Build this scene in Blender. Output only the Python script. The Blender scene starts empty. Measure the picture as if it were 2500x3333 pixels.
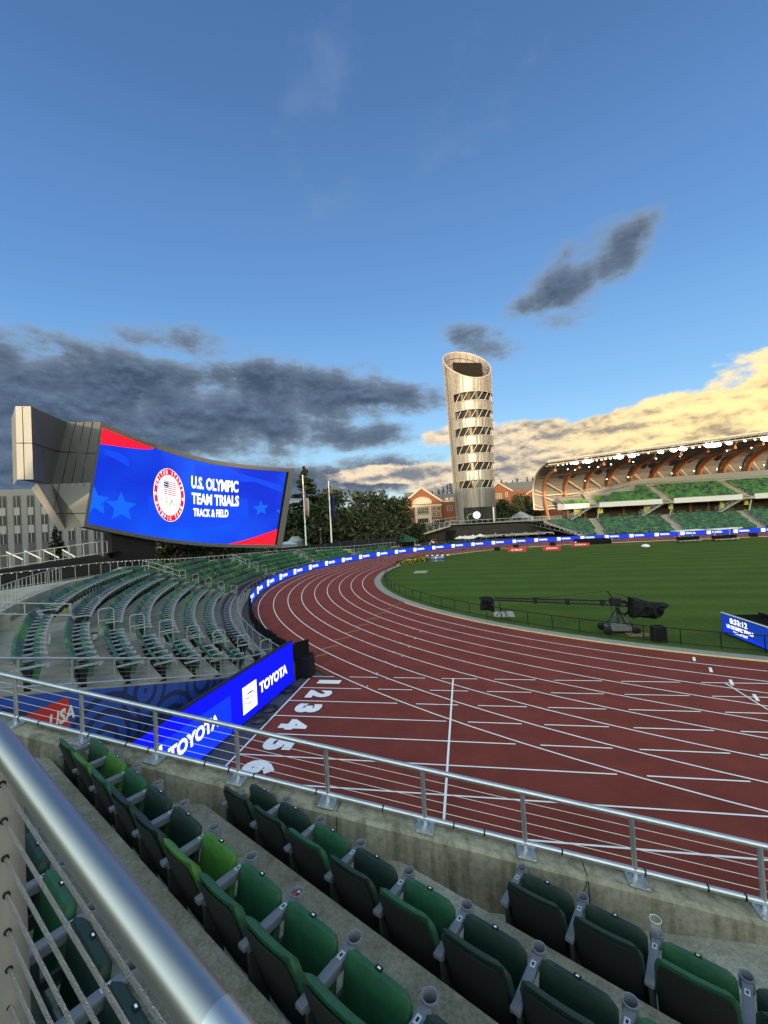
import bpy, bmesh, math, random
from math import sin, cos, pi, radians, sqrt, atan2
from mathutils import Vector, Matrix
rnd = random.Random(7)
S = bpy.context.scene
COL = S.collection

# ------------------------------------------------------------------ camera
F, YAW, PITCH, ROLL, EYE = 1364.23, 0.1870, 0.0220, 0.0548, 6.6011
CXP, CYP = 1250.0, 1666.5
fw = Vector((-sin(YAW)*cos(PITCH), cos(YAW)*cos(PITCH), sin(PITCH)))
_r0 = Vector((cos(YAW), sin(YAW), 0)); _u0 = _r0.cross(fw)
RT = cos(ROLL)*_r0 - sin(ROLL)*_u0
UP = sin(ROLL)*_r0 + cos(ROLL)*_u0
EYEP = Vector((0, 0, EYE))
cam = bpy.data.cameras.new('camera'); cam_o = bpy.data.objects.new('camera', cam); COL.objects.link(cam_o)
cam.sensor_fit = 'HORIZONTAL'; cam.sensor_width = 36.0; cam.lens = F/2500*36.0
cam.clip_start = 0.05; cam.clip_end = 6000
cam_o.matrix_world = Matrix(((RT.x, UP.x, -fw.x, 0), (RT.y, UP.y, -fw.y, 0), (RT.z, UP.z, -fw.z, EYE), (0, 0, 0, 1)))
S.camera = cam_o
def ray(px, py): return fw + RT*((px-CXP)/F) - UP*((py-CYP)/F)
def atz(px, py, z=0.0):
    d = ray(px, py); return EYEP + d*((z-EYE)/d.z)
def aty(px, py, y):
    d = ray(px, py); return EYEP + d*(y/d.y)
def atx(px, py, x):
    d = ray(px, py); return EYEP + d*(x/d.x)
def atd(px, py, t): return EYEP + ray(px, py)*t
def onpl(px, py, p0, n):
    d = ray(px, py); return EYEP + d*((p0-EYEP).dot(n)/d.dot(n))
def azel(px, py):
    d = ray(px, py).normalized(); return atan2(d.x, d.y), math.asin(d.z)

# ------------------------------------------------------------------ light, sky, exposure
SUN_EL, SUN_AZ = radians(4.5), radians(184)          # azimuth of the sun measured from +Y towards +X
S.view_settings.view_transform = 'Standard'; S.view_settings.look = 'None'
S.view_settings.gamma = 1.0; S.view_settings.exposure = 1.75
sl = bpy.data.lights.new('sun', 'SUN'); sl.energy = 2.0; sl.angle = radians(0.5); sl.color = (1.0, 0.70, 0.40)
so = bpy.data.objects.new('sun', sl); COL.objects.link(so)
sd = Vector((sin(SUN_AZ)*cos(SUN_EL), cos(SUN_AZ)*cos(SUN_EL), sin(SUN_EL)))
so.rotation_euler = sd.to_track_quat('Z', 'Y').to_euler()

def build_world():
    w = bpy.data.worlds.new('World'); S.world = w; w.use_nodes = True
    nt = w.node_tree; N = nt.nodes; L = nt.links
    for n in list(N): N.remove(n)
    out = N.new('ShaderNodeOutputWorld'); bg = N.new('ShaderNodeBackground')
    bg.inputs['Strength'].default_value = 0.12
    L.new(bg.outputs[0], out.inputs[0])
    sky = N.new('ShaderNodeTexSky'); sky.sky_type = 'NISHITA'; sky.sun_disc = False
    sky.sun_elevation = SUN_EL; sky.sun_rotation = SUN_AZ
    sky.altitude = 100; sky.air_density = 1.0; sky.dust_density = 0.3; sky.ozone_density = 1.5
    def m(op, a, b=None, c=None, clamp=False):
        n = N.new('ShaderNodeMath'); n.operation = op; n.use_clamp = clamp
        for i, v in enumerate((a, b, c)):
            if v is None: continue
            if isinstance(v, (int, float)): n.inputs[i].default_value = v
            else: L.new(v, n.inputs[i])
        return n.outputs[0]
    def mix(f, a, b, mode='MIX'):
        n = N.new('ShaderNodeMix'); n.data_type = 'RGBA'; n.blend_type = mode; n.clamp_factor = True
        for s, v in ((n.inputs[0], f), (n.inputs[6], a), (n.inputs[7], b)):
            if isinstance(v, (int, float)): s.default_value = v
            elif isinstance(v, tuple): s.default_value = (*v, 1)
            else: L.new(v, s)
        return n.outputs[2]
    def cc(*c): return tuple(v*CLOUDK for v in c)
    def sm(v, lo, hi):
        n = N.new('ShaderNodeMapRange'); n.interpolation_type = 'SMOOTHSTEP'
        L.new(v, n.inputs[0]); n.inputs[1].default_value = lo; n.inputs[2].default_value = hi
        return n.outputs[0]
    tc = N.new('ShaderNodeTexCoord'); sep = N.new('ShaderNodeSeparateXYZ'); L.new(tc.outputs['Generated'], sep.inputs[0])
    X, Y, Z = sep.outputs
    az = m('ARCTAN2', X, Y); el = m('ARCSINE', Z)
    # a deep clear evening blue: the Nishita colour pulled towards it, most of all away from the sun
    front = sm(Y, -0.35, 0.45)
    ramp = N.new('ShaderNodeValToRGB'); L.new(m('MULTIPLY', el, 1/1.2), ramp.inputs[0])
    cr = ramp.color_ramp
    K = 1/0.12/3.03
    stops = [(0.0, (.34, .55, .74)), (.10, (.26, .55, .86)), (.22, (.165, .41, .80)), (.40, (.095, .265, .62)), (.66, (.055, .155, .41)), (1, (.035, .10, .30))]
    while len(cr.elements) < len(stops): cr.elements.new(0.5)
    for e, (p_, c) in zip(cr.elements, stops):
        e.position = p_; e.color = (c[0]*K*.1, c[1]*K*.1, c[2]*K*.1, 1)
    grad = mix(1.0, ramp.outputs[0], (10., 10., 10.), 'MULTIPLY')
    base = mix(m('MULTIPLY', front, SKYMIX), sky.outputs[0], grad)
    # clouds
    cv = N.new('ShaderNodeCombineXYZ'); L.new(az, cv.inputs[0]); L.new(m('MULTIPLY', el, 1.9), cv.inputs[1])
    def fbm(vec, scale, off=(0, 0, 0), detail=9, rough=.56, dist=0.0):
        mp = N.new('ShaderNodeMapping'); mp.inputs['Location'].default_value = off; L.new(vec, mp.inputs[0])
        n = N.new('ShaderNodeTexNoise'); n.noise_dimensions = '3D'; L.new(mp.outputs[0], n.inputs['Vector'])
        n.inputs['Scale'].default_value = scale; n.inputs['Detail'].default_value = detail
        n.inputs['Roughness'].default_value = rough; n.inputs['Distortion'].default_value = dist
        return n.outputs['Fac']
    def blob(px, py, wx, wy, tilt=0.0, amp=1.0):
        a0, e0 = azel(px, py); w_, h_ = wx/F, wy/F
        da = m('SUBTRACT', az, a0); de = m('SUBTRACT', el, e0)
        c, s = cos(tilt), sin(tilt)
        u = m('ADD', m('MULTIPLY', da, c/w_), m('MULTIPLY', de, s/w_))
        v = m('ADD', m('MULTIPLY', da, -s/h_), m('MULTIPLY', de, c/h_))
        r2 = m('ADD', m('MULTIPLY', u, u), m('MULTIPLY', v, v))
        return m('MAXIMUM', m('MULTIPLY', m('SUBTRACT', 1.0, r2), amp), -1.6)
    def mx(lst):
        o = lst[0]
        for b in lst[1:]: o = m('MAXIMUM', o, b)
        return o
    f1 = fbm(cv.outputs[0], 6.5, (3.1, 1.7, 0), rough=.65, dist=.05); f1b = fbm(cv.outputs[0], 6.5, (3.1, 1.7+.022, 0.0), 6, rough=.65, dist=.05)
    f2 = fbm(cv.outputs[0], 11, (7.7, 4.2, 2), 10, .63); f2b = fbm(cv.outputs[0], 11, (7.7-.006, 4.2-.02, 2), 8, .63)
    dark = mx([blob(380, 1325, 900, 175, -.03, 1.5), blob(-250, 1420, 700, 260, 0, 1.5), blob(950, 1290, 460, 120, -.05, 1.35), blob(1250, 1290, 230, 75, -.1, 1.1),
               blob(200, 1600, 900, 170, 0, 1.1), blob(1130, 1420, 330, 60, 0, 1.0), blob(900, 1580, 640, 70, 0, 1.25), blob(1330, 1565, 260, 55, .05, 1.0),
               blob(2000, 820, 130, 85, .3, .9), blob(1850, 905, 165, 85, .2, .88), blob(1760, 980, 150, 50, .1, .72), blob(1830, 1045, 100, 40, 0, .6), blob(1560, 1115, 160, 60, -.3, .75),
               blob(1270, 1510, 220, 45, 0, 1.0), blob(1180, 1190, 100, 45, 0, .7), blob(560, 1110, 230, 50, 0, .75)])
    dd = m('ADD', m('MULTIPLY', dark, .62), m('MULTIPLY', m('SUBTRACT', f1, .52), 2.0))
    da = m('MULTIPLY', sm(dd, .0, .55), .97)
    thick = sm(dd, .05, .75)
    lit = m('ADD', m('MULTIPLY', m('SUBTRACT', f1, f1b), 3.6), .30)
    lit = m('ADD', lit, m('MULTIPLY', m('SUBTRACT', f2, .5), .9), clamp=True)
    low = sm(el, .0, .22)
    warm_edge = mix(low, cc(2.2, 1.9, 1.75), cc(1.35, 1.7, 2.1))
    dcol = mix(thick, warm_edge, mix(lit, cc(.25, .39, .64), cc(.74, 1.02, 1.52)))
    c1 = mix(da, base, dcol)
    gold = mx([blob(2560, 1520, 680, 185, .22, 1.3), blob(2020, 1500, 540, 150, .12, 1.5), blob(1720, 1480, 250, 110, 0, 1.3), blob(3050, 1430, 600, 300, .15, 1.2),
               blob(1500, 1420, 130, 45, 0, .55), blob(1330, 1540, 300, 34, 0, .62), blob(1950, 1620, 700, 90, 0, 1.3), blob(1620, 1580, 300, 60, 0, .9)])
    gd = m('ADD', m('MULTIPLY', gold, .9), m('MULTIPLY', m('SUBTRACT', f2, .5), 1.45))
    ga = sm(gd, -.03, .26)
    relief = m('ADD', m('MULTIPLY', m('SUBTRACT', f2, f2b), 11.0), .42)
    f3 = fbm(cv.outputs[0], 4.0, (1.2, 9.1, 5), 5)
    shade = m('ADD', m('MULTIPLY', m('SUBTRACT', f3, .5), 1.7), m('MULTIPLY', relief, .75))
    hgt = sm(el, azel(2050, 1650)[1], azel(2050, 1400)[1])
    shade = m('ADD', shade, m('MULTIPLY', m('SUBTRACT', hgt, .45), .8), clamp=True)
    right = sm(az, azel(1500, 1400)[0], azel(2350, 1400)[0])
    gl = mix(right, cc(4.5, 3.7, 2.6), cc(6.0, 4.5, 2.1))
    gsh = mix(right, cc(1.05, 1.15, 1.35), cc(1.9, 1.6, 1.15))
    cs_ = N.new('ShaderNodeCombineXYZ'); L.new(m('ADD', az, m('MULTIPLY', el, -.35)), cs_.inputs[0]); L.new(m('MULTIPLY', el, 4.2), cs_.inputs[1])
    fs = fbm(cs_.outputs[0], 5.0, (4.4, 2.3, 1), 10, .6, .15)
    inner = m('ADD', m('MULTIPLY', gd, .42), m('MULTIPLY', m('SUBTRACT', fs, .5), 2.9))
    inner = m('SUBTRACT', inner, m('MULTIPLY', m('SUBTRACT', relief, .42), .35))
    inner = m('SUBTRACT', inner, m('MULTIPLY', right, .22))
    gcol = mix(sm(inner, -.25, .85), gl, gsh)
    gcol = mix(m('MULTIPLY', sm(gd, .34, .02), .7), gcol, mix(right, cc(4.6, 3.8, 2.8), cc(6., 4.4, 2.0)))
    c2 = mix(ga, c1, gcol)
    # thin high wisps
    f4 = fbm(cv.outputs[0], 4.5, (2, 2, 8), 6, .6)
    wis = mx([blob(1080, 330, 260, 230, .6, .8), blob(1450, 470, 220, 120, .9, .7), blob(1650, 330, 220, 90, .8, .5), blob(60, 1100, 300, 90, 0, .6)])
    wa = m('MULTIPLY', sm(m('ADD', m('MULTIPLY', wis, .5), m('MULTIPLY', m('SUBTRACT', f4, .56), 2.4)), 0, .7), .16)
    c3 = mix(wa, c2, cc(1.6, 2.1, 2.7))
    c3 = mix(1.0, c3, (1.0, 1.0, 1.0), 'MULTIPLY')
    west_boost = mix(1.0, sky.outputs[0], (5.3, 4.15, 3.0), 'MULTIPLY')  # unseen sky behind the camera multiplied brighter and warmer to lift foreground light
    c3 = mix(front, west_boost, c3)
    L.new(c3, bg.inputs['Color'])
SKYMIX = 0.8; CLOUDK = 0.54
build_world()
for a_ in ('max_bounces',): S.cycles.max_bounces = 6
S.cycles.diffuse_bounces = 3; S.cycles.glossy_bounces = 3; S.cycles.transmission_bounces = 4
S.cycles.use_denoising = True; S.cycles.sample_clamp_indirect = 6

# ------------------------------------------------------------------ materials
MATS = {}; EMK = 0.52
def M(name, col, rough=.6, metal=0.0, var=0.0, scale=4.0, bump=0.0, bscale=None, emit=0.0, stretch=None, spec=None, alpha=1.0, trans=0.0, ecol=None):
    if name in MATS: return MATS[name]
    m = bpy.data.materials.new(name); m.use_nodes = True
    nt = m.node_tree; b = nt.nodes['Principled BSDF']
    b.inputs['Base Color'].default_value = (*col, 1); b.inputs['Roughness'].default_value = rough; b.inputs['Metallic'].default_value = metal
    if spec is None and rough >= .8: spec = .15
    if spec is not None: b.inputs['Specular IOR Level'].default_value = spec
    if alpha < 1: b.inputs['Alpha'].default_value = alpha
    if trans: b.inputs['Transmission Weight'].default_value = trans
    if emit: b.inputs['Emission Color'].default_value = (*(ecol or col), 1); b.inputs['Emission Strength'].default_value = emit
    if var or bump:
        tc = nt.nodes.new('ShaderNodeTexCoord'); mp = nt.nodes.new('ShaderNodeMapping'); nt.links.new(tc.outputs['Object'], mp.inputs[0])
        if stretch: mp.inputs['Scale'].default_value = stretch
        n = nt.nodes.new('ShaderNodeTexNoise'); n.inputs['Scale'].default_value = scale; n.inputs['Detail'].default_value = 8; n.inputs['Roughness'].default_value = .65
        nt.links.new(mp.outputs[0], n.inputs['Vector'])
        if var:
            r = nt.nodes.new('ShaderNodeValToRGB'); r.color_ramp.elements[0].position = .3; r.color_ramp.elements[1].position = .7
            lo = tuple(c*(1-var) for c in col); hi = tuple(min(1, c*(1+var)) for c in col)
            r.color_ramp.elements[0].color = (*lo, 1); r.color_ramp.elements[1].color = (*hi, 1)
            nt.links.new(n.outputs['Fac'], r.inputs[0]); nt.links.new(r.outputs[0], b.inputs['Base Color'])
        if bump:
            bn = nt.nodes.new('ShaderNodeBump'); bn.inputs['Strength'].default_value = bump; bn.inputs['Distance'].default_value = .02
            n2 = n
            if bscale:
                n2 = nt.nodes.new('ShaderNodeTexNoise'); n2.inputs['Scale'].default_value = bscale; n2.inputs['Detail'].default_value = 5
                nt.links.new(mp.outputs[0], n2.inputs['Vector'])
            nt.links.new(n2.outputs['Fac'], bn.inputs['Height']); nt.links.new(bn.outputs[0], b.inputs['Normal'])
    MATS[name] = m; return m
def EM(name, col, strength=1.0):
    """a display surface: gives off its own light"""
    if name in MATS: return MATS[name]
    m = bpy.data.materials.new(name); m.use_nodes = True
    b = m.node_tree.nodes['Principled BSDF']
    b.inputs['Base Color'].default_value = (.006, .006, .006, 1); b.inputs['Roughness'].default_value = .8; b.inputs['Specular IOR Level'].default_value = .08
    b.inputs['Emission Color'].default_value = (*col, 1); b.inputs['Emission Strength'].default_value = strength*EMK
    MATS[name] = m; return m

# ------------------------------------------------------------------ mesh builder
class MB:
    def __init__(s): s.v = []; s.f = []; s.m = []; s.cur = 0
    def quad(s, a, b, c, d): return s.poly([a, b, c, d])
    def poly(s, pts):
        i = len(s.v); s.v += [tuple(p) for p in pts]; s.f.append(tuple(range(i, i+len(pts)))); s.m.append(s.cur); return s
    def add(s, verts, faces):
        i = len(s.v); s.v += [tuple(p) for p in verts]
        for f in faces: s.f.append(tuple(k+i for k in f)); s.m.append(s.cur)
        return s
    def box(s, c, size, rz=0.0, mat=None):
        hx, hy, hz = size[0]/2, size[1]/2, size[2]/2
        pts = [Vector((x, y, z)) for z in (-hz, hz) for x, y in ((-hx, -hy), (hx, -hy), (hx, hy), (-hx, hy))]
        R = mat if mat is not None else Matrix.Rotation(rz, 3, 'Z')
        c = Vector(c)
        return s.add([R @ p + c for p in pts], [(3, 2, 1, 0), (4, 5, 6, 7), (0, 1, 5, 4), (1, 2, 6, 5), (2, 3, 7, 6), (3, 0, 4, 7)])
    def bar(s, p, q, w, h=None, up=(0, 0, 1)):
        h = h or w; p = Vector(p); q = Vector(q); d = q-p; l = d.length
        if l < 1e-6: return s
        d.normalize(); u = Vector(up)
        if abs(d.dot(u)) > .98: u = Vector((0, 1, 0))
        a = d.cross(u).normalized(); b = a.cross(d)
        R = Matrix((a, d, b)).transposed()
        return s.box((p+q)/2, (w, l, h), mat=R)
    def tube(s, pts, r, n=8, cap=True, radii=None):
        pts = [Vector(p) for p in pts]; i0 = len(s.v); k = len(pts); prev = None
        for j, p in enumerate(pts):
            t = (pts[min(j+1, k-1)]-pts[max(j-1, 0)])
            t = t.normalized() if t.length > 1e-9 else Vector((0, 0, 1))
            if prev is None:
                u = Vector((0, 0, 1)) if abs(t.z) < .9 else Vector((1, 0, 0))
                a = t.cross(u).normalized()
            else:
                a = (prev - t*prev.dot(t)).normalized()
            prev = a; b = t.cross(a); rr = radii[j] if radii else r
            for q in range(n):
                an = 2*pi*q/n; s.v.append(tuple(p + a*(cos(an)*rr) + b*(sin(an)*rr)))
        for j in range(k-1):
            for q in range(n):
                s.f.append((i0+j*n+q, i0+j*n+(q+1) % n, i0+(j+1)*n+(q+1) % n, i0+(j+1)*n+q)); s.m.append(s.cur)
        if cap:
            s.f.append(tuple(i0+q for q in reversed(range(n)))); s.m.append(s.cur)
            s.f.append(tuple(i0+(k-1)*n+q for q in range(n))); s.m.append(s.cur)
        return s
    def lathe(s, prof, c=(0, 0, 0), n=16, ax=None):
        i0 = len(s.v); c = Vector(c)
        for r, z in prof:
            for q in range(n):
                a = 2*pi*q/n; v = Vector((cos(a)*r, sin(a)*r, z))
                if ax is not None: v = ax @ v
                s.v.append(tuple(v+c))
        for j in range(len(prof)-1):
            for q in range(n):
                s.f.append((i0+j*n+q, i0+j*n+(q+1) % n, i0+(j+1)*n+(q+1) % n, i0+(j+1)*n+q)); s.m.append(s.cur)
        return s
    def prism(s, poly, ax_o, ax_u, ax_v, ext):
        """2-D polygon in the plane (ax_u, ax_v) through ax_o, extruded by the vector ext"""
        o = Vector(ax_o); u = Vector(ax_u); v = Vector(ax_v); e = Vector(ext); n = len(poly)
        a = [o+u*x+v*y for x, y in poly]; b = [p+e for p in a]
        return s.add(a+b, [tuple(reversed(range(n))), tuple(range(n, 2*n))]+[(i, (i+1) % n, n+(i+1) % n, n+i) for i in range(n)])
    def build(s, name, mats, parent=None, smooth=False, bevel=0.0, seg=2, fix=True, loc=None, angle=40):
        me = bpy.data.meshes.new(name)
        if parent is not None:
            inv = WM[parent.name].inverted(); vs = [tuple(inv @ Vector(p)) for p in s.v]
        elif loc is not None:
            l = Vector(loc); vs = [tuple(Vector(p)-l) for p in s.v]
        else: vs = s.v
        me.from_pydata(vs, [], s.f)
        if not isinstance(mats, (list, tuple)): mats = [mats]
        for m_ in mats: me.materials.append(m_)
        if len(mats) > 1: me.polygons.foreach_set('material_index', s.m)
        if bevel or fix:
            bm = bmesh.new(); bm.from_mesh(me)
            if bevel:
                bmesh.ops.remove_doubles(bm, verts=bm.verts, dist=1e-5)
                es = [e for e in bm.edges if len(e.link_faces) == 2 and e.calc_face_angle(0) > radians(25)]
                bmesh.ops.bevel(bm, geom=es, offset=bevel, segments=seg, affect='EDGES', profile=.5, clamp_overlap=True)
            if fix: bmesh.ops.recalc_face_normals(bm, faces=bm.faces)
            bm.to_mesh(me); bm.free()
        if smooth:
            me.polygons.foreach_set('use_smooth', [True]*len(me.polygons))
            try: me.set_sharp_from_angle(angle=radians(angle))
            except Exception: pass
        o = bpy.data.objects.new(name, me); COL.objects.link(o)
        if parent is not None: o.parent = parent; WM[o.name] = WM[parent.name].copy()
        else:
            WM[o.name] = Matrix.Identity(4)
            if loc is not None: o.location = loc; WM[o.name] = Matrix.Translation(Vector(loc))
        return o
WM = {}
def thing(name, label, cat, loc=(0, 0, 0), rz=0.0, group=None):
    o = bpy.data.objects.new(name, None); COL.objects.link(o); o.empty_display_size = .2
    o.location = loc; o.rotation_euler = (0, 0, rz)
    WM[o.name] = Matrix.Translation(Vector(loc)) @ Matrix.Rotation(rz, 4, 'Z')
    o['label'] = label; o['category'] = cat
    if group: o['group'] = group
    return o
def tag(o, label, cat, group=None):
    o['label'] = label; o['category'] = cat
    if group: o['group'] = group
    return o
def struct(o, kind='structure'): o['kind'] = kind; return o
def dup(root, loc, rz, label=None, group=None, matmap=None):
    r = root.copy(); COL.objects.link(r); r.location = loc; r.rotation_euler = (0, 0, rz)
    if label: r['label'] = label
    if group: r['group'] = group
    WM[r.name] = Matrix.Translation(Vector(loc)) @ Matrix.Rotation(rz, 4, 'Z')
    def kids(src, dst):
        for ch in list(src.children):
            c = ch.copy(); COL.objects.link(c); c.parent = dst
            if matmap and c.data and c.data.name in matmap: c.data = matmap[c.data.name]
            kids(ch, c)
    kids(root, r); return r
_ONES = 'first second third fourth fifth sixth seventh eighth ninth tenth eleventh twelfth thirteenth fourteenth fifteenth sixteenth seventeenth eighteenth nineteenth'.split()
def ordw(n):
    if n < 20: return _ONES[n-1]
    t, u = divmod(n, 10)
    T = {2: 'twenty', 3: 'thirty', 4: 'forty', 5: 'fifty', 6: 'sixty', 7: 'seventy', 8: 'eighty', 9: 'ninety'}[t]
    return T+'-'+_ONES[u-1] if u else T[:-1]+'ieth'
def arc_pts(cx, cy, r, a0, a1, n, z=0.0):
    return [Vector((cx+r*cos(radians(a0+(a1-a0)*i/n)), cy+r*sin(radians(a0+(a1-a0)*i/n)), z)) for i in range(n+1)]
def resample(pts, step):
    pts = [Vector(p) for p in pts]; L = [0]
    for a, b in zip(pts, pts[1:]): L.append(L[-1]+(b-a).length)
    n = max(1, round(L[-1]/step)); out = []
    for i in range(n+1):
        t = L[-1]*i/n; j = 0
        while j < len(L)-2 and L[j+1] < t: j += 1
        k = (t-L[j])/max(1e-9, L[j+1]-L[j]); out.append(pts[j].lerp(pts[j+1], k))
    return out

# ------------------------------------------------------------------ lettering
_TX = {}
def text_geo(s, bold=0.0, spacing=1.0):
    """outline of a line of text as (verts2d, faces, width, height) with cap height 1"""
    key = (s, bold, spacing)
    if key in _TX: return _TX[key]
    c = bpy.data.curves.new('t', 'FONT'); c.body = s; c.size = 1.0; c.offset = bold; c.resolution_u = 3; c.space_character = spacing
    c.fill_mode = 'FRONT'
    o = bpy.data.objects.new('t', c); COL.objects.link(o)
    bpy.context.view_layer.update()
    me = bpy.data.meshes.new_from_object(o.evaluated_get(bpy.context.evaluated_depsgraph_get()))
    vs = [(v.co.x, v.co.y) for v in me.vertices]; fs = [tuple(p.vertices) for p in me.polygons]
    bpy.data.objects.remove(o); bpy.data.curves.remove(c); bpy.data.meshes.remove(me)
    x0 = min(v[0] for v in vs); x1 = max(v[0] for v in vs); y0 = min(v[1] for v in vs); y1 = max(v[1] for v in vs)
    h = y1-y0
    r = ([((x-x0)/h, (y-y0)/h) for x, y in vs], fs, (x1-x0)/h)
    _TX[key] = r; return r
def put_text(mb, s, fn, u0, v0, width, height, bold=.03, spacing=1.0):
    """text into the box u0..u0+width, v0..v0+height of the surface fn(u, v)"""
    vs, fs, w = text_geo(s, bold, spacing)
    mb.add([fn(u0+x/w*width, v0+y*height) for x, y in vs], fs)
def put_ring(mb, fn, u, v, ra, rb, wa, n=28, arc=(0, 360)):
    """elliptical ring with half axes ra (u), rb (v) and line width wa"""
    a0, a1 = radians(arc[0]), radians(arc[1]); full = abs(arc[1]-arc[0]) >= 360
    pts = []; m_ = n if full else n+1
    for i in range(m_):
        a = a0+(a1-a0)*i/n
        pts.append(fn(u+cos(a)*ra, v+sin(a)*rb)); pts.append(fn(u+cos(a)*(ra-wa), v+sin(a)*(rb-wa)))
    mb.add(pts, [(2*i, 2*((i+1) % m_), 2*((i+1) % m_)+1, 2*i+1) for i in range(n)])
def put_poly(mb, fn, pts): mb.poly([fn(u, v) for u, v in pts])
def put_disc(mb, fn, u, v, ra, rb, n=32): mb.poly([fn(u+cos(2*pi*i/n)*ra, v+sin(2*pi*i/n)*rb) for i in range(n)])
def put_star(mb, fn, u, v, r, rot=90, k=.42): mb.poly([fn(u+cos(radians(rot+36*i))*(r if i % 2 == 0 else r*k), v+sin(radians(rot+36*i))*(r if i % 2 == 0 else r*k)) for i in range(10)])
def emblem(mb, fn, u, v, w, h, lw):
    """three overlapping ellipses, as on the boards"""
    put_ring(mb, fn, u, v, w/2, h/2, lw)
    put_ring(mb, fn, u, v+h*.21, w*.42, h*.22, lw*.9)
    put_ring(mb, fn, u, v+h*.02, w*.16, h*.42, lw*.8)
# ------------------------------------------------------------------ setting: ground, track, field
YC, RIN, XC, XS, LW = 17.484, 35.42, 24.42, -6.93, 1.22
CY = YC+RIN; CX = XC; ROUT = RIN+9*LW; YF = YC+2*RIN
m_ground = M('asphalt', (.075, .075, .08), .9, var=.25, scale=.6, bump=.2, bscale=30)
m_track = M('track_surface', (.185, .038, .027), .85, var=.2, scale=.8, bump=.25, bscale=220)
m_white = M('line_paint', (.86, .83, .80), .8, var=.06, scale=3)
m_yel = M('yellow_line_paint', (.62, .50, .24), .7)
m_conc = M('concrete', (.30, .275, .23), .88, var=.3, scale=1.3, bump=.25, bscale=25)
m_concd = M('stained_concrete', (.27, .245, .19), .9, var=.42, scale=1.6, bump=.3, bscale=22, stretch=(1, 1, .25))
m_galv = M('galvanised_steel', (.50, .52, .54), .38, metal=.85, var=.12, scale=5)
m_alu = M('brushed_aluminium', (.40, .395, .39), .40, metal=1.0, var=.05, scale=2, stretch=(1, 1, 1))
m_black = M('black_paint', (.009, .009, .010), .5, spec=.2)
m_cloth = M('black_cloth', (.007, .007, .008), .9, bump=.5, bscale=7, spec=.1)
m_dark = M('dark_recess', (.008, .008, .009), .9, spec=.1)
m_wht = M('white_paint', (.72, .72, .70), .5, var=.05)
m_rail = M('pale_rail_paint', (.36, .365, .36), .5, metal=.4)

def sheet(name, poly_list, z, mat, **k):
    mb = MB()
    for poly in poly_list: mb.poly([(p[0], p[1], z) for p in poly])
    return struct(mb.build(name, mat, **k))
g = MB(); g.poly([(-1500, -600, -.03), (1500, -600, -.03), (1500, 2500, -.03), (-1500, 2500, -.03)])
struct(g.build('ground', m_ground))
def track_outline(r, x_end=72, n=72):
    return [(x_end, CY-r), *[(CX+r*cos(a), CY+r*sin(a)) for a in [radians(270-180*i/n) for i in range(n+1)]], (x_end, CY+r)]
def ring_strip(mb, r0, r1, z, x_end=72, n=96):
    a = track_outline(r0, x_end, n); b = track_outline(r1, x_end, n)
    for i in range(len(a)-1): mb.quad((*a[i], z), (*a[i+1], z), (*b[i+1], z), (*b[i], z))
mb = MB(); ring_strip(mb, RIN-.02, ROUT+.35, 0.0)
# sprint chute and the wedge that joins it to the bend, outside the oval
pts = [(XS-.05, CY-RIN+.0)]
xa = CX-sqrt((ROUT+.35)**2-(RIN)**2)
lo = [(XS-.05, YC)]
arc = []
for i in range(97):
    a = radians(270-90*i/96); x, y = CX+(ROUT+.35)*cos(a), CY+(ROUT+.35)*sin(a)
    if y <= YC+.001 and x >= XS: arc.append((x, y))
yl = YC-9*LW-.35
for (x0, y0), (x1, y1) in zip(arc, arc[1:]):
    mb.quad((x0, yl, 0), (x0, y0, 0), (x1, y1, 0), (x1, yl, 0))
x0, y0 = arc[-1]
mb.poly([(XS-.05, yl, 0), (XS-.05, YC, 0), (x0, y0, 0), (x0, yl, 0)])
mb.quad((CX, yl, 0), (CX, CY-ROUT-.35, 0), (72, CY-ROUT-.35, 0), (72, yl, 0)) if yl < CY-ROUT-.36 else None
# steeplechase water-jump bend inside the far part of the oval
for i in range(24):
    a0, a1 = radians(185-70*i/24), radians(185-70*(i+1)/24)
    w0, w1 = 2.6*sin(pi*i/24), 2.6*sin(pi*(i+1)/24)
    mb.quad(*[(CX+r*cos(a), CY+r*sin(a), 0.0) for r, a in ((RIN-.02, a0), (RIN-.02, a1), (RIN-1.0-w1, a1), (RIN-1.0-w0, a0))])
struct(mb.build('running_track', m_track))
# markings
mb = MB(); Zm = .005
def strip(p, q, w, z=Zm):
    p = Vector((p[0], p[1])); q = Vector((q[0], q[1])); d = (q-p).normalized(); n = Vector((-d.y, d.x))*w/2
    mb.quad((*(p-n), z), (*(q-n), z), (*(q+n), z), (*(p+n), z))
for k in range(1, 10): ring_strip(mb, RIN+LW*k-.025, RIN+LW*k+.025, Zm)
for k in range(10):
    y = YC-LW*k; Rk = RIN+LW*k
    cr = [CX-sqrt(max(0, (RIN+LW*j)**2-Rk**2)) for j in range(9, k, -1)]
    xs = [XS]; segs = []
    for c in cr:
        if c > XS+.4: segs.append((xs[-1], c-.34)); xs.append(c+.34)
    segs.append((xs[-1], CX))
    for a, b in segs:
        if b > a: strip((a, y), (b, y), .05, Zm+.004)
strip((XS, YC+.025), (XS, YC-9*LW-.025), .06, Zm+.008)
x2 = -.809
strip((x2, YC), (x2, YC-9*LW), .06, Zm+.008)
def pstrip(a, b, w, sx, ox, oy, z=Zm+.008):
    p, q = atz(ox+a[0]/sx, oy+a[1]/sx), atz(ox+b[0]/sx, oy+b[1]/sx); strip(p, q, w, z)
z6 = (1.659, 1500, 1850); z5 = (1.659, 700, 1950)
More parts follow.
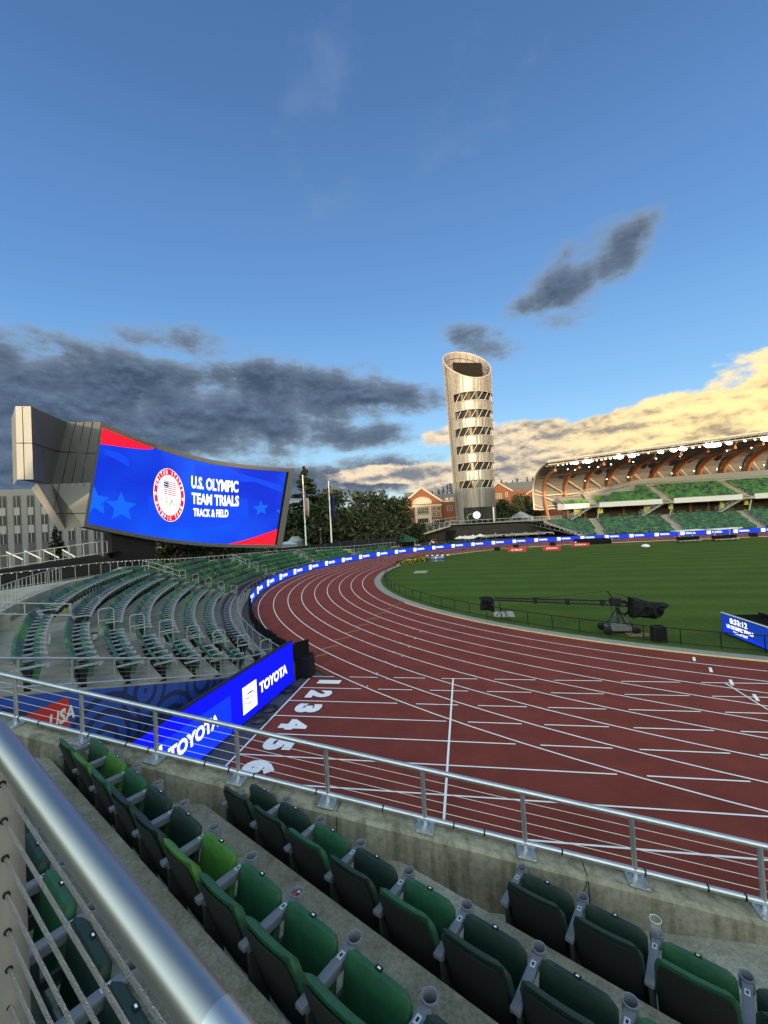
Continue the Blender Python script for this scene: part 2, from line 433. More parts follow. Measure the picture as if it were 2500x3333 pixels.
for a, b in (((1258, 481), (1263, 502)), ((1346, 537), (1354, 562)), ((1455, 602), (1468, 633)), ((1582, 681), (1606, 718))): pstrip(a, b, .10, *z6)
pstrip((1427, 621), (1659, 766), .05, *z6, z=Zm+.012)
for a, b in (((870, 404), (880, 398)), ((925, 434), (935, 428)), ((917, 343), (926, 337)), ((970, 369), (980, 363)), ((960, 290), (969, 284)), ((1008, 312), (1017, 306)), ((998, 241), (1007, 236)),
             ((1043, 262), (1052, 257)), ((1032, 199), (1040, 194)), ((1076, 217), (1084, 212)), ((818, 474), (826, 468)), ((1064, 164), (1071, 159)), ((1106, 179), (1113, 174))): pstrip(a, b, .035, *z5)
# lane numbers, read from behind the start line
H = .98
for k in range(1, 9):
    yc_ = YC-LW*(k-.5)
    def fn(u, v, yc_=yc_): return (XS+.52+v, yc_-u, Zm+.016)
    s_ = str(k)
    wd = .70 if k > 1 else .38
    put_text(mb, s_, fn, -wd/2, 0, wd, H, bold=.075)
struct(mb.build('track_markings', m_white, fix=False))
mb = MB()
for a, b in (((510, 320), (607, 295)), ((580, 270), (670, 247)), ((645, 223), (735, 204)), ((705, 184), (785, 167)), ((757, 150), (832, 134)), ((808, 116), (882, 100)), ((855, 86), (922, 72)), ((905, 60), (957, 48)), ((940, 37), (1005, 25))):
    pstrip(a, b, .06, *z5)
struct(mb.build('exchange_zone_markings', M('orange_line_paint', (.60, .33, .13), .7), fix=False))
# kerb: pale aluminium edge of lane one, then a concrete apron, then the grass
mb = MB(); 
a = track_outline(RIN, 72, 96); b = track_outline(RIN-.07, 72, 96)
for i in range(len(a)-1):
    if 30 < i < 62: continue
    mb.quad((*a[i], .0), (*a[i+1], .0), (*a[i+1], .05), (*a[i], .05)); mb.quad((*a[i], .05), (*a[i+1], .05), (*b[i+1], .05), (*b[i], .05)); mb.quad((*b[i], .05), (*b[i+1], .05), (*b[i+1], 0), (*b[i], 0))
struct(mb.build('track_kerb', m_yel))
mb = MB(); ring_strip(mb, RIN-.08, RIN-.85, .004); struct(mb.build('concrete_apron', M('pale_concrete', (.27, .255, .23), .9, var=.15, scale=2)))
def grass_mat():
    m = M('mown_grass', (.05, .1, .02), .95, bump=.7, bscale=60, spec=.05)
    nt = m.node_tree; b = nt.nodes['Principled BSDF']; N = nt.nodes; L = nt.links
    tc = N.new('ShaderNodeTexCoord'); sp = N.new('ShaderNodeSeparateXYZ'); L.new(tc.outputs['Object'], sp.inputs[0])
    n1 = N.new('ShaderNodeTexNoise'); n1.inputs['Scale'].default_value = .25; n1.inputs['Detail'].default_value = 6; L.new(tc.outputs['Object'], n1.inputs[0])
    n2 = N.new('ShaderNodeTexNoise'); n2.inputs['Scale'].default_value = 3.5; n2.inputs['Detail'].default_value = 8; L.new(tc.outputs['Object'], n2.inputs[0])
    def mm(op, a, b_):
        n = N.new('ShaderNodeMath'); n.operation = op
        for i, v in enumerate((a, b_)):
            if isinstance(v, (int, float)): n.inputs[i].default_value = v
            else: L.new(v, n.inputs[i])
        return n.outputs[0]
    ph = mm('ADD', mm('MULTIPLY', sp.outputs[1], 1.75), mm('MULTIPLY', sp.outputs[0], .12))
    ph = mm('ADD', ph, mm('MULTIPLY', n1.outputs['Fac'], .9))
    st = mm('MULTIPLY', mm('SINE', ph, 0), .13)
    f = mm('ADD', mm('ADD', st, mm('MULTIPLY', n1.outputs['Fac'], .7)), mm('MULTIPLY', n2.outputs['Fac'], .85))
    r = N.new('ShaderNodeValToRGB'); L.new(f, r.inputs[0]); e = r.color_ramp.elements
    e[0].position = .35; e[0].color = (.036, .064, .012, 1); e[1].position = 1.05; e[1].color = (.070, .108, .020, 1)
    L.new(r.outputs[0], b.inputs['Base Color']); return m
m_grass = grass_mat()
o = track_outline(RIN-.82, 72, 96)
go = MB(); go.poly([(x, y, .010) for x, y in o])
gr = go.build('grass_field', m_grass); gr['kind'] = 'stuff'; tag(gr, 'mown green grass of the infield inside the running track', 'grass')
# far throwing runway: red strip on the far side of the field with a dark grass verge
mb = MB(); mb.quad((2, YF-6.0, .016), (72, YF-6.0, .016), (72, YF-4.8, .016), (2, YF-4.8, .016)); 
struct(mb.build('runway', M('runway_surface', (.14, .075, .035), .9, var=.2, scale=.5)))
mb = MB()
for px, py, w, h in ((1370, 1862, 1.6, 2.2), (1640, 2000, 1.3, 1.5)):
    c = atz(px, py); mb.box((c.x, c.y, .02), (w, h, .03))
struct(mb.build('ground_hatch', m_conc))

# ------------------------------------------------------------------ railings
def railing(name, label, cat, base, h=1.07, step=1.2, tr=.022, pr=.018, bottom=.1, fill='cable', nf=5, mat=None, group=None, lit=None, posts_vertical=True):
    mat = mat or m_rail
    base = [Vector(p) for p in base]; t = thing(name, label, cat, base[0], group=group)
    fine = base if len(base) < 3 else base
    up = Vector((0, 0, 1))
    MB().tube([p+up*h for p in fine], tr, 8).build('top_rail', mat, t, smooth=True)
    if bottom: MB().tube([p+up*bottom for p in fine], tr*.85, 6).build('bottom_rail', mat, t, smooth=True)
    ps = resample(base, step)
    for p in ps: MB().tube([p, p+up*(h-.01)], pr, 6).build('post', mat, t, smooth=True)
    if fill == 'cable':
        mb = MB()
        for i in range(nf):
            z = bottom+(h-bottom)*(i+1)/(nf+1); mb.tube([p+up*z for p in fine], .004, 4, cap=False)
        mb.build('cable_infill', M('steel_cable', (.45, .45, .45), .4, metal=.8), t)
    elif fill == 'bars':
        mb = MB()
        for p in resample(base, .16): mb.bar(p+up*bottom, p+up*(h-.02), .012)
        mb.build('baluster_infill', mat, t)
    return t

# ------------------------------------------------------------------ the curved stand
def rowR(k): return 48.86+1.12*(k-1)            # radius of the top of the seat backs
def rowZ(k): return -.05+.443*(k-1)             # floor level of the row
NR = 8
XCUT = -9.15
BACK = [(226, 58.2), (210, 58.2), (203, 58.0), (196, 56.9), (185, 55.4), (176, 54.7), (168, 54.2), (158, 53.2), (150, 51.9), (140, 51.2)]
def backR(a):
    for (a1, r1), (a0, r0) in zip(BACK, BACK[1:]):
        if a0 <= a <= a1: return r0+(r1-r0)*(a-a0)/(a1-a0)
    return BACK[0][1] if a > 226 else BACK[-1][1]
def P(r, a, z): return Vector((CX+r*cos(radians(a)), CY+r*sin(radians(a)), z))
def amax(r):    # where the ring of radius r meets the cut wall
    c = (XCUT-.12-CX)/r
    return 360-math.degrees(math.acos(max(-1, c))) if c > -1 else 180
A_END = 138.0
WALKZ = 3.72
RAIL = [(240, 72, 3.72), (226, 72, 3.72), (215, 66, 3.70), (209.9, 62.4, 3.45), (206.3, 60.4, 3.4), (203.5, 58.5, 3.4), (196, 57.2, 2.95), (193.8, 56.95, 2.75), (187.7, 56.7, 2.4), (182, 56.3, 2.15), (176, 56.0, 1.9), (169, 55.3, 1.65), (160, 54.6, 1.42), (154, 52.8, 1.15), (148, 51.9, 1.05), (138, 51.6, 1.0)]
def railRZ(a):
    for (a1, r1, z1), (a0, r0, z0) in zip(RAIL, RAIL[1:]):
        if a0 <= a <= a1: k_ = (a-a0)/(a1-a0); return r0+(r1-r0)*k_, z0+(z1-z0)*k_
    return RAIL[-1][1:]
mb = MB()
for k in range(1, NR+1):
    ri, ro = rowR(k)-.98 if k > 1 else rowR(1)-1.2, rowR(k)+.14
    z = max(rowZ(k), .02)
    n = 90; ai_, ao_ = amax(ri), amax(ro)
    for i in range(n):
        p, q = A_END+(ao_-A_END)*i/n, A_END+(ao_-A_END)*(i+1)/n
        pi_, qi_ = A_END+(ai_-A_END)*i/n, A_END+(ai_-A_END)*(i+1)/n
        if backR((p+q)/2) < ri: continue
        mb.quad(P(ri, pi_, z), P(ri, qi_, z), P(ro, q, z), P(ro, p, z))
        if backR((p+q)/2) >= ro: zn = rowZ(k+1) if k < NR else (WALKZ if p < 206 else rowZ(8)); mb.quad(P(ro, p, z), P(ro, q, z), P(ro, q, zn), P(ro, p, zn))
# walkway behind the last rows and its retaining skirt
AE = amax(58.2)
for i in range(120):
    p, q = A_END+(AE-A_END)*i/120, A_END+(AE-A_END)*(i+1)/120
    def zb(a): return rowZ(1+(backR(a)-rowR(1)+.98)/1.12)+.02 if a < 203 else WALKZ
    def rin(a): return backR(a)-.2 if a < 203 else 56.84+1.36*min(1, max(0, (a-206)/4))
    r0p, r0q = rin(p), rin(q)
    (rp_, zp_), (rq_, zq_) = railRZ(p), railRZ(q)
    mb.quad(P(r0p, p, zb(p)), P(r0q, q, zb(q)), P(rq_+.5, q, zq_), P(rp_+.5, p, zp_))
    mb.quad(P(r0p, p, zb(p)), P(r0q, q, zb(q)), P(r0q, q, zb(q)-1.0), P(r0p, p, zb(p)-1.0))
    mb.quad(P(rp_+.5, p, zp_), P(rq_+.5, q, zq_), P(rq_+.5, q, -.1), P(rp_+.5, p, -.1))
    if p > 206: mb.quad(P(56.83, p, rowZ(8)), P(56.83, q, rowZ(8)), P(58.25, q, rowZ(8)), P(58.25, p, rowZ(8)))
cs = struct(mb.build('stand_terrace', m_conc, fix=False))
# steps up the aisles
AISLES = [223.5, 200.0, 183.0, 167.0, 153.5]
mb = MB()
for a in AISLES:
    for k in range(1, NR+1):
        r = rowR(k)-.98
        if k < 2 or backR(a) < rowR(k)-.6: continue
        c = P(r-.28, a, rowZ(k)-.443/2*1.5); mb.box((c.x, c.y, rowZ(k-1)+.11), (.56, 1.1, .222), rz=radians(a))
for i in range(3):
    c = P(58.1-.42*i, 221.5, WALKZ-.2-.2*i); mb.box((c.x, c.y, c.z-.6), (.44, 1.3, 1.2), rz=radians(221.5))
struct(mb.build('aisle_steps', m_conc))

# seats --------------------------------------------------------------
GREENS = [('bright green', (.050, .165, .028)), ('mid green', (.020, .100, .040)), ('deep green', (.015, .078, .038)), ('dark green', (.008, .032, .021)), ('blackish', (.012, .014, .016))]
SEATM = [M('seat_vinyl_'+n.replace(' ', '_'), c, .58, var=.26, scale=6, bump=.10, bscale=60) for n, c in GREENS]
m_arm = M('grey_arm_plastic', (.14, .15, .185), .6, var=.08, scale=6)
m_back = M('seat_back_plastic', (.005, .006, .006), .75, var=.2, scale=5)
def simple_seat_meshes(mi, pitch):
    w = pitch-.10; out = {}
    v = MB()
    bl = [(-w/2, -.02, .34), (w/2, -.02, .34), (w/2*.93, -.24, .85), (-w/2*.93, -.24, .85)]
    fr = [(x, y+.06, z+.015) for x, y, z in bl]
    v.add(bl+fr, [(3, 2, 1, 0), (4, 5, 6, 7), (0, 1, 5, 4), (1, 2, 6, 5), (2, 3, 7, 6), (3, 0, 4, 7)])
    out['backrest'] = (v, SEATM[mi])
    v = MB(); bl = [(-w/2*.92, .03, .33), (w/2*.92, .03, .33), (w/2*.9, .09, .66), (-w/2*.9, .09, .66)]; fr = [(x, y+.1, z-.02) for x, y, z in bl]
    v.add(bl+fr, [(3, 2, 1, 0), (4, 5, 6, 7), (0, 1, 5, 4), (1, 2, 6, 5), (2, 3, 7, 6), (3, 0, 4, 7)])
    out['seat_cushion'] = (v, SEATM[mi])
    v = MB(); v.box((pitch/2, .0, .625), (.085, .5, .04)); v.lathe([(.0, .56), (.05, .56), (.05, .645), (.036, .645), (.036, .60), (0, .60)], (pitch/2, .27, 0), 8)
    out['armrest'] = (v, M('pale_arm_plastic', (.25, .26, .30), .5))
    v = MB(); v.box((pitch/2, -.03, .3), (.04, .1, .6)); out['leg'] = (v, m_black)
    for v_, _m in out.values(): v_.v = [(x, y*1.28, z*1.06) for x, y, z in v_.v]
    return out
PITCH_C = .70
PROTO = {}
spots = []
random_c = random.Random(21)
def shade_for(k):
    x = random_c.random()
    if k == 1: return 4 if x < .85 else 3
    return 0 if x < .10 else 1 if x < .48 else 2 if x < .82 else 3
for k in range(1, NR+1):
    seat_r = rowR(k)-.1
    edges = [amax(rowR(k))-.9]+[v for a in AISLES for v in (a+.62/seat_r*57.3, a-.62/seat_r*57.3)]+[A_END+.5]
    for b in range(0, len(edges)-1, 2):
        hi, lo = edges[b], edges[b+1]
        n = int((hi-lo)*pi/180*seat_r/PITCH_C)
        if n < 1: continue
        st = (hi-lo)/n; blk = b//2; idx = 0
        for i in range(n):
            a = hi-st*(i+.5)
            if backR(a)-.1 < rowR(k)+.05: continue
            if a < 146 and k > 3: continue
            idx += 1
            spots.append((k, blk, idx, a, seat_r, rowZ(k)))
def facing(a): return radians(a)+pi/2
def seat_dist(s): return (P(s[4], s[3], s[5]+.5)-EYEP).length
spots.sort(key=seat_dist)
N_IND = 262
BLK = ['nearest block', 'second block', 'third block', 'fourth block', 'fifth block', 'last block']
rest = []
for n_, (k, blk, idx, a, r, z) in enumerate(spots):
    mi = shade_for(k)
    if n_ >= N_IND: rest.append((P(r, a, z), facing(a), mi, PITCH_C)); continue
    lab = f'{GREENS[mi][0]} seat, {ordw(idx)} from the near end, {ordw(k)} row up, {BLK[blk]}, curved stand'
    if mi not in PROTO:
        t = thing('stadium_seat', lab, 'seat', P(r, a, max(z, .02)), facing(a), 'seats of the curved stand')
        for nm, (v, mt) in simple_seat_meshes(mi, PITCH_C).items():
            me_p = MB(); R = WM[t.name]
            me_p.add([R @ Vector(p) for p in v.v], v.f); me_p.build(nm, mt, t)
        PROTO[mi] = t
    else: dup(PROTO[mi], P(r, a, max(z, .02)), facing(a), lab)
FAR_SEATS = rest        # (position, rotation, shade, pitch): joined with the far stand's seats later

# railings of the curved stand
front = [P(47.9, a, .0) for a in [226.3-(226.3-140)*i/60 for i in range(61)]]
railing('guard_rail', 'thin curved steel guard rail along the front row of the curved stand', 'railing', front, h=1.02, step=1.6, mat=m_galv, nf=5)
bk = []
for i in range(71):
    a = 228-(228-139)*i/70; r_, z_ = railRZ(a); bk.append(P(r_, a, z_+.02))
br = railing('guard_rail', 'long pale guard rail with small lights behind the curved stand', 'railing', bk, h=1.08, step=1.05, fill='none', bottom=.12)
mb = MB()
for p in resample(bk, .62): mb.box(p+Vector((0, 0, 1.04)), (.05, .03, .02))
mb.build('rail_light', EM('rail_light_glow', (1, .95, .85), 2.0), br)
wk = [P(58.3, a, WALKZ) for a in (232, 226, 222, 218, 215, 212)]
railing('guard_rail', 'short pale guard rail beside the walkway at the left frame edge', 'railing', wk, h=1.05, step=.62, fill='none', bottom=.12)
# aisle hoops: one at each row
def hoop(k, a, first):
    z = rowZ(k); c = P(rowR(k)-1.02, a, z); d = Vector((cos(radians(a)), sin(radians(a)), 0))
    lab = f'steel hoop handrail by the {ordw(k)} row up on the {ordw(AISLES.index(a)+1)} aisle of the curved stand'
    if first is not None: return dup(first, c, radians(a), lab)
    t = thing('aisle_hoop', lab, 'handrail', c, radians(a), 'hoop handrails on the aisles of the curved stand')
    L = lambda x, y, zz: WM[t.name] @ Vector((x, y, zz))
    w = .27; pts = [(-w, 0, 0), (-w, 0, .82)]+[(-w+.12-.12*cos(b), 0, .82+.12*sin(b)) for b in (.5, 1.0, 1.57)]+[(w-.12+.12*sin(b), 0, .82+.12*cos(b)) for b in (0, .6, 1.1)]+[(w, 0, .82), (w, 0, 0)]
    MB().tube([L(*p) for p in pts], .019, 8).build('hoop_tube', m_rail, t, smooth=True)
    MB().tube([L(-w, 0, .45), L(w, 0, .45)], .016, 6).build('mid_bar', m_rail, t, smooth=True)
    return t
h0 = None
for a in AISLES:
    for k in range(1, 8):
        if backR(a) < rowR(k)+.9 or (a > 220 and k > 7): continue
        o = hoop(k, a, h0); h0 = h0 or o
# long sloping handrails at the top of the aisles
for i, (a, k0, k1) in enumerate(((224.2, 8, 10.5), (200.8, 6, 8.3), (183.6, 5, 6.4), (167.4, 4, 5))):
    p0 = P(rowR(k0)-1.0, a, rowZ(k0)); p1 = P(rowR(k1)-1.0, a, min(rowZ(9), rowZ(k1)))
    t = thing('stair_handrail', f'sloping steel handrail at the top of the {ordw(i+1)} aisle of the curved stand', 'handrail', p0, group='sloping handrails at the aisle tops')
    u = Vector((0, 0, 1)); e = (p1-p0).normalized(); e.z = 0
    MB().tube([p0, p0+u*.95, p1+u*1.0, p1+e*.5+u*1.0, p1+e*.55+u*.8, p1+e*.5+u*.6, p1+u*.6, p0+u*.5], .024, 8).build('rail_tube', m_rail, t, smooth=True)
    MB().tube([p1, p1+u*1.0], .022, 8).build('post', m_rail, t, smooth=True); MB().tube([(p0+p1)/2, (p0+p1)/2+u*.97], .022, 8).build('post', m_rail, t, smooth=True)

# cut wall of the curved stand, with the printed banner on its face
def zcut(y): return 3.43+(7.33-y)*.33
mb = MB()
ys = [5.6, 15.6]
mb.prism([(5.6, -.05), (15.9, -.05), (15.9, .62), (5.6, zcut(5.6)-.02)], (XCUT-.14, 0, 0), (0, 1, 0), (0, 0, 1), (.28, 0, 0))
tag(mb.build('concrete_wall', m_conc), 'sloping concrete end wall of the curved stand behind the blue banner', 'wall')
def banner_mat():
    m = M('banner_print', (.012, .06, .32), .75, bump=.15, bscale=3)
    nt = m.node_tree; b = nt.nodes['Principled BSDF']; N = nt.nodes; L = nt.links
    tc = N.new('ShaderNodeTexCoord')
    def mm(op, a, b_=0.0):
        n = N.new('ShaderNodeMath'); n.operation = op
        for i, v in enumerate((a, b_)):
            if isinstance(v, (int, float)): n.inputs[i].default_value = v
            else: L.new(v, n.inputs[i])
        return n.outputs[0]
    tot = None
    for cy_, cz_, rr in ((-.3, 2.2, 1.35), (2.3, 1.5, 1.3), (1.25, .55, 1.2), (3.7, 2.25, .95), (4.6, .6, 1.3), (6.2, 1.6, 1.1), (3.1, .2, 1.0), (7.6, .9, 1.2)):
        n = N.new('ShaderNodeVectorMath'); n.operation = 'DISTANCE'; L.new(tc.outputs['Object'], n.inputs[0]); n.inputs[1].default_value = (0, cy_, cz_)
        d = n.outputs['Value']
        v = mm('MULTIPLY', mm('LESS_THAN', d, rr), mm('LESS_THAN', mm('PINGPONG', d, .19), .075))
        tot = v if tot is None else mm('MAXIMUM', tot, v)
    mx = N.new('ShaderNodeMix'); mx.data_type = 'RGBA'; L.new(tot, mx.inputs[0]); mx.inputs[6].default_value = (.012, .06, .34, 1); mx.inputs[7].default_value = (.008, .018, .09, 1)
    L.new(mx.outputs[2], b.inputs['Base Color']); return m
bn = thing('banner', 'blue printed banner with dark rings and a red USA flag panel on the sloping wall', 'banner', (XCUT+.16, 6.6, 0))
XB = XCUT+.155
mb = MB(); mb.prism([(6.0, 0), (15.6, 0), (15.6, .66), (6.0, zcut(6.0)-.05)], (XB-.01, 0, 0), (0, 1, 0), (0, 0, 1), (.02, 0, 0)); mb.build('printed_sheet', banner_mat(), bn)
def bp(x, y): q = atx(x/1.659, 1750+y/1.659, XB); return (q.y, q.z)
fb = lambda u, v: Vector((XB+.016, u, v))
fb2 = lambda u, v: Vector((XB+.022, u, v))
mb = MB(); c = [bp(125, 965), bp(368, 855), bp(372, 1024), bp(190, 1024)]; put_poly(mb, fb, [c[0], (c[0][0], c[0][1]-1.1), (c[2][0], c[3][1]-.5), c[2], c[1]])
mb.build('red_panel', M('banner_red', (.48, .022, .022), .7), bn)
mb = MB(); q0 = bp(180, 1000); q1 = bp(330, 925); lo = bp(330, 1005)[1]
put_text(mb, 'USA', lambda u, v: Vector((XB+.022, u+v*.12, v)), q0[0], lo, q1[0]-q0[0], (q1[1]-lo)*.98, bold=.03)
mb.build('lettering', m_wht, bn)
cutb = [(XCUT, y, zcut(y)) for y in (5.9, 15.4)]
t = railing('guard_rail', 'sloping steel cable guard rail on top of the blue banner wall', 'railing', cutb, h=.69, step=1.22, tr=.03, pr=.026, bottom=.1, mat=m_galv, nf=4)

# dark netting skirt between the front rail and the track, far side of the screens' stands
sk = [P(47.05, a, 0) for a in [228-(228-205.5)*i/16 for i in range(17)]]
mb = MB(); rr_ = random.Random(4)
pts = []
for p in resample(sk, .3): pts.append((p, .78+rr_.uniform(-.05, .05), rr_.uniform(-.07, .07)))
for (p, h, o1), (q, h2, o2) in zip(pts, pts[1:]):
    d = Vector((CX-p.x, CY-p.y, 0)).normalized()
    a_, b_ = p+d*o1, q+d*o2
    mb.quad(a_, b_, b_+Vector((0, 0, h2)), a_+Vector((0, 0, h))); mb.quad(a_+d*.05, b_+d*.05, b_+d*.05+Vector((0, 0, h2)), a_+d*.05+Vector((0, 0, h))); mb.quad(a_+Vector((0, 0, h)), b_+Vector((0, 0, h2)), b_+d*.05+Vector((0, 0, h2)), a_+d*.05+Vector((0, 0, h)))
tag(mb.build('fabric_skirt', m_cloth, smooth=True), 'black cloth skirt hung along the bend between stand rail and track', 'drape')
# ------------------------------------------------------------------ display boards
e_blue = EM('display_blue', (.008, .028, .80), 1.0)
e_blue2 = EM('display_deep_blue', (.001, .003, .60), 1.0)
e_blue3 = EM('display_light_blue', (.002, .025, .62), 1.0)
e_white = EM('display_white', (.92, .94, 1.0), 1.0)
e_red = EM('display_red', (.82, .008, .022), 1.0)
e_navy = EM('display_navy', (.006, .012, .10), 1.0)
# tall board across the sprint chute
B0 = Vector((-7.47, 16.88, 0)); B1 = Vector((-7.47-.35*2.11, 16.88-5.54*2.11, 0))
bd = (B1-B0); BL = bd.length; bd.normalize(); bnrm = Vector((-bd.y, bd.x, 0)); bnrm = bnrm if bnrm.x > 0 else -bnrm
BH = 1.74
t = thing('display_board', 'tall blue lit advertising board with white lettering across the start of the lanes', 'display board', B0)
mb = MB(); mb.prism([(0, .0), (BL, 0), (BL, BH), (0, BH)], B0, bd, (0, 0, 1), -bnrm*.16); mb.build('cabinet', m_black, t)
mb = MB()
for i in range(12):
    u = .4+i*1.0
    if u < BL: mb.bar(B0+bd*u-bnrm*.2+Vector((0, 0, 1.5)), B0+bd*u-bnrm*.9, .05); mb.bar(B0+bd*u-bnrm*.2, B0+bd*u-bnrm*.95, .05)
mb.build('support_frame', m_black, t)
fB = lambda d: (lambda u, v: B0+bd*(BL-u)+Vector((0, 0, v))+bnrm*d)       # u runs left to right as read
def board_uv(px, py):
    q = onpl(px, py, B0, bnrm); return BL-(q-B0).dot(bd), q.z
mb = MB(); put_poly(mb, fB(.004), [(.0, .03), (BL-.02, .03), (BL-.02, BH-.03), (0, BH-.03)]); mb.build('screen', e_blue2, t)
def bz(x, y): return board_uv(x/1.659, 1750+y/1.659)
a = bz(1310, 880); b = bz(1386, 840)
su0, su1 = a[0], b[0]; sv = (a[1]+b[1])/2
tx0, tx1 = bz(1400, 800)[0], bz(1550, 725)[0]
period = None
l_hi = bz(1545, 675)[1]; l_lo = bz(1402, 835)[1]
s0 = bz(1250, 1000)[0]; 
mb = MB(); mbl = MB(); mbe = MB()
logo_w = su1-su0; lg_lo, lg_hi = bz(1312, 962)[1], bz(1312, 812)[1]
tv0, tv1 = bz(1420, 832)[1], bz(1420, 770)[1]
tail = bz(1182, 975)[0]            # right end of the nearer word
off = tx1-tail
for o_ in (0, off):
    put_poly(mb, fB(.010), [(su0-o_, lg_lo), (su1-o_, lg_lo), (su1-o_, lg_hi), (su0-o_, lg_hi)])
    put_text(mb, 'TOYOTA', fB(.010), tx0-o_, tv0, tx1-tx0, tv1-tv0, bold=.045)
    emblem(mbe, fB(.014), (su0+su1)/2-o_, (lg_lo+lg_hi)/2-.02, logo_w*.74, (lg_hi-lg_lo)*.46, .028)
    mb.build('lettering', e_white, t); mbe.build('emblem', e_navy, t); mb = MB(); mbe = MB()
put_poly(mbl, fB(.007), [(.02, .04), (s0, .04), (s0, BH*.72), (.02, BH*.72)]); mbl.build('lighter_field', e_blue3, t)
# cable coils at the foot of the board
for i, (x, y) in enumerate(((1400, 995), (1455, 935), (1558, 830))):
    c = atz(x/1.659, 1750+y/1.659)
    mb = MB(); rr_ = random.Random(i)
    for j in range(5):
        r = .22+.03*j; o2 = Vector((rr_.uniform(-.05, .05), rr_.uniform(-.05, .05), .02+.018*j))
        mb.tube([c+o2+Vector((cos(q*pi/9)*r, sin(q*pi/9)*r, 0)) for q in range(19)], .011, 5)
    tag(mb.build('cable_coil', m_black, loc=c), f'{["nearest", "middle", "farthest"][i]} coil of black cable on the ground in front of the tall blue board', 'cable', 'cable coils by the board')
# black cabinet at the far end of the board
t = thing('equipment_case', 'black upright case at the far end of the tall blue board', 'case', (-7.2, 17.5, 0))
mb = MB(); mb.box((-7.15, 17.55, .45), (.55, .6, .9)); mb.build('case_body', m_black, t, bevel=.03)
mb = MB(); mb.box((-7.15, 17.55, .93), (.45, .5, .05)); mb.build('lid', m_dark, t)
mb = MB(); mb.prism([(0, 0), (1.0, 0), (1.0, 1.5), (0, 1.6)], (-7.45, 17.0, 0), (.25, .97, 0), (0, 0, 1), (.03, -.01, 0)); tag(mb.build('fabric_skirt', m_cloth), 'black cloth panel hanging at the far end of the tall blue board', 'drape')

# low ribbon board round the bend and down the far side
RB = 47.05
rp = [P(RB, a, 0) for a in [206-(206-90)*i/80 for i in range(81)]]
rp += [Vector((CX+(i+1)*2.5, CY+RB, 0)) for i in range(20)]
LR = [0]
for p, q in zip(rp, rp[1:]): LR.append(LR[-1]+(q-p).length)
def ribbon(d, h=0):
    def fn(u, v):
        u = max(0, min(LR[-1]-1e-4, u)); import bisect
        j = max(0, bisect.bisect_right(LR, u)-1); j = min(j, len(rp)-2)
        k = (u-LR[j])/(LR[j+1]-LR[j]); p = rp[j].lerp(rp[j+1], k)
        c = Vector((CX-p.x, CY-p.y, 0)) if p.x < CX else Vector((0, -1, 0))
        return p+c.normalized()*d+Vector((0, 0, v))
    return fn
t = thing('ribbon_board', 'long low blue lit advertising board with repeated white lettering along the outside of the track', 'display board', rp[0])
mb = MB(); mk = MB(); f0 = ribbon(0); f1 = ribbon(.006)
for u, u2 in zip(LR, LR[1:]):
    mb.quad(f1(u, .05), f1(u2, .05), f1(u2, .93), f1(u, .93))
    a_, b_ = ribbon(-.12)(u, 0), ribbon(-.12)(u2, 0); c_, d_ = f0(u, 0), f0(u2, 0); hh = Vector((0, 0, .97))
    mk.quad(a_, b_, b_+hh, a_+hh); mk.quad(a_+hh, b_+hh, d_+hh, c_+hh); mk.quad(c_, d_, d_+hh, c_+hh)
mk.build('cabinet', m_black, t); mb.build('screen', EM('ribbon_blue', (.006, .034, .48), 1.0), t)
mb = MB(); me_ = MB(); st_ = 5.0; i = 0; u = 1.1
fl_, fe_ = ribbon(.014), ribbon(.020)
while u < LR[-1]-3.2:
    put_poly(mb, fl_, [(u, .17), (u+.78, .17), (u+.78, .84), (u, .84)])
    emblem(me_, fe_, u+.39, .51, .54, .36, .05)
    put_text(mb, 'TOYOTA', fl_, u+1.0, .33, 1.9, .36, bold=.05)
    mb.build('lettering', e_white, t); me_.build('emblem', EM('display_grey', (.25, .28, .45), 1.0), t); mb = MB(); me_ = MB(); u += st_

# ------------------------------------------------------------------ the big video board
VD = {}
def vpt(u, v):
    """u 0..1 left to right, v 0..1 bottom to top: a concave screen leaning back a little"""
    tl, tr_, bl_, br_ = VC
    bu = sin(pi*u)
    t_ = tl.lerp(tr_, u); b_ = bl_.lerp(br_, u); p = b_.lerp(t_, v)
    return p+VN*(-bu*VSAG)-Vector((0, 0, .8*bu))
def zz(x, y): return x/1.659, 1250+y/1.659
VC = [atd(*zz(553, 238), 50.5), atd(*zz(1547, 475), 68.0), atd(*zz(470, 752), 51.0), atd(*zz(1482, 868), 68.4)]
VN = ((VC[1]-VC[0]).cross(Vector((0, 0, 1)))).normalized()
if VN.dot(EYEP-VC[0]) < 0: VN = -VN
VSAG = 2.8
vb = thing('video_board', 'huge concave video screen in a metal-clad frame showing a red, white and blue event slide', 'video screen', (VC[2].x, VC[2].y, 0))
def vf(d): return lambda u, v: vpt(u, v)+VN*d
NV = 24
def vsurf(mb, fn, u0, u1, v0=0.0, v1=1.0, nu=NV):
    for i in range(nu):
        a_, b_ = u0+(u1-u0)*i/nu, u0+(u1-u0)*(i+1)/nu
        f = lambda w: (v0(w) if callable(v0) else v0, v1(w) if callable(v1) else v1)
        (l0, h0_), (l1, h1_) = f(a_), f(b_)
        mb.quad(fn(a_, l0), fn(b_, l1), fn(b_, h1_), fn(a_, h0_))
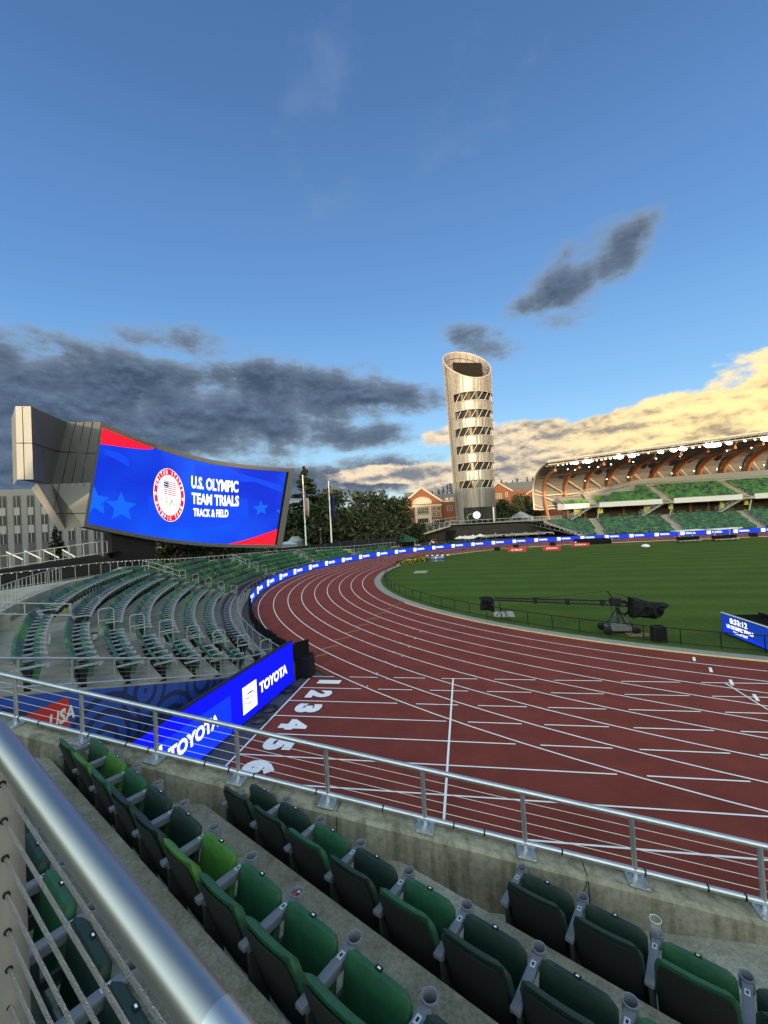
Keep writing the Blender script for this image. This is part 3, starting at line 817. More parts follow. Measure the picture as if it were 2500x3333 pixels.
def vscreen_mat():
    m = EM('video_blue', (.006, .075, .86), 1.0); nt = m.node_tree; b = nt.nodes['Principled BSDF']; N = nt.nodes; L = nt.links
    tc = N.new('ShaderNodeTexCoord'); n = N.new('ShaderNodeTexNoise'); n.inputs['Scale'].default_value = .10; n.inputs['Detail'].default_value = 2
    L.new(tc.outputs['Object'], n.inputs[0]); r = N.new('ShaderNodeValToRGB'); L.new(n.outputs['Fac'], r.inputs[0])
    r.color_ramp.elements[0].position = .35; r.color_ramp.elements[0].color = (.001, .018, .42, 1); r.color_ramp.elements[1].position = .68; r.color_ramp.elements[1].color = (.002, .060, .60, 1)
    L.new(r.outputs[0], b.inputs['Emission Color']); return m
mb = MB(); vsurf(mb, vf(0), 0, 1); mb.build('screen', vscreen_mat(), vb, fix=False)
mb = MB(); vsurf(mb, vf(.12), 0, .245, lambda u: 1-.165*max(0, (1-u/.245))**.6*(.8+.2*(1-u/.245)) if u < .2449 else 1.0, 1.0)
mb.build('red_corner', EM('video_red', (.85, .006, .024), 1.0), vb, fix=False); mb = MB(); vsurf(mb, vf(.12), .72, 1, 0.0, lambda u: .215*((u-.72)/.28)**1.25); mb.build('red_corner', EM('video_red', (.85, .006, .024), 1.0), vb, fix=False)
def sc(x, y):    # photo zoom pixel -> screen u, v
    px, py = zz(x, y); best = None
    u = v = .5
    for _ in range(25):
        p = vpt(u, v); d = p-EYEP; zc = d.dot(fw); X0 = CXP+F*d.dot(RT)/zc; Y0 = CYP-F*d.dot(UP)/zc
        e = 1e-3; J = []
        for du, dv in ((e, 0), (0, e)):
            d = vpt(u+du, v+dv)-EYEP; zc = d.dot(fw); J.append(((CXP+F*d.dot(RT)/zc-X0)/e, (CYP-F*d.dot(UP)/zc-Y0)/e))
        (a_, c_), (b_, d_) = J; det = a_*d_-b_*c_; ex, ey = px-X0, py-Y0
        u += (d_*ex-b_*ey)/det; v += (-c_*ex+a_*ey)/det
    return u, v
def vpoly(mb, fn, pts, du=.025):
    """a flat graphic cut into narrow upright slices so that it follows the curve of the screen"""
    u0, u1 = min(p[0] for p in pts), max(p[0] for p in pts); n = max(1, math.ceil((u1-u0)/du))
    for i in range(n):
        a_, b_ = u0+(u1-u0)*i/n, u0+(u1-u0)*(i+1)/n; q = pts
        for lim, sg_ in ((a_, 1), (b_, -1)):
            o = []
            for k in range(len(q)):
                p, r = q[k], q[(k+1) % len(q)]; fp, fr = (p[0]-lim)*sg_, (r[0]-lim)*sg_
                if fp >= 0: o.append(p)
                if (fp >= 0) != (fr >= 0): t_ = fp/(fp-fr); o.append((p[0]+(r[0]-p[0])*t_, p[1]+(r[1]-p[1])*t_))
            q = o
            if not q: break
        if len(q) > 2: mb.poly([fn(*p) for p in q])
def vdisc(mb, fn, u, v, ra, rb, n=48): vpoly(mb, fn, [(u+cos(2*pi*i/n)*ra, v+sin(2*pi*i/n)*rb) for i in range(n)], .012)
AR = ((VC[1]-VC[0]).length)/((VC[0]-VC[2]).length)
e_star = EM('video_pale_blue', (.003, .085, .62), 1.0)
mb = MB()
for x, y, r in ((655, 665, .165), (505, 630, .16), (1408, 672, .105), (1530, 690, .105)):
    u, v = sc(x, y); pts = [(u+cos(radians(100+36*i))*(r if i % 2 == 0 else r*.45)/AR, v+sin(radians(100+36*i))*(r if i % 2 == 0 else r*.45)) for i in range(10)]
    pts = [(min(.998, max(.002, a_)), b_) for a_, b_ in pts]
    mb = MB(); vpoly(mb, vf(.10), pts); mb.build('star_graphic', e_star, vb, fix=False)
mb = MB()
a_ = [sc(800, 605), sc(1335, 620), sc(1340, 720), sc(1200, 765), sc(1050, 780), sc(900, 765), sc(802, 750)]
vpoly(mb, vf(.06), a_); mb.build('background_graphic', EM('video_mid_blue', (.002, .042, .56), 1.0), vb, fix=False); mb = MB()
a_ = [sc(560, 350), sc(640, 370), sc(695, 405), sc(697, 448), sc(640, 415), sc(560, 375)]; vpoly(mb, vf(.06), a_); mb.build('background_graphic', EM('video_mid_blue', (.002, .042, .56), 1.0), vb, fix=False); mb = MB()
a_ = [sc(1050, 430), sc(1220, 455), sc(1520, 545), sc(1530, 590), sc(1380, 530), sc(1200, 520), sc(1050, 540)]; vpoly(mb, vf(.06), a_); mb.build('background_graphic', EM('video_mid_blue', (.002, .042, .56), 1.0), vb, fix=False)
# round emblem
cu, cv = sc(912, 602); ru = (sc(998, 608)[0]-sc(826, 597)[0])/2; rv = (sc(912, 460)[1]-sc(912, 745)[1])/2
vsh = lambda d: (lambda u, v: vf(d)(u-.071*(v-cv), v))
mb = MB(); vdisc(mb, vsh(.12), cu, cv, ru, rv); mb.build('emblem_ring', EM('video_red', (.85, .006, .024), 1.0), vb, fix=False)
mw = MB(); vdisc(mw, vsh(.15), cu, cv, ru*.76, rv*.76)
put_ring(mw, vsh(.16), cu, cv, ru, rv, ru*.04, 40)
def ring_text(mb, s, a_mid, span, outside=True, r=.80, hgt=.15):
    n = len(s)
    for i, ch in enumerate(s):
        if ch == ' ': continue
        fr = (i+.5)/n-.5; a = radians(a_mid-fr*span) if outside else radians(a_mid+fr*span)
        vs, fs, w = text_geo(ch, .03)
        for_w = min(w, 1.0)*hgt*.75
        def fn(x, y, a=a):
            if outside: rr2, tt = r+y, x
            else: rr2, tt = r+hgt-y, -x
            X = cos(a)*rr2+sin(a)*tt; Yv = sin(a)*rr2-cos(a)*tt
            return vsh(.18)(cu+X*ru, cv+Yv*rv)
        put_text(mb, ch, fn, -for_w/2, 0, for_w, hgt, bold=.03)
ring_text(mw, 'UNITED STATES', 90, 150); ring_text(mw, 'OLYMPIC TEAM', 270, 140, False)
for a in (183, -3): put_star(mw, lambda u, v: vf(.18)(u, v), 0, 0, 0) if False else mw.poly([vsh(.18)(cu+ru*(.88*cos(radians(a))+cos(radians(90+36*i))*(.09 if i % 2 == 0 else .04)), cv+rv*(.88*sin(radians(a))+sin(radians(90+36*i))*(.09 if i % 2 == 0 else .04))) for i in range(10)])
# event words
def word(s, x0, y0, x1, y1, hpx):
    (u0, v0), (u1, v1) = sc(x0, y0), sc(x1, y1); uh, vh = sc(x0, y0-hpx); h = vh-v0
    put_text(mw, s, lambda u, v: vf(.14)(u-.071*v, v0+(v1-v0)*(u-u0)/(u1-u0)+(v)), u0, 0, u1-u0, h, bold=.035)
word('U.S. OLYMPIC', 1031, 562, 1285, 587, 68); word('TEAM TRIALS', 1033, 647, 1288, 661, 62); word('TRACK & FIELD', 1042, 714, 1231, 720, 44)
mw.build('lettering', EM('video_white', (.95, .95, .97), 1.0), vb, fix=False)
fx0, fx1, fy0, fy1 = cu-ru*.37, cu+ru*.42, cv+rv*.02, cv+rv*.52
mb = MB()
for i in range(7):
    y0 = fy0+(fy1-fy0)*(2*i)/13; y1 = fy0+(fy1-fy0)*(2*i+1)/13; vpoly(mb, vsh(.19), [(fx0, y0), (fx1, y0), (fx1, y1), (fx0, y1)])
mb.build('flag_stripes', EM('flag_red', (.55, .01, .03), 1.0), vb, fix=False)
mb = MB(); vpoly(mb, vsh(.21), [(fx0, fy0+(fy1-fy0)*6/13), (fx0+(fx1-fx0)*.42, fy0+(fy1-fy0)*6/13), (fx0+(fx1-fx0)*.42, fy1), (fx0, fy1)]); mb.build('flag_canton', e_navy, vb, fix=False)
mb = MB()
for i in range(4):
    for j in range(3): put_disc(mb, vsh(.23), fx0+(fx1-fx0)*.42*(i+.5)/4, fy0+(fy1-fy0)*(6+7*(j+.5)/3)/13, ru*.022, rv*.022, 6)
mb.build('flag_stars', EM('video_white', (.95, .95, .97), 1.0), vb, fix=False)
for i, (dx, dy, c, nm) in enumerate(((-.36, -.2, (.0, .14, .55), 'blue'), (0, -.2, (.01, .01, .01), 'black'), (.36, -.2, (.7, .02, .05), 'red'), (-.18, -.36, (.75, .45, .02), 'yellow'), (.18, -.36, (.0, .3, .08), 'green'))):
    mb = MB(); put_ring(mb, vsh(.19+.004*i), cu+ru*dx, cv+rv*dy, ru*.165, rv*.165, ru*.045, 24)
    o = mb.build('emblem_hoop', EM('hoop_'+nm, c, 1.0), vb, fix=False); o['label'] = nm+' interlaced ring'
# cladding: grey metal frame round the screen, wing block at the left, dark pylons below
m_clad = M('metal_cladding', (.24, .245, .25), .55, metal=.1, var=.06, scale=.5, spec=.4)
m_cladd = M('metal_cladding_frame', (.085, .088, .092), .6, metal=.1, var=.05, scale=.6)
mb = MB()
def frame(u0, u1, v0, v1, dep=.35, d0=.18):
    for i in range(NV):
        a_, b_ = u0+(u1-u0)*i/NV, u0+(u1-u0)*(i+1)/NV
        f, g_ = vf(d0), vf(-dep)
        mb.quad(f(a_, v0), f(b_, v0), f(b_, v1), f(a_, v1)); mb.quad(f(a_, v0), f(b_, v0), g_(b_, v0), g_(a_, v0)); mb.quad(f(a_, v1), f(b_, v1), g_(b_, v1), g_(a_, v1))
frame(-.012, 1.045, 1.0, 1.05, 3.0); frame(-.012, 1.045, -.042, 0, 3.0)
for u0, u1 in ((-.012, 0.0), (1.012, 1.045)):
    f = vf(.18); g_ = vf(-3.0); mb.quad(f(u0, -.042), f(u1, -.042), f(u1, 1.05), f(u0, 1.05)); mb.quad(f(u0, -.042), g_(u0, -.042), g_(u0, 1.05), f(u0, 1.05)); mb.quad(f(u1, -.042), g_(u1, -.042), g_(u1, 1.05), f(u1, 1.05))
mb.build('frame', m_cladd, vb)
mb = MB(); f = vf(.1); mb.quad(f(1.0, 0), f(1.012, 0), f(1.012, 1), f(1.0, 1)); mb.build('shadow_gap', m_dark, vb)
# left wing: faceted metal volume (points read on the photograph, at their own distances)
def w(x, y, d): return atd(*zz(x, y), d)
A1, A2 = w(83, 119, 42.0), w(166, 120, 41.0); A3, A4 = w(180, 515, 41.6), w(93, 516, 42.6)
Bt, Bm, Bb = w(362, 206, 48.5), w(320, 365, 48.6), w(278, 540, 48.8)
Ct = vf(.18)(-.012, 1.05)
def vv(v): return vf(.18)(-.012, v)
Cm_ = vv(.42)
D1, D2 = w(200, 535, 44.5), w(355, 787, 52.0)
E1 = vv(-.042)
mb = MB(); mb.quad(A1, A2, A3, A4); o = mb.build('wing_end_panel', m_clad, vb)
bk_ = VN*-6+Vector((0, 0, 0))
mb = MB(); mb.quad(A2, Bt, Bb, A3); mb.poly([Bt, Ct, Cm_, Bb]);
mb.poly([A1, A2, Bt, Ct, Ct+bk_, A1+bk_]); mb.build('wing_side', M('metal_cladding_shaded_side', (.075, .082, .092), .6, metal=.1, var=.06, scale=.5), vb)  # darker copy of the cladding; the side's shade is put into its colour
mb = MB(); mb.poly([A4, A3, Bb, D1]); mb.quad(A1, A4, A4+bk_, A1+bk_); mb.build('wing_soffit', m_cladd, vb)  # soffit takes the dark frame cladding, shade put into its colour
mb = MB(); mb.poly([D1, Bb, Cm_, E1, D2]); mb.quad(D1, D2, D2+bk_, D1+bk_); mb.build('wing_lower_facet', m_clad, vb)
# panel joints on the wing
mb = MB()
def joint(a_, b_): mb.tube([a_+VN*.03, b_+VN*.03], .035, 4)
for k in (.25, .5, .75): joint(Bt.lerp(Ct, k), Bb.lerp(Cm_, k))
joint(A2.lerp(A3, .5), Bm); joint(Bm, vv(.72))
joint(A1.lerp(A4, .5), A2.lerp(A3, .5)); joint(A1.lerp(A2, .45), A4.lerp(A3, .45))
for k in (.2, .42, .63, .82): joint(Bb.lerp(Cm_, k) if k > .0 else Bb, D2.lerp(E1, max(0, (k-.25)/.75)) if k > .3 else D1.lerp(D2, .55))
joint(D1.lerp(D2, .62), vv(.10))
mb.build('panel_joints', m_dark, vb)
mb = MB(); fg, fh = vf(-1.0), vf(-5.5)
for u0, u1 in ((.12, .34),):
    a_, b_ = fg(u0, -.04), fg(u1, -.04); c_, d_ = fh(u1, -.04), fh(u0, -.04)
    lo_ = [Vector((p.x*.995, p.y*.995, -.1)) for p in (a_, b_, c_, d_)]
    mb.add([a_, b_, c_, d_]+lo_, [(0, 1, 2, 3), (4, 5, 6, 7), (0, 1, 5, 4), (1, 2, 6, 5), (2, 3, 7, 6), (3, 0, 4, 7)])
mb.build('pylon', M('dark_board_cladding', (.014, .014, .015), .9, var=.2, scale=1.0, spec=.1), vb)
mb = MB(); vsurf(mb, lambda u, v: vf(-.9-v)(u, -.045), -.01, 1.04); mb.build('underside', m_dark, vb)
mb = MB(); vsurf(mb, vf(-.4), -.01, 1.04, -.04, 1.04)
vsurf(mb, vf(-3.0), -.01, 1.04, -.04, 1.05); mb.build('back', m_dark, vb)

# ------------------------------------------------------------------ clock board at the right edge of the field
q0 = atz(1550+1405/1.746, 1350+1240/1.746, .05); q1 = atz(1550+1659/1.746, 1350+1340/1.746, .05)
qd = (q1-q0); qd.z = 0; qd.normalize(); qn = Vector((qd.y, -qd.x, 0)); qn = qn if qn.dot(-q0) > 0 else -qn
t = thing('display_board', 'blue lit clock board showing the time of day at the right edge of the grass', 'display board', q0)
hq = aty(1550+1400/1.746, 1350+1132/1.746, q0.y).z
fq = lambda d: (lambda u, v: q0+qd*u+qn*d+Vector((0, 0, v)))
mb = MB(); mb.prism([(-.05, 0), (4.2, 0), (4.2, hq), (-.05, hq)], q0, qd, (0, 0, 1), -qn*.25)
mb.prism([(-.05, 0), (4.2, 0), (4.2, hq*.98), (-.05, hq*.98)], q0-qn*1.7, (qd-qn*.0), (0, 0, 1), -qn*.1); mb.build('cabinet', m_black, t)
mb = MB(); put_poly(mb, fq(.004), [(0, .04), (4.15, .04), (4.15, hq-.03), (0, hq-.03)]); mb.build('screen', EM('clock_blue', (.004, .028, .24), 1.0), t)
mb = MB(); put_poly(mb, fq(.007), [(0, .06), (.10, .06), (.10, hq-.05), (0, hq-.05)]); put_poly(mb, fq(.007), [(.1, hq*.18), (4.1, hq*.02), (4.1, hq*.10), (.1, hq*.30)]); mb.build('lighter_field', e_blue3, t)
mb = MB(); mb.tube([fq(.0)(-.05, hq+.02), fq(0)(4.2, hq+.02)], .03, 6); mb.build('top_edge', m_wht, t)
mb = MB(); put_text(mb, '8:33:12', fq(.012), .55, hq*.62, 1.15, hq*.27, bold=.03); put_text(mb, 'US OLYMPIC TRIALS', fq(.012), .30, hq*.36, 1.75, hq*.18, bold=.045); put_text(mb, 'TIME OF DAY', fq(.012), .75, hq*.17, .95, hq*.12, bold=.04)
mb.build('lettering', e_white, t)
mb = MB()
for i in range(4): mb.prism([(0, 0), (1.5, 0), (1.5, hq*.95), (0, hq*(.9))], q0-qn*.3+qd*(i*1.0), (qd*.2-qn).normalized(), (0, 0, 1), qd*.02)
mb.build('cloth_cover', m_cloth, t)
# ------------------------------------------------------------------ the stand the photograph is taken from
ROWA = radians(-28.0)
TV = Vector((cos(ROWA), sin(ROWA), 0)); NVV = Vector((-sin(ROWA), cos(ROWA), 0))
CUPN = [4.12, 3.00, 1.95, .85, -.25]           # distance of the cup holders along NVV
CUPZ = [3.00, 3.45, 3.90, 4.34, 4.78]
FLO = [z-.62 for z in CUPZ]
YW0, YW1 = 4.64, 4.96
def zw(x): return 3.02-.169*x if x < 4.2 else 3.02-.169*4.2
def clip(poly, f):
    out = []
    for i in range(len(poly)):
        a, b = poly[i], poly[(i+1) % len(poly)]; fa, fb_ = f(a), f(b)
        if fa >= 0: out.append(a)
        if (fa >= 0) != (fb_ >= 0): out.append(a+(b-a)*(fa/(fa-fb_)))
    return out
def tn(t_, n_, z): v = TV*t_+NVV*n_; return Vector((v.x, v.y, z))
mb = MB(); wallf = lambda p: 4.80-p.y
EDGE = [n-.45 for n in CUPN]                    # riser line behind each row
for k in range(5):
    n0 = EDGE[k]; n1 = EDGE[k-1] if k else 12.0
    poly = clip([tn(-16, n0, FLO[k]), tn(16, n0, FLO[k]), tn(16, n1, FLO[k]), tn(-16, n1, FLO[k])], wallf)
    if len(poly) > 2: mb.poly(poly)
    zt = FLO[k+1] if k < 4 else FLO[4]+.45
    def cl(p):  # clip the riser line end at the wall
        return p
    a = tn(-16, n0, 0); tt = (4.80-a.y)/TV.y; a = a+TV*max(0, tt)
    b = tn(16, n0, 0)
    mb.quad((a.x, a.y, FLO[k]), (b.x, b.y, FLO[k]), (b.x, b.y, zt), (a.x, a.y, zt))
for k in range(14):        # unseen rows behind the photographer, added to keep western glow off the handrail
    n0, zk = EDGE[4]-1.1*k, FLO[4]+.45*(k+1); far_ = 1.1 if k < 13 else 6
    mb.poly(clip([tn(-45, n0-far_, zk), tn(45, n0-far_, zk), tn(45, n0, zk), tn(-45, n0, zk)], wallf))
    t0 = ((n0-far_)*cos(ROWA)-4.7)/-sin(ROWA); mb.quad(tn(t0, n0-far_, zk), tn(45, n0-far_, zk), tn(45, n0-far_, zk+.45), tn(t0, n0-far_, zk+.45))
def stained():
    m = M('worn_concrete', (.29, .275, .235), .9, bump=.35, bscale=60)
    nt = m.node_tree; b = nt.nodes['Principled BSDF']; N = nt.nodes; L = nt.links; tc = N.new('ShaderNodeTexCoord'); out = None
    for sc_, e0, c0, e1, c1 in ((2.2, .32, (.235, .215, .17), .68, (.36, .345, .30)), (38, .38, (.72, .72, .71), .62, (1.12, 1.12, 1.10)), (7, .34, (.80, .79, .76), .52, (1, 1, 1))):
        n = N.new('ShaderNodeTexNoise'); n.inputs['Scale'].default_value = sc_; n.inputs['Detail'].default_value = 8; n.inputs['Roughness'].default_value = .68; L.new(tc.outputs['Object'], n.inputs[0])
        r = N.new('ShaderNodeValToRGB'); L.new(n.outputs['Fac'], r.inputs[0]); e = r.color_ramp.elements; e[0].position = e0; e[0].color = (*c0, 1); e[1].position = e1; e[1].color = (*c1, 1)
        if out is None: out = r.outputs[0]
        else: x = N.new('ShaderNodeMix'); x.data_type = 'RGBA'; x.blend_type = 'MULTIPLY'; x.inputs[0].default_value = 1; L.new(out, x.inputs[6]); L.new(r.outputs[0], x.inputs[7]); out = x.outputs[2]
    L.new(out, b.inputs['Base Color']); return m
struct(mb.build('stand_floor', stained(), fix=False))

# concrete parapet with rain streaks
def wall_mat():
    m = M('streaked_concrete', (.23, .21, .15), .9, var=.0, scale=1.2, bump=.25, bscale=30)
    nt = m.node_tree; b = nt.nodes['Principled BSDF']; N = nt.nodes; L = nt.links
    tc = N.new('ShaderNodeTexCoord')
    def noise(sc_, st, det=8, ro=.65):
        mp = N.new('ShaderNodeMapping'); mp.inputs['Scale'].default_value = st; L.new(tc.outputs['Object'], mp.inputs[0])
        n = N.new('ShaderNodeTexNoise'); n.inputs['Scale'].default_value = sc_; n.inputs['Detail'].default_value = det; n.inputs['Roughness'].default_value = ro
        L.new(mp.outputs[0], n.inputs[0]); return n.outputs['Fac']
    a = noise(7, (1, 1, .10), 6, .6); c = noise(1.6, (1, 1, 1)); d = noise(14, (1, 1, 1), 8, .7)
    def ramp(v, e0, c0, e1, c1):
        r = N.new('ShaderNodeValToRGB'); L.new(v, r.inputs[0]); e = r.color_ramp.elements
        e[0].position = e0; e[0].color = (*c0, 1); e[1].position = e1; e[1].color = (*c1, 1); return r.outputs[0]
    def mul(x, y):
        n = N.new('ShaderNodeMix'); n.data_type = 'RGBA'; n.blend_type = 'MULTIPLY'; n.inputs[0].default_value = 1; L.new(x, n.inputs[6]); L.new(y, n.inputs[7]); return n.outputs[2]
    base = ramp(c, .3, (.225, .21, .17), .7, (.33, .31, .26))
    st = ramp(a, .36, (.60, .58, .53), .54, (1, 1, 1))
    sp = ramp(d, .35, (.72, .72, .70), .6, (1.08, 1.07, 1.03))
    L.new(mul(mul(base, st), sp), b.inputs['Base Color']); return m
wl = thing('concrete_wall', 'stained concrete parapet wall in front of the nearest green seats', 'wall', (0, 4.8, 0))
mb = MB(); xs = [-9, -6.26, 4.2, 9]
for a, b in zip(xs, xs[1:]):
    n = 14 if b-a > 4 else 3
    for i in range(n):
        p, q = a+(b-a)*i/n, a+(b-a)*(i+1)/n
        zp, zq = zw(p), zw(q); c = .035
        mb.quad((p, YW0, 0), (q, YW0, 0), (q, YW0, zq-c), (p, YW0, zp-c)); mb.quad((p, YW0, zp-c), (q, YW0, zq-c), (q, YW0+c, zq), (p, YW0+c, zp))
        mb.quad((p, YW0+c, zp), (q, YW0+c, zq), (q, YW1-c, zq), (p, YW1-c, zp)); mb.quad((p, YW1-c, zp), (q, YW1-c, zq), (q, YW1, zq-c), (p, YW1, zp-c)); mb.quad((p, YW1, 0), (q, YW1, 0), (q, YW1, zq-c), (p, YW1, zp-c))
mb.build('wall_body', wall_mat(), wl)
mb = MB()
for x in (-1.63, 1.03, 3.4):        # joints and a crack
    mb.bar((x, YW0-.001, zw(x)-1.2), (x+.004, YW0-.001, zw(x)-.03), .008, .004); mb.bar((x, YW0+.03, zw(x)+.001), (x, YW1-.04, zw(x)+.001), .008, .003)
mb.build('joint_line', m_dark, wl)
mb = MB(); zc_ = rnd.uniform
p = Vector((1.02, YW0-.002, zw(1.02)-.03)); pts = [p]
for i in range(9): p = p+Vector((rnd.uniform(-.03, .02), 0, -.055)); pts.append(p)
mb.tube(pts, .0035, 4); mb.build('crack', m_dark, wl)

# the guard rail standing on it
XP = [-6.26, -5.18, -4.06, -2.92, -1.77, -.63, .45, 1.53, 2.68, 3.8]
gr_ = thing('guard_rail', 'galvanised steel cable guard rail on the near concrete parapet', 'railing', (0, 4.8, 3.02))
yr = 4.80; Rz = lambda x, h: Vector((x, yr, zw(x)+h)) if x <= 4.2 else Vector((x, yr, 3.02-.169*x+h))
MB().tube([Rz(-9, .635), Rz(3.9, .635), Rz(6, .635)], .030, 14).build('top_rail', m_galv, gr_, smooth=True)
MB().tube([Rz(-9, .085), Rz(3.9, .085), Rz(6, .085)], .030, 14).build('bottom_rail', m_galv, gr_, smooth=True)
mb = MB(); MB().tube([Rz(-9, .03)+Vector((0, .085, 0)), Rz(5, .03)+Vector((0, .085, 0))], .022, 6).build('lime_edge_strip', M('lime_plastic', (.22, .27, .03), .6), gr_)
for x in XP:
    MB().tube([Rz(x, .0), Rz(x, .62)], .026, 12).build('post', m_galv, gr_, smooth=True)
    s = -.169; R = Matrix.Rotation(math.atan(s)*-1, 3, 'Y')
    pl = MB(); pl.box(Rz(x, .010)+Vector((0, -.045, 0)), (.20, .19, .016), mat=R); po = pl.build('base_plate', m_galv, gr_, bevel=.003)
    bo = MB()
    for dx in (-.075, .075):
        for dy in (-.115, .03): bo.lathe([(0, .028), (.010, .028), (.012, .016), (.012, 0)], Rz(x+dx, .014)+Vector((0, dy, 0)), 8)
    bo.build('bolt', m_galv, po)
mb = MB()
for i in range(4):
    h = .085+.11*(i+1); mb.tube([Rz(-9, h), Rz(5.5, h)], .0035, 5, cap=False)
mb.build('cable_infill', M('thin_steel_cable', (.42, .41, .39), .4, metal=.7), gr_, smooth=True)
mb = MB()
x = -8.0
while x < 4.1:
    c = Rz(x, .085); d = Vector((1, 0, -.169)).normalized(); mb.tube([c-d*.008, c+d*.008], .034, 12); x += rnd.choice((.33, .57, .8))
mb.build('cable_tie', m_black, gr_)

# near seats with all their parts -----------------------------------------
PN = .575
NEARM = [M('near_vinyl_'+n.replace(' ', '_'), c, .55, var=.3, scale=9, bump=.12, bscale=90) for n, c in (('bright green', (.045, .150, .022)), ('mid green', (.013, .076, .033)), ('deep green', (.009, .048, .026)), ('dark green', (.006, .024, .017)))]
def shell(mb, w0, w1, zb, zt, yb, yt, th, curve, nx=10, nz=8, rc=.05):
    """upright padded slab; w0 bottom width, w1 top width, leaning from yb to yt, with rounded top corners"""
    fr, bk2 = [], []
    for j in range(nz+1):
        v = j/nz; z = zb+(zt-zb)*v; y = yb+(yt-yb)*v; w_ = w0+(w1-w0)*v
        dz = zt-z
        if dz < rc: w_ -= 2*(rc-sqrt(max(0, rc*rc-(rc-dz)**2)))*.9
        for i in range(nx+1):
            u = -1+2*i/nx; x = u*w_/2; cv_ = curve*(u*u)
            e = max(abs(u), 0); rnd_ = th*.5*max(0, (e-.86)/.14)**2*.7; rt = th*.5*max(0, 1-dz/.03)**2*.8 if dz < .03 else 0
            fr.append((x, y+th+cv_-rnd_-rt, z)); bk2.append((x, y+cv_+rnd_*.3+rt*.4, z))
    n = (nx+1); i0 = len(mb.v); mb.v += fr+bk2; o = (nx+1)*(nz+1)
    for j in range(nz):
        for i in range(nx):
            a = i0+j*n+i; mb.f.append((a, a+1, a+n+1, a+n)); mb.m.append(mb.cur); mb.f.append((a+o+n, a+o+n+1, a+o+1, a+o)); mb.m.append(mb.cur)
    for j in range(nz):
        for e in (0, nx):
            a = i0+j*n+e; mb.f.append((a, a+n, a+n+o, a+o)); mb.m.append(mb.cur)
    for e in (0, nz):
        for i in range(nx):
            a = i0+e*n+i; mb.f.append((a, a+1, a+1+o, a+o)); mb.m.append(mb.cur)
def near_seat(mi, label, pos, extra_arm=False):
    t = thing('folding_seat', label, 'seat', pos, ROWA, 'padded folding seats of the nearest rows')
    R = WM[t.name]
    def put(v, nm, mt, par=t, **k): 
        v.v = [tuple(R @ Vector(p)) for p in v.v]; return v.build(nm, mt, par, **k)
    v = MB(); shell(v, .525, .495, .17, .86, -.045, -.255, .080, .014, rc=.026); b = put(v, 'backrest', NEARM[mi], smooth=True, angle=60)
    v = MB(); shell(v, .485, .450, .18, .838, -.058, -.262, .012, .012, rc=.02); put(v, 'back_panel', m_back, b, smooth=True, angle=60)
    v = MB(); shell(v, .485, .475, .30, .70, .030, .100, .090, .0, rc=.014); c = put(v, 'seat_cushion', NEARM[mi], smooth=True, angle=60)
    v = MB(); v.box((0, .150, .7035), (.045, .028, .006)); put(v, 'number_plate', m_black, c)
    v = MB(); v.box((0, .150, .7075), (.020, .010, .002)); put(v, 'number_mark', m_wht, c)
    arms = (PN/2,) if not extra_arm else (PN/2, -PN/2)
    for x in arms:
        v = MB(); v.box((x, .0, .615), (.066, .44, .034)); v.box((x, .01, .578), (.042, .38, .045)); a = put(v, 'armrest', m_arm, bevel=.007, smooth=True)
        v = MB(); v.lathe([(.0, .55), (.046, .545), (.050, .56), (.050, .650), (.042, .650), (.040, .565), (0, .56)], (x, .245, 0), 20); put(v, 'cup_holder', m_arm, a, smooth=True)
        v = MB(); v.box((x, .12, .6345), (.034, .052, .002)); st = put(v, 'number_sticker', M('pale_sticker', (.42, .45, .52), .5), a)
        v = MB(); v.box((x, .12, .6362), (.014, .024, .0012)); put(v, 'sticker_mark', m_black, st)
        v = MB(); v.box((x, -.10, .29), (.028, .14, .58)); v.box((x, .02, .40), (.026, .30, .06)); v.box((x, -.10, .012), (.07, .20, .024)); put(v, 'leg', M('charcoal_steel', (.03, .032, .036), .5), bevel=.004)
    return t
ROWN = ['front', 'second', 'third', 'fourth']
NEAR = {}
def row_t(k, px, py): p = atz(px, py, CUPZ[k]); return p.x*TV.x+p.y*TV.y
ref = [row_t(0, 1500+325/1.659, 2500+560/1.659), row_t(1, 700+388/1.659, 2500+178/1.659), row_t(2, 655/1.659, 2150+490/1.659), row_t(3, 420, 3165)]
# per row: index of the first seat's right-hand arm relative to the reference cup, colours in order from the far-left end
ROWS = [(0, 1, [3, 3, 1, 3, 3, 2]), (1, 0, [3, 3, 1, 3, 1, 3, 3, 1]), (2, 0, [1, 0, 1, 3, 3, 0, 1, 1, 1, 3, 1]), (3, -7, [1, 3, 1, 1, 3, 3, 1, 3, 3, 1, 3, 1])]
for k, first, cols in ROWS:
    for j, mi in enumerate(cols):
        tt = ref[k]+PN*(first+j-.5)
        base = tn(tt, CUPN[k]-.245, FLO[k])
        if base.y > 4.55: continue
        ex = (j == 0)
        lab = f'{["bright green","mid green","deep green","dark green"][mi]} padded seat, {ordw(j+1)} from the far end of the {ROWN[k]} near row'
        key = (mi, ex)
        if key not in NEAR: NEAR[key] = near_seat(mi, lab, base, ex)
        else: dup(NEAR[key], base, ROWA, lab)
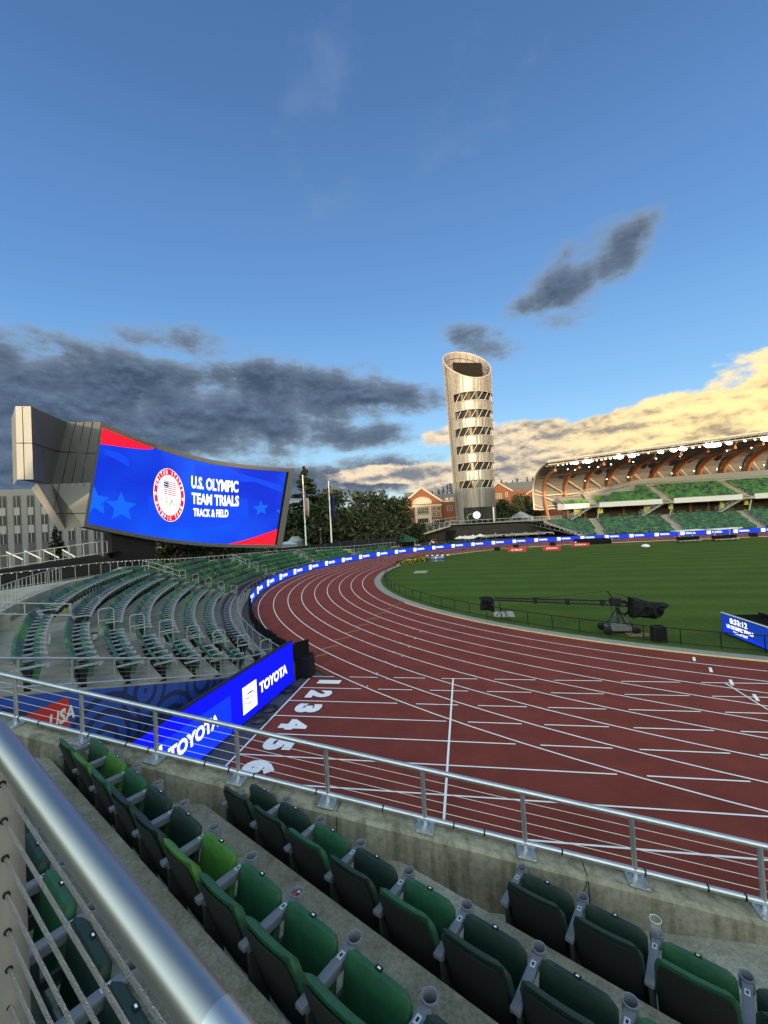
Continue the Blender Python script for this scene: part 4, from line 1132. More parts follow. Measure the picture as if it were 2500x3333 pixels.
# drinks left behind
cp = tn(ref[0]+PN*2, CUPN[0], 0); cupg = M('clear_plastic', (.6, .62, .64), .1, spec=.5, alpha=.10)
mb = MB(); mb.lathe([(.028, .57), (.033, .62), (.041, .755), (.043, .757), (.042, .75), (.034, .62), (.0, .575)], (cp.x, cp.y, FLO[0]), 24)
t = thing('plastic_cup', 'clear plastic cup standing in an armrest holder of the front near row', 'cup', (cp.x, cp.y, FLO[0]+.57))
mb.build('cup_wall', cupg, t, smooth=True)
MB().tube([(cp.x+.0425*cos(i*pi/12), cp.y+.0425*sin(i*pi/12), FLO[0]+.755) for i in range(25)], .0022, 6).build('rim', M('cup_rim', (.6, .62, .64), .3), t, smooth=True)
cp = tn(ref[2]+PN*6, CUPN[2], 0)
t = thing('candy_wrapper', 'crumpled red and white wrapper stuffed in an armrest cup holder', 'wrapper', (cp.x, cp.y, FLO[2]+.6))
mb = MB(); mw2 = MB(); r_ = random.Random(5)
for i in range(14):
    c = Vector((cp.x+r_.uniform(-.022, .022), cp.y+r_.uniform(-.022, .022), FLO[2]+.625+r_.uniform(-.02, .018)))
    R = Matrix.Rotation(r_.uniform(0, 3), 3, 'X') @ Matrix.Rotation(r_.uniform(0, 3), 3, 'Z'); (mb if i % 3 else mw2).box(c, (.03, .018, .002), mat=R)
mb.build('red_foil', M('red_foil', (.25, .01, .015), .4), t); mw2.build('white_foil', m_wht, t)

# the big handrail at the photographer's hand
hr = thing('handrail', 'thick brushed metal handrail on a cable post, close at the lower left', 'railing', atd(11, 2900, .8))
P1, P2 = atd(0, 2412, .80), atd(700, 3333, .40); dP = (P2-P1).normalized()
MB().tube([P1-dP*1.6, P1, P2, P2+dP*.6], .0212, 40).build('top_pipe', m_alu, hr, smooth=True)
MB().tube([P2+dP*.0, P2+dP*.5], .0218, 40).build('pipe_sleeve', M('bright_aluminium', (.56, .57, .59), .4, metal=1.0), hr, smooth=True)
pt = atd(8, 2660, .80); pb = Vector((pt.x, pt.y, 4.6)); 
MB().tube([Vector((pt.x, pt.y, pt.z+.13)), pb], .031, 28).build('post', M('post_steel', (.34, .33, .32), .5, metal=.7, var=.08, scale=9), hr, smooth=True)
for py, px in ((2554, 8), (2674, 13.6), (2796, 18), (2916, 22), (3036, 26), (3157, 30), (3279, 34)):
    q = atd(px, py, .772)
    pts = [q-dP*.04, q+dP*1.0]
    MB().tube(pts, .0031, 8).build('cable', M('twisted_cable', (.36, .35, .34), .35, metal=.9, bump=.8, bscale=500), hr, smooth=True)
    MB().lathe([(0, 0), (.0058, .0), (.0058, .004), (0, .004)], q-dP*.004, 12, ax=dP.to_track_quat('Z', 'Y').to_matrix()).build('grommet', m_black, hr)
# ------------------------------------------------------------------ leaves and trees
LEAF = [M('foliage_a', (.016, .026, .007), .75), M('foliage_b', (.022, .036, .009), .75), M('foliage_c', (.046, .056, .013), .75), M('foliage_d', (.011, .020, .006), .8)]
FIRM = [M('needle_a', (.012, .021, .009), .8), M('needle_b', (.017, .028, .011), .8), M('needle_c', (.009, .016, .008), .8)]
m_bark = M('bark', (.09, .07, .05), .9, var=.3, scale=3, bump=.5, bscale=12)
def leaf_card(mb, c, s, r, up=.3):
    a, b = r.uniform(0, 6.28), r.uniform(-1.1, 1.1)
    n = Vector((cos(a)*cos(b), sin(a)*cos(b), sin(b)+up)).normalized(); t_ = n.cross(Vector((r.uniform(-1, 1), r.uniform(-1, 1), r.uniform(-1, 1)))).normalized(); u = n.cross(t_)
    t_ *= s*r.uniform(.35, .6); u *= s*r.uniform(.35, .6)
    mb.poly([c-t_, c-u*.8+t_*.25, c+t_, c+u*.9-t_*.2])
def broad_tree(name, label, base, h, w, n=1700, seed=0, group='trees beyond the stadium', leaf=.85, trunk=True, crown_lo=.12):
    r = random.Random(seed); t = thing(name, label, 'tree', base, group=group)
    base = Vector(base); mb = MB(); lobes = []
    for i in range(15):
        z = r.uniform(crown_lo+.1, .92); rad = w*.5*sqrt(max(.08, 1-((z-.45)/.56)**2)); a = r.uniform(0, 6.28); d = rad*r.uniform(.25, .72)
        lobes.append((Vector((cos(a)*d, sin(a)*d, z*h)), w*r.uniform(.14, .25)))
    lobes.append((Vector((0, 0, h*.9)), w*.17)); lobes.append((Vector((0, 0, h*.5)), w*.3))
    for i in range(n):
        c, rr = lobes[r.randrange(len(lobes))]; v = Vector((r.gauss(0, 1), r.gauss(0, 1), r.gauss(0, 1))).normalized()*rr*(r.random()**.4)*1.08; v.z *= .82
        mb.cur = r.choice((0, 0, 1, 1, 2, 3)); leaf_card(mb, base+c+v, leaf*r.uniform(.6, 1.25), r)
    mb.build('crown', LEAF, t, fix=False)
    m2 = MB(); m2.tube([base-Vector((0, 0, .1)), base+Vector((0, 0, h*.3)), base+Vector((.2, 0, h*.7))], .3, 8, radii=[w*.035, w*.026, w*.008])
    for i in range(6):
        c, rr = lobes[i]; s_ = base+Vector((0, 0, h*r.uniform(.2, .4))); m2.tube([s_, base+c*.55+Vector((0, 0, h*.12)), base+c], .1, 5, radii=[w*.016, w*.01, w*.004])
    m2.build('trunk', m_bark, t); return t
def fir_tree(name, label, base, h, w, n=900, seed=0, group='trees beyond the stadium', leaf=.7, ragged=.25):
    r = random.Random(seed); t = thing(name, label, 'tree', base, group=group); base = Vector(base); mb = MB()
    arms = [(z, r.uniform(0, 6.28), r.uniform(1-ragged, 1)) for z in [ .06+.93*(i/90) for i in range(91)]]
    for i in range(n):
        z, a, k = arms[min(90, int(r.random()**1.35*91))]; L_ = w*.5*(1-z)**.8*k+.12; d = r.random()**.6; p = Vector((cos(a+r.gauss(0, .22))*L_*d, sin(a+r.gauss(0, .22))*L_*d, z*h-.10*L_*d+r.uniform(-.25, .25)))
        mb.cur = r.choice((0, 1, 2, 0)); leaf_card(mb, base+p, leaf*(.5+.6*(1-z))*r.uniform(.6, 1.2), r, .5)
    mb.build('crown', FIRM, t, fix=False)
    MB().tube([base-Vector((0, 0, .1)), base+Vector((0, 0, h*.97))], .2, 6, radii=[w*.04, .03]).build('trunk', m_bark, t); return t
def gd(px, depth, z=0.0):
    """ground point at a given distance in the direction of photo column px (taken at the horizon line)"""
    py = 1696.5-.0548*(px-CXP); p = atd(px, py, depth); return Vector((p.x, p.y, z))
def top_h(px, py, depth): return atd(px, py, depth).z
def zc5(x, y): return 880+x/2.765, 1500+y/2.765
TREES = [  # photo x, top y, depth, width, label
 (1000, 1518, 100, 17, 'fir', 'tallest dark conifer with a pointed top behind the left flagpole'),
 (930, 1660, 92, 11, 'b', 'dark broadleaf tree at the right edge of the video screen'),
 (1080, 1600, 104, 15, 'b', 'rounded dark broadleaf tree behind the right flagpole'),
 (1040, 1640, 90, 12, 'b', 'low dark broadleaf tree between the two flagpoles'),
 (1160, 1594, 118, 11, 'thin', 'thin pale broadleaf tree with sky showing through its top'),
 (1235, 1606, 108, 17, 'b', 'largest round dark broadleaf tree left of the brick building'),
 (1170, 1650, 96, 14, 'b', 'broad dark broadleaf tree in front of the largest round tree'),
 (1285, 1625, 112, 13, 'b', 'dark broadleaf tree touching the left wall of the brick building'),
 (1255, 1680, 98, 11, 'b', 'short dark broadleaf tree at the foot of the brick building'),
 (1120, 1680, 92, 11, 'b', 'short dark broadleaf tree right of the right flagpole'),
 (1420, 1705, 128, 9, 'b', 'small dark tree in front of the brick entrance by the stairs'),
 (1350, 1712, 118, 9, 'b', 'small bushy tree left of the stairs below the brick building'),
 (1640, 1630, 165, 9, 'b', 'olive broadleaf tree in front of the right brick building'),
 (1690, 1618, 160, 13, 'b', 'dark broadleaf tree beside the left end of the grandstand canopy'),
 (1625, 1672, 150, 10, 'b', 'low green tree just right of the tower foot'),
 (1735, 1640, 168, 12, 'b', 'dark broadleaf tree half hidden behind the grandstand canopy end'),
]
for i, (px, py, D, w_, kind, lab) in enumerate(TREES):
    b = gd(px, D, 0 if px < 1500 else 4.5); h = top_h(px, py, D)-b.z
    if kind == 'fir': fir_tree('conifer_tree', lab, b, h, w_, n=8000, seed=i, leaf=1.1, ragged=.35)
    elif kind == 'thin': broad_tree('broadleaf_tree', lab, b, h, w_, n=800, seed=i, leaf=.8)
    else: broad_tree('broadleaf_tree', lab, b, h, w_, n=2600 if w_ > 12 else 1700, seed=i)
# conifers standing on the far ridge
for i, (px, py, w_) in enumerate(((1412, 1598, 7), (1433, 1590, 8), (1448, 1582, 9), (1462, 1577, 9), (1472, 1572, 10), (1392, 1606, 5), (1380, 1602, 4), (1612, 1556, 8), (1638, 1560, 8), (1655, 1568, 6), (1675, 1562, 7), (1690, 1554, 8), (1705, 1566, 6), (1724, 1552, 9), (1742, 1550, 9), (1668, 1570, 6))):
    D = 330; b = gd(px, D, 4); h = top_h(px, py, D)-4
    fir_tree('ridge_conifer', f'{ordw(i+1)} of the small far conifers on the skyline, counted left to right', b, h, w_*1.15, n=340, seed=40+i, group='conifers on the skyline', leaf=2.3, ragged=.4)
hl = MB()
hp = []
for i in range(41):
    px = 600+i*40; b = gd(px, 330, 0); hp.append((b, 14+4*sin(i*.5)+2*sin(i*1.3)))
for (a, h1), (b, h2) in zip(hp, hp[1:]):
    hl.quad(a, b, b+Vector((0, 0, h2)), a+Vector((0, 0, h1))); a2, b2 = a*1.5, b*1.5; hl.quad(a+Vector((0, 0, h1)), b+Vector((0, 0, h2)), b2+Vector((0, 0, h2)), a2+Vector((0, 0, h1)))
struct(hl.build('hills_or_sun_block', M('far_wood', (.012, .02, .010), .95, var=.4, scale=.15), fix=False))

# ------------------------------------------------------------------ tower
TB = atd(1550, 1695, 137.5); TCX, TCY, TZ0 = TB.x, TB.y, 5.0
m_tw = M('perforated_metal_panel', (.16, .168, .18), .42, metal=.45, var=.06, scale=.8)
m_tw2 = M('inner_metal_panel', (.30, .31, .33), .6, metal=.2)
m_gls = M('dark_glass', (.008, .010, .014), .25, spec=.10)
tw = thing('tower', 'tall tapering metal-clad tower with a slanted open top and window bands', 'tower', (TCX, TCY, TZ0))
ZT = 60.0
def tr(z): return 6.28+(7.72-6.28)*(z-TZ0)/(58.-TZ0)
def tp(a, z, dr=0.0):      # a: 0 faces the camera, + towards the right
    aa = a-.045; r = tr(z)+dr
    return Vector((TCX+sin(aa)*r, TCY-cos(aa)*r, z))
def zcutt(a, dr=0.0):
    x, y = sin(a-.045), -cos(a-.045); return 56.9+(-2.45*x+6.7*y)
def zdep(py, px=1555, d=131.0): return atd(px, py, d).z
bands = [(1120+y0/3.687, 1120+y1/3.687) for y0, y1 in ((560, 665), (775, 878), (985, 1090), (1200, 1305), (1410, 1512), (1625, 1725))]
BZ = [(zdep(y1), zdep(y0)) for y0, y1 in bands]
BA0 = lambda z: -.66-.12*(50-z)/42
BA1 = 2.2
ENT = (zdep(1120+2140/3.687), zdep(1120+1955/3.687)); EA0, EA1 = -.62, 1.25
NP = 84
r_ = random.Random(9)
mb = MB()
for i in range(NP):
    a0 = -pi+2*pi*i/NP; a1 = -pi+2*pi*(i+1)/NP; am = (a0+a1)/2
    jt0, jt1 = r_.uniform(-.05, .05), r_.uniform(-.05, .05)
    cuts = [TZ0-.5]
    holes = []
    if EA0 < am < EA1: holes.append((TZ0-.5, ENT[1]))
    for lo_, hi_ in reversed(BZ):
        if BA0(lo_) < am < BA1: holes.append((lo_, hi_))
    z = TZ0-.5; segs = []
    for lo_, hi_ in holes:
        if lo_ > z: segs.append((z, lo_))
        z = hi_
    segs.append((z, None))
    for lo_, hi_ in segs:
        za, zb = (hi_, hi_) if hi_ else (zcutt(a0), zcutt(a1))
        n = max(1, int(((za+zb)/2-lo_)/3.2))
        for q in range(n):
            l0, l1 = q/n, (q+1)/n; j0, j1 = r_.uniform(-.035, .035), r_.uniform(-.035, .035)
            mb.quad(tp(a0, lo_+(za-lo_)*l0, jt0+j0), tp(a1, lo_+(zb-lo_)*l0, jt1-j0), tp(a1, lo_+(zb-lo_)*l1, jt1+j1), tp(a0, lo_+(za-lo_)*l1, jt0-j1))
mb.build('metal_skin', m_tw, tw, fix=False)
mb = MB()
for i in range(NP):
    a0 = -pi+2*pi*i/NP; mb.bar(tp(a0, TZ0, .05), tp(a0, BZ[-1][0]-.1, .05), .06, .06); 
    if not (BA0(30) < a0 < BA1): mb.bar(tp(a0, BZ[-1][0]-.1, .05), tp(a0, zcutt(a0), .05), .06, .06)
    else:
        zs = [BZ[-1][1]]
        for (l2, h2), (l1, h1) in zip(BZ, BZ[1:]): mb.bar(tp(a0, h1, .05), tp(a0, l2, .05), .06, .06)
        mb.bar(tp(a0, BZ[0][1], .05), tp(a0, zcutt(a0), .05), .06, .06)
mb.build('panel_ribs', M('rib_metal', (.115, .117, .12), .55, metal=.2), tw)
mb = MB()
for i in range(NP):
    a0 = -pi+2*pi*i/NP; a1 = -pi+2*pi*(i+1)/NP
    mb.quad(tp(a0, 46.5, -.35), tp(a1, 46.5, -.35), tp(a1, zcutt(a1)-.1, -.35), tp(a0, zcutt(a0)-.1, -.35))
mb.build('inner_skin', M('translucent_inner_panel', (.13, .145, .17), .7, var=.1, scale=.5), tw, fix=False)
mb = MB()
rim = [tp(-pi+2*pi*i/60, zcutt(-pi+2*pi*i/60)+.05, -.1) for i in range(61)]
mb.tube(rim, .26, 8); mb.build('rim', M('rim_metal', (.26, .26, .26), .5, metal=.2), tw, smooth=True)
mb = MB()
for i in range(20):
    a0 = -pi+2*pi*i/20; p = tp(a0, zcutt(a0)-.3, -.6); q = tp(a0+.42, 47.5, -.6); mb.bar(p, q, .16); q = tp(a0-.05, 50, -.7); mb.bar(p, q, .12)
for k in (2.2, 4.4):
    mb.tube([tp(-pi+2*pi*i/40, zcutt(-pi+2*pi*i/40)-k, -.6) for i in range(41)], .10, 5)
mb.build('inner_lattice', M('lattice_paint', (.07, .072, .078), .6), tw)
mb = MB(); mb.poly([tp(-pi+2*pi*i/48, 46.6, -.3) for i in range(48)]); mb.build('roof_deck', m_dark, tw)
q0, q1 = atd(1400+268/3.687, 1120+220/3.687, 134.5), atd(1400+618/3.687, 1120+225/3.687, 136.5)
mb = MB(); dxx = q1-q0; dxx.z = 0; mb.prism([(0, 0), (dxx.length, 0), (dxx.length, (q0.z+q1.z)/2-47), (0, (q0.z+q1.z)/2-47)], (q0.x, q0.y, 47), dxx.normalized(), (0, 0, 1), (.3, 2.5, 0)); mb.build('scoreboard_box', m_dark, tw)
# glazed bands
for lo_, hi_ in BZ:
    mb = MB(); k = 26; a0 = BA0(lo_)
    for i in range(k):
        p, q = a0+(BA1-a0)*i/k, a0+(BA1-a0)*(i+1)/k; mb.cur = 1 if r_.random() < .10 else 0
        mb.quad(tp(p, lo_, -.55), tp(q, lo_, -.55), tp(q, hi_, -.55), tp(p, hi_, -.55))
    mb.cur = 0
    for i in range(k):
        p, q = a0+(BA1-a0)*i/k, a0+(BA1-a0)*(i+1)/k
        for z in (lo_, hi_): mb.quad(tp(p, z, -.6), tp(q, z, -.6), tp(q, z, .02), tp(p, z, .02))
    wv = mb.build('window', [m_gls, M('pale_glass', (.05, .065, .07), .2, spec=.3)], tw, fix=False)
    mb = MB()
    for i in range(8):
        a = a0+.10+i*.33
        if a+.26 > BA1: break
        mb.bar(tp(a, lo_+.05, -.08), tp(a+.24, hi_-.05, -.08), .17, .14)
    mb.build('strut', M('pale_strut_paint', (.32, .31, .30), .6), wv)
    mb = MB(); n = 30
    for z in (lo_, hi_): mb.tube([tp(a0+(BA1-a0)*i/n, z, .05) for i in range(n+1)], .13, 5)
    mb.build('band_edge', M('rim_metal', (.26, .26, .26), .5), wv)
# lower ring of the entrance with a lit sign behind the glass
mb = MB(); k = 20
for i in range(k):
    p, q = EA0+(EA1-EA0)*i/k, EA0+(EA1-EA0)*(i+1)/k; mb.quad(tp(p, TZ0-.5, -.5), tp(q, TZ0-.5, -.5), tp(q, ENT[1], -.5), tp(p, ENT[1], -.5)); mb.quad(tp(p, ENT[1], -.5), tp(q, ENT[1], -.5), tp(q, ENT[1], .05), tp(p, ENT[1], .05))
e = mb.build('entrance', m_gls, tw, fix=False)
mb = MB()
for i in range(11):
    a = EA0+(EA1-EA0)*i/10; mb.bar(tp(a, TZ0, -.46), tp(a, ENT[1], -.46), .05)
for z in (TZ0+1.6, TZ0+3.2): mb.tube([tp(EA0+(EA1-EA0)*i/16, z, -.46) for i in range(17)], .03, 4)
mb.build('mullions', m_black, e)
ec = atd(1400+560/3.687, 1120+2052/3.687, 130.6); rr = 44/3.687/F*131
mb = MB(); mb.poly([(ec.x+cos(i*pi/15)*rr, ec.y, ec.z+sin(i*pi/15)*rr) for i in range(30)]); sg = mb.build('lit_disc', EM('lit_sign_white', (.8, .95, 1), .8), tw, fix=False)
mb = MB()
for (x0, y0), (x1, y1) in (((-.55, .25), (-.15, .5)), ((-.1, -.1), (.35, .1)), ((.1, -.75), (.3, -.3)), ((-.35, -.25), (-.2, .1)), ((.3, .55), (.45, .2))): mb.bar((ec.x+x0*rr, ec.y-.03, ec.z+y0*rr), (ec.x+x1*rr, ec.y-.03, ec.z+y1*rr), .09, .02)
mb.build('sign_cutouts', m_dark, sg)
mb = MB(); g = lambda x, y: atd(1400+x/3.687, 1120+y/3.687, 130.5); mb.tube([g(465, 2140), g(445, 2075), g(470, 2040), g(520, 2036)], .07, 5); mb.build('lit_outline', EM('green_neon', (.25, .65, .12), .7), tw)
mb = MB(); c0, c1 = atd(1400+764/3.687, 1120+2120/3.687, 131), atd(1400+758/3.687, 1120+1955/3.687, 131); mb.tube([Vector((c1.x, c1.y, TZ0-.4)), c1], .22, 10); mb.build('column', m_wht, tw, smooth=True)

# ------------------------------------------------------------------ dark stone terrace at the tower's foot, stairs, cafe
def zc2(x, y): return 1200+x/2.765, 1680+y/2.765
m_stone = M('dark_stone', (.030, .029, .028), .9, var=.35, scale=.5, stretch=(.35, 1, 2.2), bump=.2, bscale=6)
YT = 119.0
L_ = aty(*zc2(735, 80), YT); R_ = aty(*zc2(1530, 45), YT)
zt = (L_.z+R_.z)/2
st = aty(*zc2(255, 285), YT)
tr_ = thing('stone_terrace', 'dark stone terrace wall with a sloping left end below the tower', 'terrace', (L_.x, YT, 0))
mb = MB(); ro = aty(*zc2(800, 205), YT).x; re_ = 24.6
zr = aty(*zc2(1000, 175), YT).z
mb.prism([(st.x, -.1), (ro, -.1), (ro, zr), (re_, zr), (re_+2.0, -.1), (28, -.1), (21.5, zt), (L_.x, zt), (st.x, .9)], (0, YT, 0), (1, 0, 0), (0, 0, 1), (0, 1.2, 0))
mb.prism([(st.x+1, -.1), (28, -.1), (21.5, zt-.02), (L_.x+.5, zt-.02)], (0, YT+6.5, 0), (1, 0, 0), (0, 0, 1), (0, 40, 0))
mb.build('wall', m_stone, tr_)
mb = MB(); mb.box(((ro+re_)/2, YT+3.2, (zr+.3)), (re_-ro+2, 6.6, .5)); mb.box(((L_.x+24)/2, YT+3.6, zt-.2), (24-L_.x, 7.2, .3)); mb.build('deck_slab', m_stone, tr_)
mb = MB(); mb.box(((ro+re_)/2-.5, YT-.12, zr+.02), (re_-ro-1.5, .2, .10)); mb.build('light_strip', EM('warm_strip', (1, .9, .72), .5), tr_)
mb = MB(); mb.box((aty(*zc2(740, 200), YT).x, YT-.03, 1.5), (aty(*zc2(785, 200), YT).x-aty(*zc2(692, 200), YT).x, .1, 3.0)); mb.build('doorway', m_dark, tr_)
mb = MB(); mb.quad((28.5, YT+10, zt-.001), (-30, YT+10, zt-.001), (-30, YT+90, zt-.001), (60, YT+90, zt-.001)); struct(mb.build('plaza', m_conc, fix=False))
# deck rail and the stair with its rails
railing('guard_rail', 'pale guard rail along the top of the dark stone terrace at the tower', 'railing', [(L_.x-.2, YT-.1, zt), (21.6, YT-.1, zt)], h=1.15, step=1.55, tr=.06, pr=.055, fill='none', bottom=.15)
sw = thing('staircase', 'long concrete staircase with steel rails climbing towards the tower', 'stairs', (st.x, YT-1.5, 0))
s0 = aty(*zc2(255, 285), YT-1.0); s1 = aty(*zc2(735, 80), YT-1.0); s0.z = 0.6; 
mb = MB(); n = 26
for i in range(n):
    p = s0.lerp(s1, i/n); q = s0.lerp(s1, (i+1)/n); mb.box(((p.x+q.x)/2, YT-1.1, q.z-.25), (q.x-p.x, 2.2, .5))
mb.build('steps', m_conc, sw)
for j, yy in enumerate((YT-2.2, YT-1.1, YT-.05)):
    a, b = Vector((s0.x, yy, s0.z)), Vector((s1.x, yy, s1.z)); mb = MB(); u = Vector((0, 0, 1))
    mb.tube([a+u*1.1, b+u*1.1, b+u*1.1+Vector((1.5, 0, 0))], .05, 6); mb.tube([a+u*.55, b+u*.55], .035, 6)
    for p in resample([a, b], 1.6): mb.tube([p, p+u*1.1], .04, 6)
    mb.build('stair_rail', m_rail, sw)
p0, p1 = gd(1335, 122), gd(1425, 128)
railing('guard_rail', 'pale guard rail on the upper ramp behind the staircase', 'railing', [aty(*zc2(240, 225), YT+1.5), aty(*zc2(600, 70), YT+1.5), aty(*zc2(800, 40), YT+1.5)], h=1.1, step=1.8, tr=.05, pr=.045, fill='none', bottom=.2)
# cafe umbrellas
UM = None
for i, (x, y, white) in enumerate(((820, 190, 1), (868, 187, 1), (905, 190, 1), (937, 180, 1), (1003, 170, 1), (1058, 178, 0), (1142, 165, 0), (1290, 160, 0), (1415, 152, 0), (1528, 145, 0))):
    yu = 112.5 if i != 2 else 110.5
    q = aty(*zc2(x, y-12), yu); R = 1.45 if white else 1.75
    t = thing('parasol', f'{"closed white" if False else ("white" if white else "pale grey tattered")} parasol, {ordw(i+1)} from the left in front of the terrace cafe', 'parasol', (q.x, yu, 0), group='parasols at the terrace cafe')
    mb = MB(); prof = [(.02, q.z), (R*.5, q.z-.30), (R, q.z-.62)]
    if white: mb.lathe(prof, (q.x, yu, 0), 8); mb.lathe([(R, q.z-.62), (R, q.z-.72)], (q.x, yu, 0), 8)
    else:
        rr_ = random.Random(i)
        for j in range(150):
            a = rr_.uniform(0, 6.28); d = R*sqrt(rr_.random()); leaf_card(mb, Vector((q.x+cos(a)*d, yu+sin(a)*d, q.z-.1-.5*(d/R)-rr_.uniform(0, .25))), .34, rr_)
    mb.build('canopy', M('parasol_canvas', (.62, .62, .60), .8) if white else M('grey_canvas', (.33, .35, .34), .8), t, fix=False)
    MB().tube([(q.x, yu, 0), (q.x, yu, q.z+.15)], .04, 6).build('pole', m_galv, t)
# string of small lights under the deck
t = thing('light_string', 'string of small white bulbs hung above the terrace cafe', 'lights', (ro, YT-.4, zr))
mb = MB(); rr_ = random.Random(3)
for i in range(46): x = ro+1+(re_-ro-2)*rr_.random(); mb.box((x, YT-.5-rr_.random()*3, 1.0+rr_.random()*(zr-1.3)), (.10, .10, .08))
o = mb.build('bulbs', EM('bulb_glow', (1, .96, .88), 1.0), t)
MB().tube([(ro+.5, YT-.3, zr-.1), (re_-1, YT-.3, zr-.1)], .02, 4).build('wire', m_black, t)
# shrubs along the foot of the stairs
for i in range(9):
    x, y = 330+i*52, 275-i*4.5; q = aty(*zc2(x, y), 108.5)
    t = thing('shrub', f'{ordw(i+1)} low green shrub from the left, planted behind the ribbon board below the stairs', 'shrub', (q.x, 108.5, 0), group='shrubs below the stairs')
    mb = MB(); rr_ = random.Random(60+i); hh = q.z+.6*rr_.random()
    for j in range(260):
        v = Vector((rr_.gauss(0, 1), rr_.gauss(0, 1), rr_.gauss(0, 1))).normalized()*rr_.random()**.4; mb.cur = rr_.choice((0, 1, 2, 2)); leaf_card(mb, Vector((q.x+v.x*1.7, 108.5+v.y*1.2, max(.05, hh*.5+v.z*hh*.55))), .42, rr_)
    mb.build('foliage', LEAF, t, fix=False); MB().tube([(q.x, 108.5, 0), (q.x, 108.5, hh*.5)], .05, 5).build('stem', m_bark, t)

# ------------------------------------------------------------------ brick buildings
def brick_mat():
    m = M('red_brick', (.26, .095, .055), .85); nt = m.node_tree; b = nt.nodes['Principled BSDF']; N = nt.nodes; L = nt.links
    tc = N.new('ShaderNodeTexCoord'); mp = N.new('ShaderNodeMapping'); mp.inputs['Rotation'].default_value = (pi/2, 0, 0); L.new(tc.outputs['Object'], mp.inputs[0])
    br = N.new('ShaderNodeTexBrick'); L.new(mp.outputs[0], br.inputs[0]); br.inputs['Scale'].default_value = 2.6; br.inputs['Color1'].default_value = (.155, .050, .026, 1); br.inputs['Color2'].default_value = (.105, .036, .022, 1); br.inputs['Mortar'].default_value = (.14, .09, .07, 1)
    L.new(br.outputs[0], b.inputs['Base Color']); return m
m_brick = brick_mat(); m_trim = M('cream_trim', (.29, .265, .21), .7); m_roof = M('standing_seam_roof', (.11, .12, .115), .5, metal=.3, var=.12, scale=.6, stretch=(6, 1, 1))
m_win = M('window_glass', (.03, .034, .04), .25, spec=.12)
DB = 152.0
bc = atd(1395, 1700, DB); YB = bc.y
def zb5(x, y): return aty(880+x/2.765, 1500+y/2.765, YB)
bb = thing('brick_building', 'red brick building with a cream-edged gable and half-round window', 'building', (bc.x, YB, 0))
gl, gr2, ap = zb5(1198, 380), zb5(1540, 360), zb5(1360, 245)
ez = (gl.z+gr2.z)/2; x0, x1, xa_ = gl.x, gr2.x, ap.x
mb = MB(); mb.prism([(x0, -.5), (x1, -.5), (x1, ez), (xa_, ap.z), (x0, ez)], (0, YB, 0), (1, 0, 0), (0, 0, 1), (0, 14, 0)); mb.box((x0-.9, YB+6, ez*.5+.6), (1.8, 10, ez+1.2)); x2_ = zb5(1780, 400).x; ez2 = zb5(1640, 360).z
mb.box(((x1+x2_)/2+4, YB+6.2, ez2/2), (x2_-x1+8.6, 10, ez2)); mb.build('wall', m_brick, bb)
mb = MB(); rz0, rz1 = zb5(1660, 335).z, zb5(1660, 280).z
mb.quad((x1-6, YB+1, ez2+.02), (x2_+8, YB+1, ez2+.02), (x2_+8, YB+7, rz1), (x1-6, YB+7, rz1)); mb.quad((x1-6, YB+13, ez2), (x2_+8, YB+13, ez2), (x2_+8, YB+7, rz1), (x1-6, YB+7, rz1))
lx = zb5(1185, 300).x; mb.quad((lx, YB+2, ez-.4), (x0+6, YB+2, ez-.4), (x0+6, YB+7, ez+4.2), (lx, YB+7, ez+4.2))
for s_ in (x0-.5, x1+.5):
    mb.quad((s_, YB-.35, ez-.25), (s_, YB+14, ez-.25), (xa_, YB+14, ap.z+.25), (xa_, YB-.35, ap.z+.25))
mb.build('roof', m_roof, bb, fix=False)
mb = MB(); mb.bar((x0-.5, YB-.3, ez-.3), (xa_, YB-.3, ap.z+.1), .5, .55); mb.bar((x1+.5, YB-.3, ez-.3), (xa_, YB-.3, ap.z+.1), .5, .55)
mb.bar((x0-.6, YB-.1, ez-.5), (x0-2.3, YB-.1, ez-.3), .4, .5)
q0, q1 = zb5(1258, 412), zb5(1545, 398); mb.box(((q0.x+q1.x)/2, YB-.12, q0.z), (q1.x-q0.x, .3, .7))
mb.box(((x1+x2_)/2, YB+1.1, ez2), (x2_-x1, .4, .5))
pf = zb5(1312, 450).x; pg = zb5(1440, 450).x; pz = zb5(1312, 480).z
mb.prism([(pf-.4, 0), (pf+.5, 0), (pf+.5, q0.z), (pf-.4, q0.z)], (0, YB-.2, 0), (1, 0, 0), (0, 0, 1), (0, .25, 0)); mb.prism([(pg-.4, 0), (pg+.4, 0), (pg+.4, q0.z), (pg-.4, q0.z)], (0, YB-.2, 0), (1, 0, 0), (0, 0, 1), (0, .25, 0))
mb.prism([(pf, pz-.3), (pg, pz-.3), (pg, pz-2.6), (pf, pz-2.6)], (0, YB-.16, 0), (1, 0, 0), (0, 0, 1), (0, .2, 0))
mb.build('trim', m_trim, bb)
